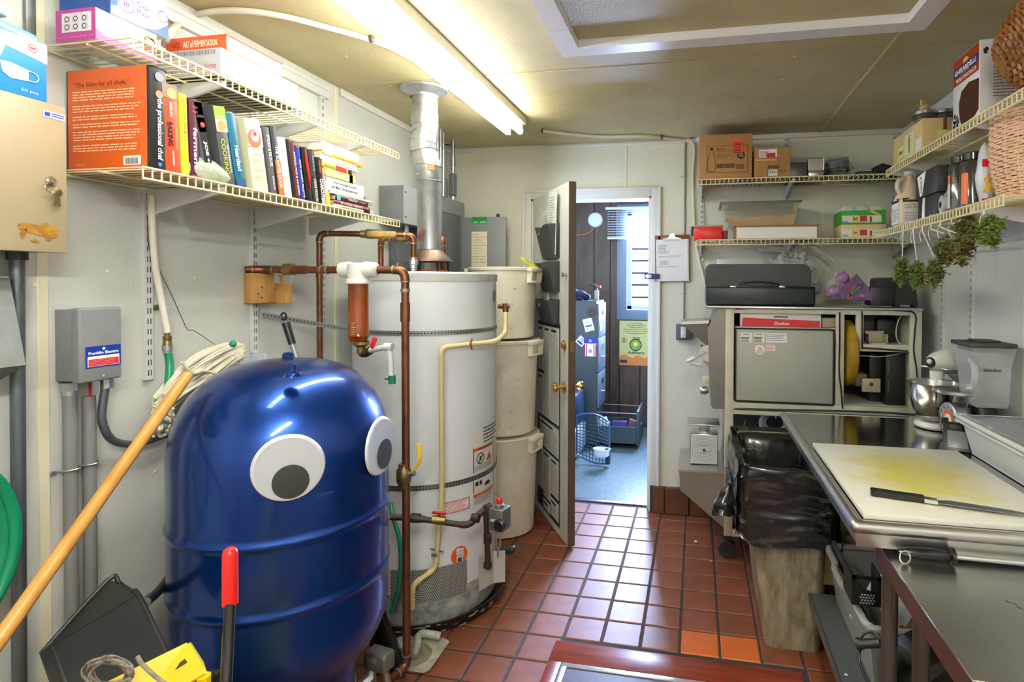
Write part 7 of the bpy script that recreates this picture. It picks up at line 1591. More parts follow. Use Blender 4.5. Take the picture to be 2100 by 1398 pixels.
# batch freezer front in stainless,seen from the side
bf = thing('batch_freezer','stainless front of a freezer machine with lever and spout, left of the cabinet','machine',(.09,3.35,.8))
Q = lambda x,y,Y=3.115: P(x,y,Y=Y)
def slab(pts,y0,y1,name,m,parent,bev=0):
    a_ = [P(x,y,Y=y0) for x,y in pts]; k = len(a_); vs = a_+[V((p.x,y1,p.z)) for p in a_]
    return MB().add(vs,[tuple(range(k)),tuple(range(2*k-1,k-1,-1))]+[(i,k+i,k+(i+1) % k,(i+1) % k) for i in range(k)]).build(name,m,parent,ang=20)
slab([(1451,672),(1476,628),(1490,628),(1490,838),(1463,838),(1458,832)],3.115,3.56,'side_panel',mat('worn_stainless',lin(136,134,128),.38,.75,noise=.15,nscale=4,stretch=(1,1,4)),bf)
slab([(1399,664),(1452,661),(1452,708),(1446,706),(1403,668)],3.14,3.40,'hopper',mat('dark_worn_stainless',lin(98,92,86),.35,.8),bf)
slab([(1397,660),(1454,657),(1454,663),(1397,665)],3.13,3.41,'hopper_rim',STEEL,bf)
slab([(1438,706),(1444,710),(1445,732),(1438,728)],3.2,3.23,'bar',mat('dark_steel',lin(90,90,88),.4,.8),bf)
c0,c1 = Q(1450,722),Q(1424,734); MB().tube([c0,c1],.0045,8).build('lever',CHROME,bf)
MB().tube([Q(1426,733),Q(1422,735),Q(1412,740),Q(1408,741)],[.008,.011,.012,.008],12).build('lever_knob',mat('ivory_knob',lin(226,220,196),.3),bf)
q = MX.Translation(Q(1451,724,3.14)) @ MX.Rotation(R(90),4,'X'); MB().lathe([(0,.01),(.045,.01),(.045,-.02),(0,-.02)],m=q,n=28).build('gate_disc',STEEL,bf)
MB().box(Q(1436,740).x,Q(1451,740).x,3.16,3.22,Q(1440,752).z,Q(1440,732).z,bev=.006).tube([Q(1440,748,3.18),Q(1428,748,3.18),Q(1415,744,3.18)],.009,8).build('white_spout_guard',WHITEP,bf)
MB().tube([Q(1436,800,3.16),Q(1437,800,3.16),Q(1447,800,3.16),Q(1453,800,3.16)],[.020,.022,.022,.014],18).build('spout',STEEL,bf)
MB().box(Q(1448,780,3.16).x-.02,Q(1455,780,3.16).x,3.16,3.2,Q(1448,788).z,Q(1448,774).z,bev=.004,m=rot('Y',0)).build('ivory_clip',mat('ivory_knob',lin(226,220,196),.3),bf)
zdt = Q(1440,966).z
ds = thing('drip_shelf','stainless drip shelf with slanted underside below the freezer machine','shelf',(.03,3.3,zdt-.2))
slab([(1393,966),(1485,969),(1485,1083),(1395,1004)],3.115,3.50,'shelf_body',mat('worn_stainless_pale',lin(156,152,144),.4,.6,noise=.2,nscale=5),ds)
slab([(1391,963),(1485,966),(1485,970),(1391,967)],3.11,3.52,'shelf_top',STEEL,ds)
mb = MB(); [disc(mb,frame((.03+dx,3.16,zdt+.0085),(1,0,0),(0,1,0)) @ MX.Scale(2.2,4,(1,0,0)),0,0,.0035) for dx in (0,.035)]; mb.build('drain_slot',SLOT,ds)
# portion scale
zsb = zdt+.009
s = thing('portion_scale','mechanical portion scale with a large round dial on the drip shelf','scale',(.0,3.25,zsb))
a,b_ = P(1415,938,Y=3.21),P(1473,880,Y=3.21); hgt = b_.z-a.z; z0_ = zsb
MB().box(a.x,b_.x,3.21,3.33,z0_,z0_+hgt,bev=.004).build('case',STEEL,s)
q = frame((a.x,3.2095,z0_),(1,0,0),(0,0,1)); w_ = b_.x-a.x
card('dial_face',q @ MX.Translation((w_*.03,hgt*.04,0)),w_*.94,hgt*.93,flat(216,220,220),s)
mb = MB(); cx,cy = w_*.5,hgt*.48; q3 = q @ MX.Translation((0,0,.001))
for i in range(72):
    a_ = i*math.pi/36
    for r0,r1,ww in ((w_*.40,w_*.43,.0007),(w_*.31,w_*.335,.0006)):
        if i % 2 and r0 < w_*.35: continue
        d_ = V((math.sin(a_),math.cos(a_),0)); n_ = V((d_.y,-d_.x,0))*ww; o_ = V((cx,cy,.0004)); mb.add([q3 @ (o_+d_*r0-n_),q3 @ (o_+d_*r1-n_),q3 @ (o_+d_*r1+n_),q3 @ (o_+d_*r0+n_)],[(0,1,2,3)])
disc(mb,q3,cx,cy,w_*.26,w_*.25); lettering(mb,'EDLUND',q3 @ MX.Translation((cx-w_*.12,cy+w_*.13,0)),w_*.24,w_*.04,bold=.03); lines(mb,q3,cx-w_*.14,cx+w_*.14,cy-w_*.16,cy-w_*.08,2,.3,.2); mb.build('dial_marks',flat(36,42,58),s)
MB().lathe([(0,.004),(.009,.004),(.009,0)],m=q @ MX.Translation((cx,cy,.0005)),n=16).build('hub',flat(110,96,70),s)
MB(q3).box(cx,cx+w_*.22,cy-.006,cy-.004,0,.001).build('pointer',K,s)
MB().box(a.x+w_*.3,b_.x-w_*.3,3.23,3.30,z0_+hgt,z0_+hgt+.055,bev=.002).build('post',STEEL,s)
pz = P(1440,852,Y=3.2).z; MB().box(P(1409,850,Y=3.2).x,P(1476,850,Y=3.2).x,3.17,3.34,z0_+hgt+.056,z0_+hgt+.064,bev=.003).build('platform',STEEL,s)
# ---- things on the cart top
ZCT = ZC_+.001
CASE = mat('dark_green_case',lin(14,30,28),.35,noise=.25,nscale=14,bump=.25,bscale=200)
t = thing('tool_case','dark green hard plastic case lying on the machine cabinet','case',(.33,3.3,ZCT))
x0_,x1_ = P(1447,600,Y=3.17).x,P(1673,600,Y=3.17).x; zt_ = P(1560,541,Y=3.17).z; zm = P(1560,585,Y=3.17).z
def rprism(x0,x1,z0,z1,y0,y1,rl,rr_,name,m,par):
    pts = [(x0,z0),(x1,z0)]; pts += [(x1-rr_+rr_*math.cos(R(a)),z1-rr_+rr_*math.sin(R(a))) for a in range(0,91,15)]; pts += [(x0+rl+rl*math.cos(R(a)),z1-rl+rl*math.sin(R(a))) for a in range(90,181,15)]
    return MB().prism(pts,y0,y1,m=MX(((1,0,0,0),(0,0,1,0),(0,1,0,0),(0,0,0,1)))).build(name,m,par,ang=25)
MB().box(x0_,x1_+.0,3.17,3.50,ZCT,zm-.004,bev=.012,seg=3).build('lower_shell',CASE,t)
rprism(x0_-.0,x1_-.022,zm-.002,zt_,3.17,3.50,.03,.05,'upper_shell',CASE,t)
MB().box(x0_+.002,x1_-.02,3.163,3.171,zm-.012,zm-.004,bev=.002).build('seam_lip',BLACK,t)
for x in (1503,1604): p = P(x,586,Y=3.168); MB().box(p.x-.016,p.x+.016,3.162,3.17,zm-.012,zm-.002,bev=.002).build('latch',CHROME,t)
MB().tube([P(1517,583,Y=3.165),P(1525,579,Y=3.15),P(1560,578,Y=3.148),P(1592,581,Y=3.15),P(1598,584,Y=3.165)],.0045,8,sm=3).build('handle',BLACK,t)
tag(MB().box(P(1470,535,Y=3.55).x,P(1563,535,Y=3.55).x,3.545,3.552,ZCT,P(1500,531,Y=3.55).z,bev=.001).build('white_card',PAPER),'white card edge standing behind the dark green case','card')
c = P(1625,560,Y=3.44)
bag = thing('flour_sack','clear printed plastic bag with twisted open neck behind the green case','bag',(c.x,3.5,ZCT))
stuffbag('bag_body',V((P(1622,560,Y=3.55).x,3.55,ZCT+.14)),.135,.08,.155,mat('printed_clear_bag',lin(216,218,218),.2,noise=.3,nscale=9,alpha=.92,bump=1.0,bscale=25),'','',parent=bag,seed=5,amp=.3,freq=12)
NK = mat('printed_clear_bag',lin(206,208,208),.2)
def strip(p0,p1,w_,sag,seed,name='bag_neck'):
    p0,p1 = V(p0),V(p1); d = (p1-p0);
    def f_(u,v): q = p0+d*u; return q+V((0,.012*NZ.noise(V((u*5,v*3,seed))),sag*math.sin(math.pi*u)+w_*(v-.5)*(.5+u)+.010*NZ.noise(V((u*7,v*5,seed+4)))))
    MB().grid(f_,18,8).build(name,NK,bag,ang=25)
m0 = P(1625,522,Y=3.53)
strip(P(1640,522,Y=3.53),P(1557,508,Y=3.50),.028,.012,1); strip(P(1618,525,Y=3.54),P(1645,495,Y=3.50),.05,0,2); strip(P(1630,505,Y=3.5),P(1714,540,Y=3.48),.016,.035,3,'white_band'); strip(P(1610,525,Y=3.52),P(1580,545,Y=3.5),.04,0,4)
mb = MB(); r2 = random.Random(1)
for i,s_ in enumerate(('NON','Nutrition','Sodium 0mg','Total Carbohydrate','Dietary Fiber')):
    lettering(mb,s_,frame(P(1608,520+9*i,Y=3.472),(1,.0,-.05),(0,0,1)),.012*len(s_)*.75,.011)
mb.build('lettering',K,bag)
# garlic bag
gb = thing('garlic_bag','net printed bag of purple garlic bulbs on the machine cabinet','bag',(P(1738,617,Y=3.2).x,3.2,ZCT))
GA = mat('purple_garlic',lin(176,140,170),.5,noise=.6,nscale=30,col2=lin(110,60,130))
r2 = random.Random(8)
for (x,y,r_) in ((1712,598,.042),(1735,590,.044),(1728,570,.036),(1750,602,.036),(1765,606,.034)):
    c = P(x,y,Y=3.20+r2.uniform(-.02,.02)); MB().ball((c.x,c.y,max(c.z,ZCT+r_*.85)),(r_,r_*.9,r_*.85),14,9).tube([(c.x,c.y,c.z+r_*.6),(c.x+.006,c.y,c.z+r_*1.25)],[.012,.004],7).build('garlic_bulb',GA,gb)
mb = MB(); pts = [(1700,612),(1752,566),(1757,561),(1782,590),(1790,613),(1788,616)]
vs = [P(x,y,Y=3.155) for x,y in pts]; vs = [V((p.x,p.y,max(p.z,ZCT+.001))) for p in vs]; vb = [V((p.x,p.y+.006,p.z)) for p in vs]; k = 6
mb.add(vs+vb,[tuple(range(k)),tuple(range(2*k-1,k-1,-1))]+[(i,k+i,k+(i+1) % k,(i+1) % k) for i in range(k)]).build('printed_film',mat('black_purple_print',lin(46,34,54),.3,noise=.9,nscale=30,col2=lin(130,90,150)),gb,ang=20)
mb = MB(); q = frame(P(1745,608,Y=3.153),V((1,0,1)),V((-1,0,1))); rect(mb,q,0,.07,0,.014); mb.build('green_band',flat(30,120,70),gb)
mb = MB(); disc(mb,q,-.004,.004,.012,.007); lettering(mb,'RED',q @ MX.Translation((.02,.02,0)),.04,.012,bold=.02); mb.build('lettering',flat(220,90,70),gb)
stuffbag('clear_film',P(1715,590,Y=3.19),.045,.035,.05,FILM,'','',parent=gb,seed=2,amp=.4)
# black punch
bp_ = thing('hole_punch','heavy black office punch on the right end of the machine cabinet','punch',(P(1834,617,Y=3.2).x,3.2,ZCT))
a,b_ = P(1836,617,Y=3.16),P(1884,570,Y=3.16)
frus(MB(),a.x+.0,b_.x,3.16,3.30,ZCT+.012,a.x+.012,b_.x-.012,3.18,3.29,b_.z).build('body',BLACK,bp_)
MB().box(P(1786,600,Y=3.16).x,a.x+.01,3.17,3.28,ZCT+.006,P(1800,588,Y=3.16).z,bev=.006).build('tray',BLACK,bp_)
rprism(P(1795,600,Y=3.2).x,a.x+.03,P(1800,588,Y=3.2).z,P(1820,569,Y=3.2).z,3.2,3.30,.02,.004,'lever_head',BLACK,bp_)
MB().box(a.x+.0,a.x+.02,3.155,3.2,ZCT,ZCT+.012).box(b_.x-.025,b_.x-.005,3.155,3.2,ZCT,ZCT+.012).build('feet',RUBBER,bp_)
# ================================================================ RIGHT WALL SHELVES
zr2,zr1s = 2.028,1.746; SXR = RX-.30
for (yy,z0,lb) in ((3.044,1.0,'slotted shelf upright on the right wall, farthest, above the mixer bowl'),(2.747,1.0,'slotted shelf upright on the right wall, above the blender'),(2.10,1.60,'slotted shelf upright on the right wall, nearest, behind the baskets')):
    standard('shelf_upright',V((RX,yy,0)),z0,CZ-.06,'x',lb,sgn=-1)
struct('trim_10',MB().box(RX-.018,RX,.9,3.2,CZ-.085,CZ-.035,bev=.003),STDM)
wire_shelf('cream wire shelf high on the right wall, upper one with the brownie box','y',RX-.016,SXR,1.25,2.95,zr2,[3.044-.12,2.747,2.10])
wire_shelf('cream wire shelf on the right wall, lower one with hanging herbs','y',RX-.016,SXR,1.88,3.12,zr1s,[3.044,2.747,2.10])
# a frame for faces towards -X: x axis runs towards the camera (-Y)
def rq(x,y,z): return frame((x,y,z),(0,-1,0),(0,0,1))
def fq(x,y,z): return frame((x,y,z),(1,0,0),(0,0,1))
zT,zL = zr2+.004,zr1s+.004
# bottle carton with jar lids on top
KRAFT = mat('printed_kraft',lin(208,184,128),.45,noise=.1,nscale=12)
y0_,y1_ = P(1891,300,X=SXR+.01).y,P(1832,345,X=SXR+.01).y; hb = P(1891,243,X=SXR+.01).z-zT; xb = P(1953,250,Y=y0_).x
t = thing('jar_carton','tan film wrapped carton of jars at the far end of the upper right shelf','box',(SXR+.1,(y0_+y1_)/2,zT))
MB().box(SXR+.01,xb,y0_,y1_,zT,zT+hb,bev=.003).build('carton',KRAFT,t)
q = rq(SXR+.0094,y1_,zT); L_ = y1_-y0_
card('label_panel',q @ MX.Translation((L_*.42,hb*.1,0)),L_*.34,hb*.72,flat(206,206,160,.35),t,flat(120,130,60),lambda mb,m: (rect(mb,m,L_*.14,L_*.2,hb*.05,hb*.55),rect(mb,m,L_*.155,L_*.185,hb*.55,hb*.66)))
card('brand_badge',q @ MX.Translation((L_*.20,hb*.12,0)),L_*.20,hb*.42,flat(214,206,120,.35),t,K,lambda mb,m: lettering(mb,'Kerr',m @ MX.Translation((L_*.03,hb*.15,0)),L_*.14,hb*.14,shear=.4,bold=.03))
card('white_label',q @ MX.Translation((L_*.80,hb*.06,0)),L_*.19,hb*.38,flat(214,214,206,.35),t)
q = fq(SXR+.01,y0_-.0006,zT); W_ = xb-SXR-.01
card('brand_badge',q @ MX.Translation((W_*.50,hb*.10,0)),W_*.46,hb*.5,flat(214,206,120,.35),t,K,lambda mb,m: lettering(mb,'Kerr',m @ MX.Translation((W_*.08,hb*.16,0)),W_*.34,hb*.16,shear=.4,bold=.03))
card('brown_band',q @ MX.Translation((W_*.70,hb*.62,0)),W_*.12,hb*.37,flat(110,74,50,.4),t)
LIDM = mat('silver_lid',lin(150,150,144),.3,.9)
for i,(x,yy,r_,nm) in enumerate(((1897,y0_+.05,.042,'nearer the room'),(1935,y0_+.05,.042,'nearer the wall'))):
    p = P(x,235,Y=yy); zz = zT+hb+.001; jt = thing('storage_jar','glass jar with silver lid on the tan carton, '+nm,'jar',(p.x,yy,zz),group='jars on the tan carton')
    MB().lathe([(0,0),(r_,0),(r_+.001,.012),(r_,.024),(0,.024)],(p.x,yy,zz),24).build('jar_body',mat('dark_jar_glass',lin(60,66,62),.08),jt)
    MB().lathe([(r_+.003,.024),(r_+.003,.036),(r_-.003,.039),(0,.040)],(p.x,yy,zz),28).build('lid',LIDM,jt)
    if i == 0: MB().ball((p.x,yy,zz+.055),(.022,.014,.016),12,8).tube([(p.x-.01,yy,zz+.06),(p.x-.015,yy,zz+.085),(p.x+.0,yy,zz+.065)],.006,6,sm=3).build('twist_of_raffia',mat('raffia',lin(196,164,110),.8,noise=.4,nscale=50),jt)
# brownie mix box
y0_,y1_ = P(2010,150,X=SXR+.02).y,P(1955,200,X=SXR+.02).y; hb = P(2010,82,X=SXR+.02).z-zT; xb = SXR+.15
BW = mat('box_white_gloss',lin(220,220,222),.25)
t = thing('brownie_box','white and brown triple chocolate brownie mix box on the upper right shelf','box',(SXR+.08,(y0_+y1_)/2,zT))
MB().box(SXR+.02,xb,y0_,y1_,zT,zT+hb,bev=.001).build('carton',BW,t)
q = rq(SXR+.0194,y1_,zT); L_ = y1_-y0_
card('brown_panel',q @ MX.Translation((L_*.02,hb*.63,0)),L_*.94,hb*.36,flat(150,50,28,.25),t,W1_,lambda mb,m: lettering(mb,'TRIPLE CHOCOLATE',m @ MX.Translation((L_*.1,hb*.03,0)),L_*.76,hb*.05,bold=.02))
o = MB(q @ MX.Translation((0,0,.001))).prism([(L_*.06,hb*.74),(L_*.92,hb*.74),(L_*.96,hb*.80),(L_*.92,hb*.86),(L_*.06,hb*.86),(L_*.02,hb*.80)],0,.0005).build('blue_band',flat(30,54,110,.25),t)
mb = MB(); lettering(mb,'GHIRARDELLI',q @ MX.Translation((L_*.08,hb*.765,.0018)),L_*.80,hb*.07,bold=.03); lettering(mb,'CHOCOLATE',q @ MX.Translation((L_*.32,hb*.745,.0018)),L_*.3,hb*.015); mb.build('lettering',W1_,o)
mb = MB(); blob(mb,q @ MX.Translation((0,0,.0018)),L_*.5,hb*.90,L_*.09,hb*.035,3); mb.build('gold_emblem',flat(206,170,90),t)
BR = mat('chocolate_print',lin(84,40,22),.25,noise=.7,nscale=40,col2=lin(30,12,8))
MB(q).prism([(L_*.25,hb*.36),(L_*.34,hb*.50),(L_*.62,hb*.56),(L_*.97,hb*.52),(L_*.97,hb*.12),(L_*.84,hb*.06),(L_*.36,hb*.04),(L_*.30,hb*.12),(L_*.26,hb*.24)],0,.0008).build('brownie_picture',BR,t)
mb = MB(); r2 = random.Random(1)
for i in range(20): blob(mb,q,L_*r2.uniform(.04,.25),hb*r2.uniform(.03,.24),.005,.006,i,n=8,lift=.0006)
mb.build('chocolate_chips',BR,t)
q = fq(SXR+.02,y0_-.0006,zT); W_ = xb-SXR-.02
mb = MB(); lettering(mb,'Nutrition Facts',q @ MX.Translation((W_*.30,hb*.93,0)),W_*.62,hb*.035,bold=.03); rect(mb,q,W_*.3,W_*.95,hb*.905,hb*.91); lines(mb,q,W_*.3,W_*.92,hb*.25,hb*.89,16,.25,.3); mb.build('lettering',flat(60,60,64),t)
mb = MB(); blob(mb,q,W_*.12,hb*.86,.008,.010,2); mb.build('chocolate_chip',BR,t)
o = MB().box(SXR+.10,RX-.05,y0_+.04,y0_+.18,zT,zT+hb+.045,bev=.002).build('cardboard_box',CARDB); tag(o,'brown cardboard box standing behind the brownie mix box','box'); o.location.x += .055; o.location.y += 0.0
# wicker baskets
def wicker(label,c,prof,rows,stakes,m,seed=0,r_=.0042,sq=1.0,tilt=None,name='wicker_basket'):
    """prof(u)->(radius, z) from bottom to rim"""
    t = thing(name,label,'basket',c); r2 = random.Random(seed); q = MX.Translation(c) @ (tilt or MX.Identity(4)); ns = stakes*4
    for k in range(rows):
        u = (k+.5)/rows; R_,z = prof(u); pts = []
        for i in range(ns):
            a = 2*math.pi*i/ns; rr_ = R_+.0045*math.cos(math.pi*i/2+math.pi*k+.01)
            pts.append(q @ V((rr_*math.cos(a),rr_*math.sin(a)*sq,z+r2.uniform(-.0012,.0012))))
        o = MB().tube(pts,r_,5,closed=True).build('woven_strand',m,t)
    for j in range(stakes):
        a = 2*math.pi*j/stakes; MB().tube([q @ V((prof(u)[0]*math.cos(a),prof(u)[0]*math.sin(a)*sq,prof(u)[1])) for u in (0,.2,.4,.6,.8,1)],.0028,5).build('stake',m,t)
    R_,z = prof(1); MB().tube([q @ V(((R_+.003*math.sin(i*1.7))*math.cos(2*math.pi*i/60),(R_+.003*math.sin(i*1.7))*math.sin(2*math.pi*i/60)*sq,z+.002*math.cos(i*1.7))) for i in range(60)],.0075,7,closed=True).build('braided_rim',m,t)
    R_,z = prof(0); MB().lathe([(0,z),(R_,z),(R_,z+.004),(0,z+.004)],n=32,m=q @ MX.Scale(sq,4,(0,1,0))).build('base',m,t)
WK1 = mat('pale_wicker',lin(240,208,178),.5,noise=.3,nscale=30,col2=lin(206,160,122))
WK2 = mat('brown_wicker',lin(166,112,54),.45,noise=.6,nscale=24,col2=lin(96,58,22))
rb_ = .125; yb4 = 1.94
bl0 = P(2016,330,Y=2.06);
wicker('pale wicker basket at the near end of the lower right shelf',(SXR+.178,2.0,zL),lambda u: (.118+.030*math.sin(min(1,u*1.6)*math.pi/2)-.004*u,.004+.262*u),30,22,WK1,3)
c = P(2078,205,X=SXR+.14); wicker('brown oval wicker basket tilted on its side on the upper right shelf',(SXR+.045,1.86,zT+.098),lambda u: (.040+.105*math.sin(u*math.pi/2)**.7,.0+.15*u),16,18,WK2,5,r_=.0062,sq=.85,tilt=MX.Translation((-.06,.02,0)) @ MX.Rotation(R(68),4,'Y') @ MX.Rotation(R(15),4,'X'))
# lower right shelf
BT = mat('milky_plastic',lin(216,196,170),.4)
y_ = P(1862,400,X=SXR+.07).y; c = V((SXR+.075,y_,zL))
t = thing('chemical_jug','white labelled gallon jug with a big handle on the lower right shelf','jug',c)
hj = P(1862,362,X=SXR+.075).z-zL
MB(MX.Translation(c)).box(-.058,.058,-.058,.058,0,hj*.55,bev=.018,seg=3).build('jug_body',BT,t)
MB().lathe([(.066,hj*.5),(.055,hj*.62),(.030,hj*.80),(.02,hj*.9),(.02,hj),(0,hj)],c,28).build('shoulder',BT,t)
MB().tube([c+V((-.03,-.02,hj*.60)),c+V((-.056,-.025,hj*.72)),c+V((-.052,-.02,hj*.88)),c+V((-.02,-.005,hj*.95))],.0115,10,sm=4).build('jug_handle',BT,t)
MB().cyl(c+V((0,0,hj)),c+V((0,0,hj+.018)),.023).build('cap',W1_,t)
q = fq(c.x-.045,c.y-.0587,c.z+.012)
card('label',q,.09,hj*.46,W1_,t,K,lambda mb,m: (lettering(mb,'PLASTIC',m @ MX.Translation((.008,hj*.34,0)),.05,.007),lettering(mb,'LAPPY TECK',m @ MX.Translation((.008,hj*.29,0)),.06,.007),lines(mb,m,.008,.08,.01,hj*.22,6,.25,.4)),t=.0008)
card('black_band',q @ MX.Translation((0,hj*.41,.0009)),.09,hj*.075,K,t,YEL,lambda mb,m: lettering(mb,'Elite Finish',m @ MX.Translation((.006,hj*.025,0)),.05,.008))
q = rq(c.x-.0587,c.y+.045,c.z+.012); card('label',q,.09,hj*.46,W1_,t,K,lambda mb,m: lines(mb,m,.008,.09,.01,hj*.3,6,.25,.4),t=.0008); card('black_band',q @ MX.Translation((0,hj*.41,.0009)),.09,hj*.075,K,t)
# black cartons
x0_ = SXR+.012; ya_,yb5 = P(1921,380,X=x0_).y,P(1878,390,X=x0_).y; zA,zB = P(1921,392,X=x0_).z,P(1921,338,X=x0_).z
t = thing('black_carton','black carton with a white flash, upper one on the lower right shelf','box',(x0_+.06,(ya_+yb5)/2,zA))
MB().box(x0_,RX-.08,ya_,yb5,zA,zB,bev=.0015).build('carton',mat('black_card',lin(38,38,40),.45),t)
q = rq(x0_-.0006,yb5,zA); L_ = yb5-ya_; hh = zB-zA; MB(q).prism([(L_*.08,hh*.86),(L_*.5,hh*.98),(L_*.34,hh*.05),(L_*.24,hh*.02)],0,.0006).build('white_flash',W1_,t)
mb = MB(); lettering(mb,'V TWO',q @ MX.Translation((L_*.29,hh*.5,.0008)) @ MX.Rotation(R(-80),4,'Z'),hh*.7,L_*.08,cx=True,bold=.03); mb.build('lettering',K,t)
t = thing('black_carton','black carton underneath, behind the roll of plastic bags on the lower right shelf','box',(x0_+.06,(ya_+yb5)/2,zL))
MB().box(x0_+.008,RX-.085,ya_+.015,yb5-.006,zL,zA-.002,bev=.0015).build('carton',mat('black_card',lin(38,38,40),.45),t)
q = rq(x0_+.0074,yb5-.006,zL); MB(q).prism([(L_*.2,.0),(L_*.34,.0),(L_*.34,zA-zL-.004),(L_*.24,zA-zL-.004)],0,.0006).build('white_flash',W1_,t)
c = P(1898,430,X=SXR-.0); yy = P(1898,430,X=SXR+.004).y
t = thing('bag_roll','roll of clear plastic bags with brown core on the lower right shelf','bag roll',(SXR+.06,yy,zL))
rr_ = .034; c0 = V((SXR+.012,ya_-.040,zL+rr_)); c1 = c0+V((.16,-.02,0))
MB().tube([c0,c1],rr_,28).build('plastic_roll',mat('milky_film',lin(206,208,208),.3,noise=.2,nscale=20,alpha=.92),t)
MB().tube([c0-V((.002,0,0)),c0+V((.001,0,0))],.014,20).build('core_rim',mat('core_card',lin(170,130,90),.8),t)
MB().tube([c0-V((.0035,0,0)),c0-V((.001,0,0))],.010,20).build('core_hole',K,t)
def tail(u,v): return c0+V((.02+.03*v-.02*u,.02+.09*u,-.028+.012*NZ.noise(V((u*5,v*4,0)))+.022*math.sin(u*3)*v))
MB().grid(tail,12,8).build('loose_film',mat('milky_film',lin(206,208,208),.3),t)
yy = P(1948,420,X=SXR+.05).y; o = stuffbag('green_packet',V((SXR+.07,yy+.02,zL+.062)),.03,.025,.06,mat('olive_packet',lin(150,150,104),.5,noise=.3,nscale=20),'olive green packet standing left of the spice jars','packet',seed=4,amp=.1)
def spicejar(x,d,r_,h_,label,lm):
    yy = P(x,420,X=SXR+d).y; c = V((SXR+d,yy,zL)); t = thing('spice_jar',label,'jar',c,group='spice jars on the lower right shelf')
    MB().lathe([(0,0),(r_,0),(r_,h_*.78),(r_*.92,h_*.84),(r_*.72,h_*.87),(r_*.72,h_*.90)],c,32).build('jar_body',mat('spice_dark_glass',lin(66,58,54),.07,noise=.5,nscale=12,col2=lin(38,34,34),coat=1),t)
    MB().lathe([(r_*.8,h_*.87),(r_*.82,h_*.985),(r_*.76,h_),(0,h_)],c,32).build('lid',mat('black_gloss_lid',(.01,.01,.01),.12),t)
    mb = MB(); n = 8
    a0 = R(-200) if lm == 0 else R(-165)
    vs = [];
    for i in range(n+1):
        a = a0+R(34)*i/n
        for z in (h_*.06,h_*.5 if lm == 0 else h_*.62): vs.append(c+V(((r_+.0008)*math.cos(a),(r_+.0008)*math.sin(a),z)))
    mb.add(vs,[(2*i,2*i+2,2*i+3,2*i+1) for i in range(n)]).build('label',flat(214,96,28,.4) if lm else flat(206,206,206,.4),t)
    if lm == 0:
        vs = []
        for i in range(n+1):
            a = a0+R(34)*i/n
            for z in (h_*.5,h_*.66): vs.append(c+V(((r_+.0008)*math.cos(a),(r_+.0008)*math.sin(a),z)))
        MB().add(vs,[(2*i,2*i+2,2*i+3,2*i+1) for i in range(n)]).build('orange_label_top',flat(214,96,28,.4),t)
spicejar(1970,.055,.040,.20,'large dark spice jar with black lid and white label, left of the pair',0)
spicejar(1993,.05,.0385,.19,'large dark spice jar with black lid and orange label, right of the pair',1)
yy = P(2022,400,X=SXR+.045).y
o = stuffbag('snack_bag',V((SXR+.068,yy+.05,zL+.105)),.03,.03,.105,mat('white_printed_bag',lin(206,214,222),.35,noise=.2,nscale=10),'x','bag',seed=9,amp=.1,freq=6)
tag(o,'white snack bag with red bands between spice jars and pale basket','bag')
q = fq(SXR+.040,yy+.017,zL)
MB(q).box(0,.05,.006,.02,0,.001).build('red_band',flat(206,30,50),o); MB(q).box(0,.03,.125,.150,0,.001).build('red_band',flat(206,30,50),o)
mb = MB(); [blob(mb,q,.014+.012*(i % 2),.05+.016*i,.010,.010,i,n=10,lift=.0015+.0002*i) for i in range(4)]; mb.build('yellow_flower_print',flat(240,190,50),o)
# ---- hanging herbs
HL = mat('herb_leaf',lin(124,152,58),.6,noise=.6,nscale=30,col2=lin(66,84,30)); HL2 = mat('dry_herb_leaf',lin(124,124,60),.7,noise=.6,nscale=30,col2=lin(76,70,34))
HS_ = mat('herb_stem',lin(110,100,60),.8); STW = mat('white_string',lin(226,224,214),.8)
def herb(x,y,rx,ry,sx,sy,label,m,seed,xo=0,n=520):
    c = P(x,y,X=SXR-.004+xo); k = .00135*(c.y/2.2)*1.02; RX_,RZ_ = rx*k,ry*k
    t = thing('herb_bunch',label,'herbs',c,group='bunches of herbs drying under the lower right shelf'); r2 = random.Random(seed)
    top = P(sx,sy,X=SXR-.003); kn = V((c.x,c.y,c.z+RZ_*.75));
    MB().tube([V((top.x,top.y,zr1s-.026)),V((top.x,top.y,zr1s-.05)),kn],.0024,5).tube([V((top.x,top.y-.004,zr1s-.028)),V((top.x-.004,top.y+.018,zr1s-.06)),V((top.x,top.y+.012,zr1s-.09))],.0016,5,sm=3).build('string',STW,t)
    st = MB(); lf = MB()
    for i in range(46):
        d = V((r2.gauss(0,.4),r2.gauss(0,1),r2.gauss(-.25,.8))); d.normalize(); L = r2.uniform(.7,1.15)
        e = c+V((d.x*RX_*.8,d.y*RX_*1.5,d.z*RZ_))*L; mid = c.lerp(e,.5)+V((0,r2.uniform(-.01,.01),r2.uniform(-.0,.015))); e.z -= .012
        st.tube([c+V((0,0,RZ_*.3)),mid,e],.0009,4,caps=False)
        for j in range(n//22):
            u = r2.uniform(.25,1.02); p = c.lerp(e,u)+V((r2.gauss(0,.006),r2.gauss(0,.006),r2.gauss(0,.006)))
            a = r2.uniform(0,6.3); s_ = r2.uniform(.005,.009); v1 = V((math.cos(a),math.sin(a),r2.uniform(-.6,.6))).normalized()*s_; v2 = v1.orthogonal().normalized()*s_*.55
            lf.add([p-v1,p+v2,p+v1,p-v2],[(0,1,2,3)])
    st.build('stems',HS_,t,kind='stuff'); lf.build('leaves',m,t,kind='stuff')
herb(1850,552,22,36,1852,475,'drying herb bunch on a white string, farthest one at the left end',HL,1)
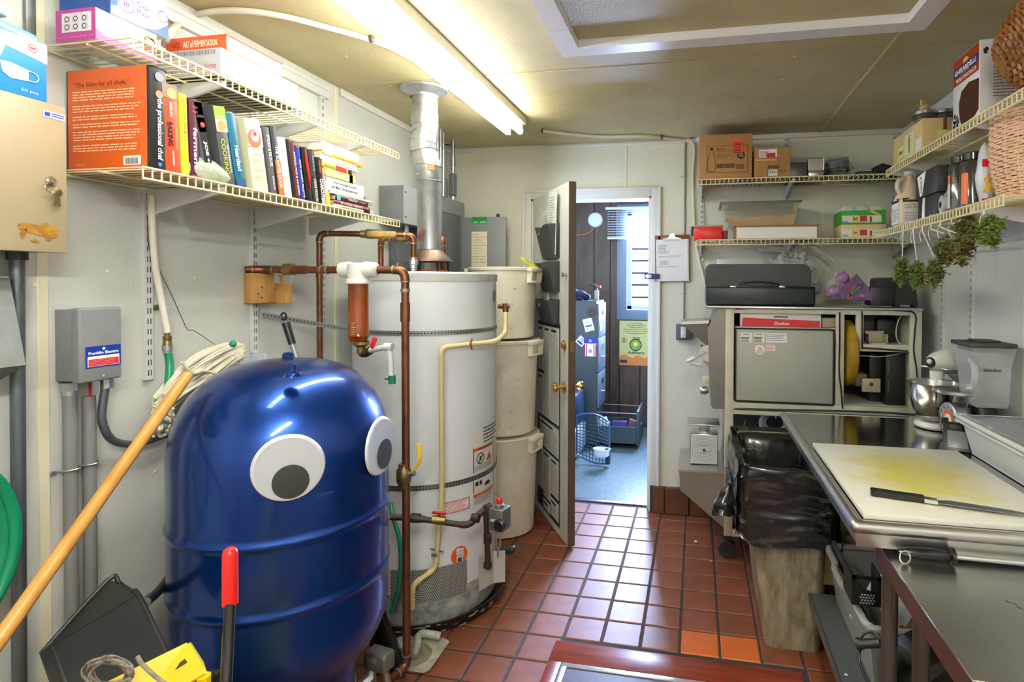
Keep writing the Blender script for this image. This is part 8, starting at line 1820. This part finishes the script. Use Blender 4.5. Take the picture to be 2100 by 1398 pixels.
herb(1880,556,24,38,1873,470,'drying herb bunch, second from the far left end of the row',HL,2,.01)
herb(1915,552,26,42,1892,465,'drying herb bunch in the middle left of the row',HL2,3)
herb(1936,505,22,44,1910,460,'browner herb bunch hanging in the middle of the row',HL2,4,.02)
herb(1965,505,36,42,1929,452,'large dull brown herb bunch, low in the middle of the row',HL2,5,0,700)
herb(1985,462,40,30,1952,450,'dull herb bunch close under the shelf behind the low brown one',HL2,6,.03,600)
herb(2030,466,34,40,2018,420,'fresh green herb bunch, nearest the camera at the right end',HL,7,.0,800)
# ================================================================ STEEL TABLES
ZTB = .88; TXL = .400; TYF,TYN = 2.765,1.532
tb_ = thing('steel_table','stainless steel work table holding the cutting board, with lower shelf','table',(.8,2.15,0))
TOPM = mat('brushed_steel_top',(.60,.59,.57),.15,1,noise=.2,nscale=3,bump=.03,bscale=9,stretch=(1,1,1))
mb = MB().box(TXL+.01,RX-.012,TYN+.012,TYF,ZTB-.035,ZTB-.001)
mb.build('table_top',TOPM,tb_)
MB().tube([(TXL+.004,TYF,ZTB-.016),(TXL+.004,TYN+.012,ZTB-.016)],.0185,18).ball((TXL+.004,TYN+.012,ZTB-.016),.0185).tube([(TXL+.004,TYN+.012,ZTB-.016),(RX-.012,TYN+.012,ZTB-.016)],.0185,18).build('rolled_edge',STEEL,tb_)
MB().box(TXL+.0,RX-.012,TYN-.001,TYN+.003,ZTB-.062,ZTB-.012).box(TXL-.003,TXL+.001,TYN,TYF,ZTB-.05,ZTB-.014).build('apron',STEEL,tb_)
LEGM = mat('dull_leg_steel',lin(126,120,112),.35,.8,noise=.25,nscale=4,stretch=(1,1,.3))
SHM = mat('grey_shelf_steel',lin(112,118,120),.4,.6)
for x,y in ((.514,1.64),(RX-.07,TYN+.03),(.60,TYF-.06),(RX-.07,TYF-.06)): MB().cyl((x,y,0),(x,y,ZTB-.034),.0205,n=18).build('leg',LEGM,tb_)
MB().box(TXL+.045,RX-.03,TYN+.02,2.365,.25,.253).box(.575,RX-.03,2.365,TYF-.03,.25,.253).box(TXL+.043,TXL+.047,TYN+.02,2.365,.215,.253).box(TXL+.045,RX-.03,TYN+.018,TYN+.022,.215,.253).build('lower_shelf',SHM,tb_)
t2_ = thing('steel_table','lower stainless steel table nearest the camera, cut by the photo edge','table',(.8,1.3,0))
X2,Y2N,Y2F,Z2 = .470,1.075,1.612,.80
MB().box(X2,RX-.012,Y2N,Y2F,Z2-.003,Z2).build('table_top',mat('brushed_steel_low',(.60,.60,.57),.34,1,noise=.25,nscale=4,bump=.06,bscale=9),t2_)
MB().box(X2,X2+.003,Y2N,Y2F,Z2-.052,Z2-.003).box(X2,RX-.012,Y2N,Y2N+.003,Z2-.052,Z2-.003).build('apron',mat('brown_tinted_steel',lin(120,96,84),.3,.85),t2_)
MB().tube([(X2+.001,Y2F,Z2-.001),(X2+.001,Y2N,Z2-.001),(RX-.012,Y2N,Z2-.001)],.003,8).build('edge_bead',CHROME,t2_)
for x,y in ((P(1889,1300,Y=1.50).x,1.50),(RX-.07,1.50),(X2+.09,Y2N+.05),(RX-.07,Y2N+.05)): MB().cyl((x,y,0),(x,y,Z2-.004),.019,n=18).build('leg',LEGM,t2_)
mb = MB(); q = MX.Translation((.66,1.36,Z2+.0002)) @ MX.Rotation(R(-50),4,'Z'); [blob(mb,q,.012*i,.004*math.sin(i*2),.006,.002,i,n=8) for i in range(5)]; mb.build('ink_smear',flat(50,66,120),t2_,ang=5,kind='stuff')
# cutting board,knife,steel
CBM = mat('stained_cutting_board',lin(228,228,214),.32,noise=.5,nscale=3.2,col2=lin(212,202,110),bump=.3,bscale=30,stretch=(1,1.6,1))
nt = CBM.node_tree; g = nt.nodes; tcn = [n for n in g if n.type == 'TEX_COORD'][0]
mp2 = g.new('ShaderNodeMapping'); mp2.inputs['Location'].default_value = (0,-.05,0); mp2.inputs['Scale'].default_value = (4.0,2.9,0); gr_ = g.new('ShaderNodeTexGradient'); gr_.gradient_type = 'SPHERICAL'
nt.links.new(tcn.outputs['Object'],mp2.inputs[0]); nt.links.new(mp2.outputs[0],gr_.inputs[0])
mt_ = g.new('ShaderNodeMath'); mt_.operation = 'MULTIPLY_ADD'; mt_.inputs[1].default_value = -.75; nz = [n for n in g if n.type == 'TEX_NOISE'][0]; rp_ = [n for n in g if n.type == 'VALTORGB'][0]
nt.links.new(gr_.outputs['Fac'],mt_.inputs[0]); nt.links.new(nz.outputs[0],mt_.inputs[2]); nt.links.new(mt_.outputs[0],rp_.inputs[0])
rp_.color_ramp.elements[0].position = -.0; rp_.color_ramp.elements[1].position = .42; nz.inputs['Scale'].default_value = 7
tb3 = thing('cutting_board','large white plastic cutting board with yellow green stains','cutting board',(.7,1.95,ZTB))
B0,B1 = P(1775,1050,Z=ZTB+.018),P(1668,907,Z=ZTB+.018); B2 = P(1945,912,Z=ZTB+.018); B3 = P(2140,1071,Z=ZTB+.018)
xr_ = min(RX-.05,B2.x+.02); yn,yf = B0.y-.006,B1.y
MB(MX.Identity(4)).box(B0.x-.006,B2.x+.0,yn,yf,ZTB+.002,ZTB+.018,bev=.003).build('board',CBM,tb3)
kn = thing('chef_knife','chef knife with black riveted handle lying on the cutting board','knife',P(1850,1020,Z=ZTB+.02))
ka,kb,kc = P(1784,1006,Z=ZTB+.03),P(1895,1022,Z=ZTB+.03),P(2130,1046,Z=ZTB+.022)
d = (kb-ka).normalized(); q = frame(ka-V((0,0,.0095)),d,V((-d.y,d.x,0))); L_ = (kb-ka).length
MB(q).prism([(0,.006),(.006,.013),(.02,.014),(L_*.5,.011),(L_*.85,.013),(L_,.012),(L_,-.010),(L_*.85,-.009),(L_*.5,-.012),(L_*.2,-.010),(.012,-.014),(.002,-.008)],0,.016).build('handle',mat('gloss_black_handle',(.01,.01,.01),.2),kn)
mb = MB(q); [mb.cyl((L_*f_,.001,.0155),(L_*f_,.001,.0168),.003,n=10) for f_ in (.15,.5,.82)]; mb.build('rivet',CHROME,kn)
MB(q).prism([(L_,.012),(L_+.03,.010),(L_+.03,-.012),(L_,-.010)],.002,.012).build('bolster',CHROME,kn)
e = (kc-kb).length; MB(q).prism([(L_+.03,.010),(L_+.06,.022),(L_+e*.7,.018),(L_+e,.0),(L_+e*.6,-.010),(L_+.03,-.012)],.005,.0068).build('blade',mat('blade_steel',(.36,.36,.36),.3,1),kn)
ss = thing('sharpening_steel','sharpening steel with black handle and hanging ring on the lower table edge','sharpening steel',P(1900,1100,Z=Z2+.02))
a,b_ = P(1842,1088,Z=Z2+.022),P(1958,1098,Z=Z2+.022); a.y = min(a.y,TYN-.02); b_.y = min(b_.y,TYN-.02); e = V((RX-.05,TYN-.03,Z2+.020))
a = P(1842,1088,Y=TYN-.024); b_ = P(1958,1098,Y=TYN-.026); a.z = b_.z = Z2+.024
MB().tube([a,a.lerp(b_,.08),a.lerp(b_,.2),a.lerp(b_,.6),a.lerp(b_,.9),a.lerp(b_,.93),a.lerp(b_,.99),b_],[.007,.009,.013,.0155,.011,.021,.021,.010],18).build('handle',mat('gloss_black_handle',(.01,.01,.01),.2),ss)
MB().tube([b_,e],.0062,14).build('rod',CHROME,ss)
c = a+V((.012,-.008,-.008)); MB().tube([c+V((.012*math.cos(i*.3927),-.004,.016*math.sin(i*.3927))) for i in range(16)],.0018,6,closed=True).build('hanging_ring',CHROME,ss)
# ---- things at the back right of the table
zt6 = ZTB+.003
mxr = thing('stand_mixer','white stand mixer with a steel bowl in the back corner of the table','mixer',P(1930,870,Z=ZTB))
MXW = mat('mixer_enamel',lin(218,218,210),.25)
bc = V((.925,2.70,0)); hx_ = V((1.06,2.62,0))
dM = V((.93,2.66,0)); MX_ = MX.Translation((1.07,2.67,ZTB)) @ MX.Rotation(R(212),4,'Z') @ MX.Scale(.92,4)     # local +x points to the bowl
hh = P(1990,697,Y=2.62).z-ZTB
MB(MX_).box(-.10,.10,-.085,.085,.003,.03,bev=.012,seg=3).lathe([(0,.003),(.085,.003),(.09,.012),(.08,.03),(0,.032)],(.10,0,0),32).build('foot',MXW,mxr)
MB(MX_).tube([(-.075,0,.02),(-.085,0,.12),(-.075,0,.22),(-.03,0,.27)],[.05,.038,.045,.05],20,sm=4).build('column',MXW,mxr)
def head(u,v):
    a = 2*math.pi*v; x = -.13+.27*u; r_ = .062*math.sin(math.pi*min(1,max(.0,.04+u*.92)))**.42
    return MX_ @ V((x,r_*math.cos(a),.30+r_*.95*math.sin(a)))
MB().grid(head,22,26).build('motor_head',MXW,mxr)
MB(MX_).box(-.11,.12,-.0645,.0645,.272,.277,bev=.002).build('trim_band',CHROME,mxr)
MB(MX_).tube([(.10,0,.26),(.10,0,.225)],.028,18).build('beater_hub',MXW,mxr); MB(MX_).ball((.145,-.0,.305),.012,12,8).build('attachment_knob',MXW,mxr)
MB(MX_).lathe([(.02,.035),(.045,.036),(.085,.085),(.108,.15),(.112,.205),(.116,.21),(.112,.207),(.105,.15),(.08,.085),(.04,.042),(0,.04)],(.115,0,0),40).build('bowl',mat('bowl_steel',(.55,.54,.52),.14,1),mxr)
MB(MX_).tube([(.11,.11,.19),(.11,.15,.18),(.11,.155,.12),(.11,.105,.11)],.006,8,sm=4).build('bowl_handle',mat('bowl_steel',(.55,.54,.52),.14,1),mxr)
# round dial scale
sc_ = thing('dial_scale','round kitchen dial scale with an orange ring in front of the mixer','scale',P(1945,900,Z=ZTB))
c = P(1948,848,Y=2.42); c.z = ZTB+.075; q = MX.Translation(c) @ MX.Rotation(R(-84),4,'Z') @ MX.Rotation(R(90),4,'X')
MB().lathe([(0,-.05),(.066,-.05),(.07,-.046),(.072,0),(.070,.006),(.062,.008)],m=q,n=40).build('drum',STEEL,sc_)
MB().lathe([(.062,.006),(0,.006)],m=q,n=40).build('dial_face',flat(150,158,156),sc_)
mb = MB(); disc(mb,q,0,0,.042,.028,lift=.0075); mb.build('orange_ring',flat(230,96,40),sc_)
mb = MB(); disc(mb,q,0,0,.027,lift=.0075); mb.build('inner_dial',W1_,sc_)
mb = MB(); [disc(mb,q,.052*math.cos(i*.5236),.052*math.sin(i*.5236),.004,lift=.0078) for i in range(12)]; mb.build('numerals',flat(60,66,66),sc_)
MB(q).box(-.006,.006,-.012,.012,.008,.03,bev=.002).build('pointer_knob',BLACK,sc_)
pz = c.z+.10; MB().tube([c+V((.03,.03,.06)),V((c.x+.05,c.y+.05,pz))],.012,10).build('post',STEEL,sc_)
MB().lathe([(0,0),(.085,0),(.09,.004),(.09,.014),(.084,.016),(.08,.008),(0,.007)],(c.x+.05,c.y+.05,pz),40).build('platform',STEEL,sc_)
# blender jar
bj = thing('blender_jar','clear square blender jar with black lid at the right wall','blender jar',(1.06,2.36,ZTB))
CLR = mat('scratched_clear_plastic',lin(206,210,212),.14,alpha=.42,spec=.7,noise=.2,nscale=14)
yj = 2.33; zj0,zj1 = P(2040,835,Y=yj).z,P(2030,712,Y=yj).z; zjm = P(2030,752,Y=yj).z
a0,a1 = P(2004,830,Y=yj).x,P(2068,835,Y=yj).x; A0_,A1_ = P(1990,720,Y=yj).x,P(2084,720,Y=yj).x; d0,d1 = a1-a0,A1_-A0_
A1_ = min(A1_,RX-.006)
mb = frus(MB(),a0,a1,yj,yj+.13,zj0,A0_+.012,A1_-.014,yj,yj+.14,zjm,False); mb.build('jar_body',CLR,bj)
frus(MB(),A0_+.012,A1_-.014,yj,yj+.14,zjm,A0_+.0,A1_,yj-.006,yj+.15,zj1,False).build('flared_top',CLR,bj)
MB().box(a0,a1,yj,yj+.13,zj0-.004,zj0+.004,bev=.001).build('jar_base',CLR,bj)
MB().box(A0_-.006,A1_+.001,yj-.012,yj+.155,zj1-.002,zj1+.014,bev=.003).box(A0_+.012,A1_-.014,yj-.004,yj+.14,zj1-.02,zj1,bev=.003).box(A0_+.035,A1_-.035,yj+.03,yj+.11,zj1+.014,zj1+.022,bev=.003).build('lid',mat('dark_grey_rubber',lin(52,52,50),.5),bj)
xh = P(1997,780,Y=yj-.03).x; MB().tube([(xh,yj-.0,zjm+.02),(xh,yj-.035,zjm),(xh,yj-.035,zj0+.09),(xh,yj-.0,zj0+.07)],.013,10,sm=3).build('handle',CLR,bj)
q = fq(P(2017,762,Y=yj).x,yj-.0012,P(2017,762,Y=yj).z); ww = P(2053,762,Y=yj).x-q[0][3]
mb = MB(); lettering(mb,'blendtec',q,ww,.014,bold=.02); mb.build('lettering',flat(30,30,30),bj)
mb = MB(); [rect(mb,q,0,ww*(1.0 if i % 2 == 0 else .85),-.010-.0085*i,-.0092-.0085*i,.0006) for i in range(13)]; mb.build('measure_marks',flat(120,120,118),bj)
MB().box(a0+.02,a1-.02,yj+.02,yj+.11,ZTB+.001,zj0-.005,bev=.012).build('blade_base',BLACK,bj)
# small digital scale
p = P(1950,900,Z=ZTB); ds_ = thing('digital_scale','small black digital scale with grey display leaning on the white tub','scale',P(1955,915,Z=ZTB))
a = P(1938,898,Z=ZTB); q = frame(P(1942,905,Y=2.245)+V((0,0,0)),V((1,-.35,0)),V((.10,.38,.9)))
c0 = P(1936,908,Y=2.26); q = frame(V((c0.x,2.26,ZTB+.002)),V((1,-.3,0)),V((.16,.5,.9)))
MB(q).box(0,.085,0,.11,-.012,0,bev=.004).build('case',BLACK,ds_); MB(q).box(.012,.075,.012,.075,0,.002,bev=.0008).build('display_panel',flat(112,120,120,.3),ds_)
MB(q).box(.02,.06,.082,.098,0,.002).build('display',flat(50,56,54,.2),ds_)
# dough tote under cling film
TT = mat('white_tote_plastic',lin(206,208,206),.35)
tt = thing('dough_tub','long white plastic tub covered with cling film along the right wall','tub',(1.05,1.9,ZTB))
p0 = P(1968,850,Y=2.24); zt7 = ZTB+.125
xl_,yf_,yn_ = P(1968,853,Z=zt7).x+.01,2.26,1.45
X0_,X1_ = .955,RX-.008
xA = .938
frus(MB(),xA+.025,X1_-.02,yn_+.04,yf_-.03,zt6,xA,X1_,yn_,yf_,zt7,False).build('tub_body',TT,tt)
MB().box(xA+.024,X1_-.02,yn_+.04,yf_-.03,zt6-.001,zt6+.004).build('tub_floor',TT,tt)
rim = [(xA-.006,yn_),(xA-.006,yf_-.03),(xA+.03,yf_+.004),(X1_-.03,yf_+.004),(X1_-.004,yf_-.03),(X1_-.004,yn_)]
MB().tube([(x,y,zt7) for x,y in rim],.0085,12,sm=4).tube([(x+.004 if i < 2 else x,y,zt7-.018) for i,(x,y) in enumerate(rim)],.006,10,sm=4).build('rim',TT,tt)
def film(u,v): x = xA-.002+(X1_-xA)*u; y = yn_+(yf_-yn_)*v; return (x,y,zt7+.008+.030*math.sin(math.pi*u)*math.sin(math.pi*min(1,v*1.05))**.5+.003*NZ.noise(V((u*5,v*22,0))))
MB().grid(film,14,40).build('cling_film',mat('taut_cling_film',lin(140,140,146),.16,noise=.2,nscale=8,spec=.9,bump=.5,bscale=12),tt)
mb = MB(); r2 = random.Random(3)
def ruf(u,v): return (xA-.010+.016*v+.003*NZ.noise(V((u*90,0,1))),yn_+(yf_-yn_)*u,zt7+.012-.020*(1-v)+.004*NZ.noise(V((u*120,v*4,5))))
MB().grid(ruf,150,4).build('film_ruffle',mat('bright_film',lin(214,214,210),.08,alpha=.55,spec=1),tt)
# ---- under the tables
ZS = .254
gt = thing('bus_tub','grey bus tub of kitchen tools on the shelf under the steel table','tub',(.75,2.0,ZS))
GT = mat('grey_tub_plastic',lin(158,160,156),.42,noise=.15,nscale=8)
g0,g1 = P(1690,1148,Z=.47),P(1760,1240,Z=.47)
gx0,gyf,gyn = .505,2.35,1.80; gz = .455
frus(MB(),gx0+.03,1.02,gyn+.03,gyf-.04,ZS+.001,gx0+.006,1.05,gyn+.006,gyf-.006,gz,False).build('tub_wall',GT,gt)
MB().box(gx0+.03,1.02,gyn+.03,gyf-.04,ZS,ZS+.004).build('tub_floor',GT,gt)
rc = .05; rim = [(gx0+rc,gyn),(gx0+.012,gyn+.012),(gx0,gyn+rc),(gx0,gyn+.2),(gx0-.012,gyn+.24),(gx0-.012,gyn+.36),(gx0,gyn+.40),(gx0,gyf-rc),(gx0+.012,gyf-.012),(gx0+rc,gyf),(1.0,gyf),(1.05,gyf-.05),(1.05,gyn+.05),(1.0,gyn)]
MB().tube([(x,y,gz) for x,y in rim],.0125,10,sm=3,closed=True).build('rim',GT,gt)
o = MB(rot('Z',20,(.70,1.95,0))).prism([(.0,.0),(.30,.0),(.30,.17),(.16,.22),(.06,.16),(-.02,.05)],0,.20,m=frame((.59,2.12,ZS+.04),(1,0,0),(0,0,1))).build('white_guard',mat('white_lid_plastic',lin(212,212,208),.35)); tag(o,'faceted white plastic guard lying in the grey bus tub','guard')
gr = thing('grater','dark metal grater with a slot handle standing in the grey bus tub','grater',(.60,1.93,ZS))
q0 = frame(P(1746,1238,Y=1.87),(1,0,0),(0,0,1)); wg = P(1808,1238,Y=1.87).x-q0[0][3]; hg = P(1746,1178,Y=1.87).z-q0[2][3]
DKS = mat('dark_steel',lin(90,90,88),.4,.8)
DK2 = mat('blackened_steel',lin(44,46,46),.4,.6)
MB(q0).box(0,wg,0,hg*.52,0,.003).box(0,wg*.16,hg*.52,hg,0,.003).box(wg*.84,wg,hg*.52,hg,0,.003).box(0,wg,hg*.88,hg,0,.003).box(0,.003,0,hg,-.10,0).box(wg-.003,wg,0,hg,-.10,0).build('frame',DK2,gr)
mb = MB(); [disc(mb,q0,wg*.3+i*.0085+(.004 if j % 2 else 0),hg*.10+j*.0085,.0028,lift=.0036) for i in range(5) for j in range(4)]; mb.build('holes',flat(170,170,160),gr,kind='stuff')
tag(MB(rot('Y',-20,(.57,0,.4))).box(.545,.56,1.90,2.28,ZS+.03,.52,bev=.004).build('dark_tray',flat(60,64,62)),'dark grey flat lid wedged along the left side of the bus tub','lid')
tag(MB(rot('Z',30,(.6,1.9,0))).box(.62,.80,1.86,1.89,.39,.42,bev=.004).build('orange_handle_tool',flat(206,120,40)),'orange plastic tool at the bottom of the grey bus tub','tool')
cr = thing('crank_handle','black crank handle with cord on the shelf in front of the bus tub','handle',P(1790,1330,Z=ZS))
a,b_ = P(1757,1320,Y=1.70),P(1805,1318,Y=1.68)
MB().tube([a,a.lerp(b_,.12),a.lerp(b_,.3),b_],[.016,.017,.0125,.0125],16).build('grip',BLACK,cr); MB().cyl(a-V((.003,.0,0)),a,.006,n=12).build('brass_pin',BRASS,cr)
MB().tube([a+V((.01,0,-.01)),P(1762,1350,Y=1.68),P(1775,1390,Y=1.66),P(1800,1430,Y=1.64)],.004,8,sm=4).tube([a+V((.01,0,.012)),P(1772,1300,Y=1.70),P(1790,1295,Y=1.70),b_+V((0,0,.01))],.0035,8,sm=4).build('cord',BLACK,cr)
c = P(1870,1310,Y=1.80); tag(MB().lathe([(0,-.10),(.10,-.10),(.125,-.08),(.13,0),(.125,.05),(.10,.055),(.09,.04),(0,.04)],m=MX.Translation((P(1934,1270,Y=1.67).x,1.665,.386)) @ MX.Rotation(R(90),4,'X') @ MX.Rotation(R(15),4,'Y'),n=36).build('round_appliance',mat('gloss_black_bar',(.012,.012,.012),.18)),'round glossy black appliance under the lower table','appliance')
# boards leaning behind the tub
TAN = mat('stained_tan_board',lin(206,196,150),.5,noise=.35,nscale=5,col2=lin(170,156,106))
a = P(1686,1010,Y=2.44); tag(MB(rot('X',-3,(0,2.44,.3))).box(a.x,a.x+.42,2.44,2.458,ZS,P(1700,995,Y=2.44).z,bev=.003).build('cutting_board',TAN),'tan stained cutting board standing upright under the steel table','cutting board')
a = P(1676,1000,Y=2.48); tag(MB(rot('X',-3,(0,2.47,.3))).box(a.x-.0,a.x+.46,2.468,2.482,ZS,P(1700,985,Y=2.48).z,bev=.003).build('cutting_board',mat('green_board',lin(36,110,56),.5)),'green cutting board standing right behind the tan board','cutting board')
a = P(1733,1092,Y=2.34); b_ = P(1723,1140,Y=2.34); e = P(1800,1093,Y=2.34)
tag(MB().tube([b_,a,e,e+V((.03,0,-.1))],.0035,6).build('wire_hook',BLACK),'thin black wire handle in front of the tan board','wire')
tag(MB(rot('X',-3,(0,2.4,.3))).box(P(1735,1100,Y=2.40).x,P(1735,1100,Y=2.40).x+.3,2.40,2.41,ZS+.0,P(1735,1098,Y=2.40).z,bev=.003).build('cutting_board',mat('darker_tan_board',lin(176,164,116),.5,noise=.3,nscale=6)),'shorter darker tan board in front of the upright tan one','cutting board')
# ---- trash bin and bag
TBM = mat('filthy_bin_plastic',lin(182,170,140),.5,noise=.95,nscale=9,col2=lin(34,29,22),stretch=(2.2,2.2,.7))
bx0,bx1,by0,by1 = .281,.50,2.385,2.90; zr_ = .745; RX0,RX1,RY0,RY1 = .175,.545,2.345,2.96
tbn = thing('slim_trash_bin','tall narrow grimy trash bin lined with a black bag, under the table corner','trash bin',((bx0+bx1)/2,2.65,0))
def rrect(x0,x1,y0,y1,r_,n=6):
    pts = []
    for (cx,cy,a0) in ((x1-r_,y1-r_,0),(x0+r_,y1-r_,90),(x0+r_,y0+r_,180),(x1-r_,y0+r_,270)):
        for i in range(n+1): a = R(a0+90*i/n); pts.append((cx+r_*math.cos(a),cy+r_*math.sin(a)))
    return pts
lo_,hi_ = rrect(bx0,bx1,by0,by1,.035),rrect(RX0+.02,RX1-.02,RY0+.02,RY1-.02,.05); k = len(lo_)
vs = [(x,y,.001) for x,y in lo_]+[(x*.98+.02*h[0],y*.98+.02*h[1],.012) for (x,y),h in zip(lo_,hi_)]+[(x,y,zr_) for x,y in hi_]
MB().add(vs,[tuple(range(k-1,-1,-1))]+[(j*k+i,j*k+(i+1) % k,(j+1)*k+(i+1) % k,(j+1)*k+i) for j in range(2) for i in range(k)]).build('bin_body',TBM,tbn,ang=50)
BAG = mat('black_bin_bag',(.012,.012,.013),.17,spec=.8,bump=.6,bscale=26)
base = smooth([V((x,y,0)) for x,y in rrect(RX0,RX1,RY0,RY1,.06,5)],6,True); nb_ = len(base); cen = V(((RX0+RX1)/2,(RY0+RY1)/2,0))
kt = V((RX0-.005,RY0+.16,.56))
def bagp(u,v):
    i = int(u*nb_) % nb_; p = base[i].copy(); d = (p-cen).normalized(); a = math.atan2(d.y,d.x)
    ntc = NZ.noise(V((p.x*9,p.y*9,v*2.2))); fold = NZ.noise(V((p.x*30,p.y*30,v*.8+3)))
    front = max(0,-d.y)
    if v < .22:      # inside
        t_ = v/.22; z = zr_-.36+.374*t_; s_ = -.085*(1-t_)-.034; return (p.x+d.x*s_+.010*fold,p.y+d.y*s_+.010*fold,z+.0)
    t_ = (v-.22)/.78
    hem = .34-.02*front-.13*max(0,-d.x)*(1 if p.y > 2.5 else .35)+.035*NZ.noise(V((p.x*6,p.y*6,9)))
    z = zr_+.014+.012*math.sin(min(1,t_*6)*math.pi)*.8-(hem)*t_+.006*fold
    rg = (1-abs(NZ.noise(V((p.x*7+t_*2.5,p.y*7,t_*5-p.x*3)))*2.4))**3; out = .010+.018*t_+.022*ntc*t_**.5+.010*fold*t_+.016*max(0,rg)+.02*math.sin(min(1,t_*2)*math.pi)*.4
    # gathered towards the knot on the left side
    q = V((p.x+d.x*out,p.y+d.y*out,z)); dk = (q-kt).length
    if dk < .22 and d.x < 0.2: f_ = (1-dk/.22)**1.4*.5; q = q.lerp(kt+V((-.015,0,0)),f_); q.x -= .0
    w_ = .012*math.sin(a*22+t_*3)*math.exp(-((q-kt).length/.15)**2); q.z += w_
    return q
MB().grid(bagp,nb_,40).build('bag_skirt',BAG,tbn,ang=60)
tp_ = P(1493,990,Y=2.52)
def tailf(u,v):
    a = 2*math.pi*v; k_ = .008+.040*math.sin(min(1,u*1.15)*math.pi*.62)**1.2; p = P(1497,992,Y=2.50).lerp(P(1480,1052,Y=2.47),u)
    k_ *= 1+.25*NZ.noise(V((u*4,math.cos(a)*1.5,math.sin(a)*1.5))); return p+V((math.cos(a)*k_,math.sin(a)*k_*.8,.006*math.sin(a*3)))
MB().grid(tailf,16,18).build('knotted_tail',BAG,tbn,ang=50)
MB().ball(P(1499,990,Y=2.49),(.014,.02,.016),12,8).build('knot',BAG,tbn)
# blue thing glimpsed behind the bag
c = P(1640,915,Y=2.98); tag(MB().box(c.x-.02,c.x+.12,2.985,3.05,.001,c.z+.03,bev=.02).build('blue_tub',flat(24,60,140)),'blue plastic tub glimpsed between black bag and table edge','tub')
# crumbs on the floor
for i,(x,y,s_) in enumerate(((1427,1112,.011),(1458,1151,.006),(1042,1276,.003),(1030,1310,.003),(1066,1337,.004),(1145,1127,.003),(1080,1143,.003),(1735,1385,.006))):
    if i > 1 and i < 7: continue
    p = P(x,y,Z=.002 if i < 7 else ZS+.001); tag(MB().ball((p.x,p.y,p.z+s_*.5),(s_,s_*.8,s_*.55),8,6).build('garlic_clove' if i == 0 else 'crumb',flat(196,190,170)),('pale garlic clove on the dark floor tiles near the cabinet','small white crumb on the floor tiles by the cabinet caster',0,0,0,0,0,'white crumb on the shelf edge under the steel table')[i],'crumb')
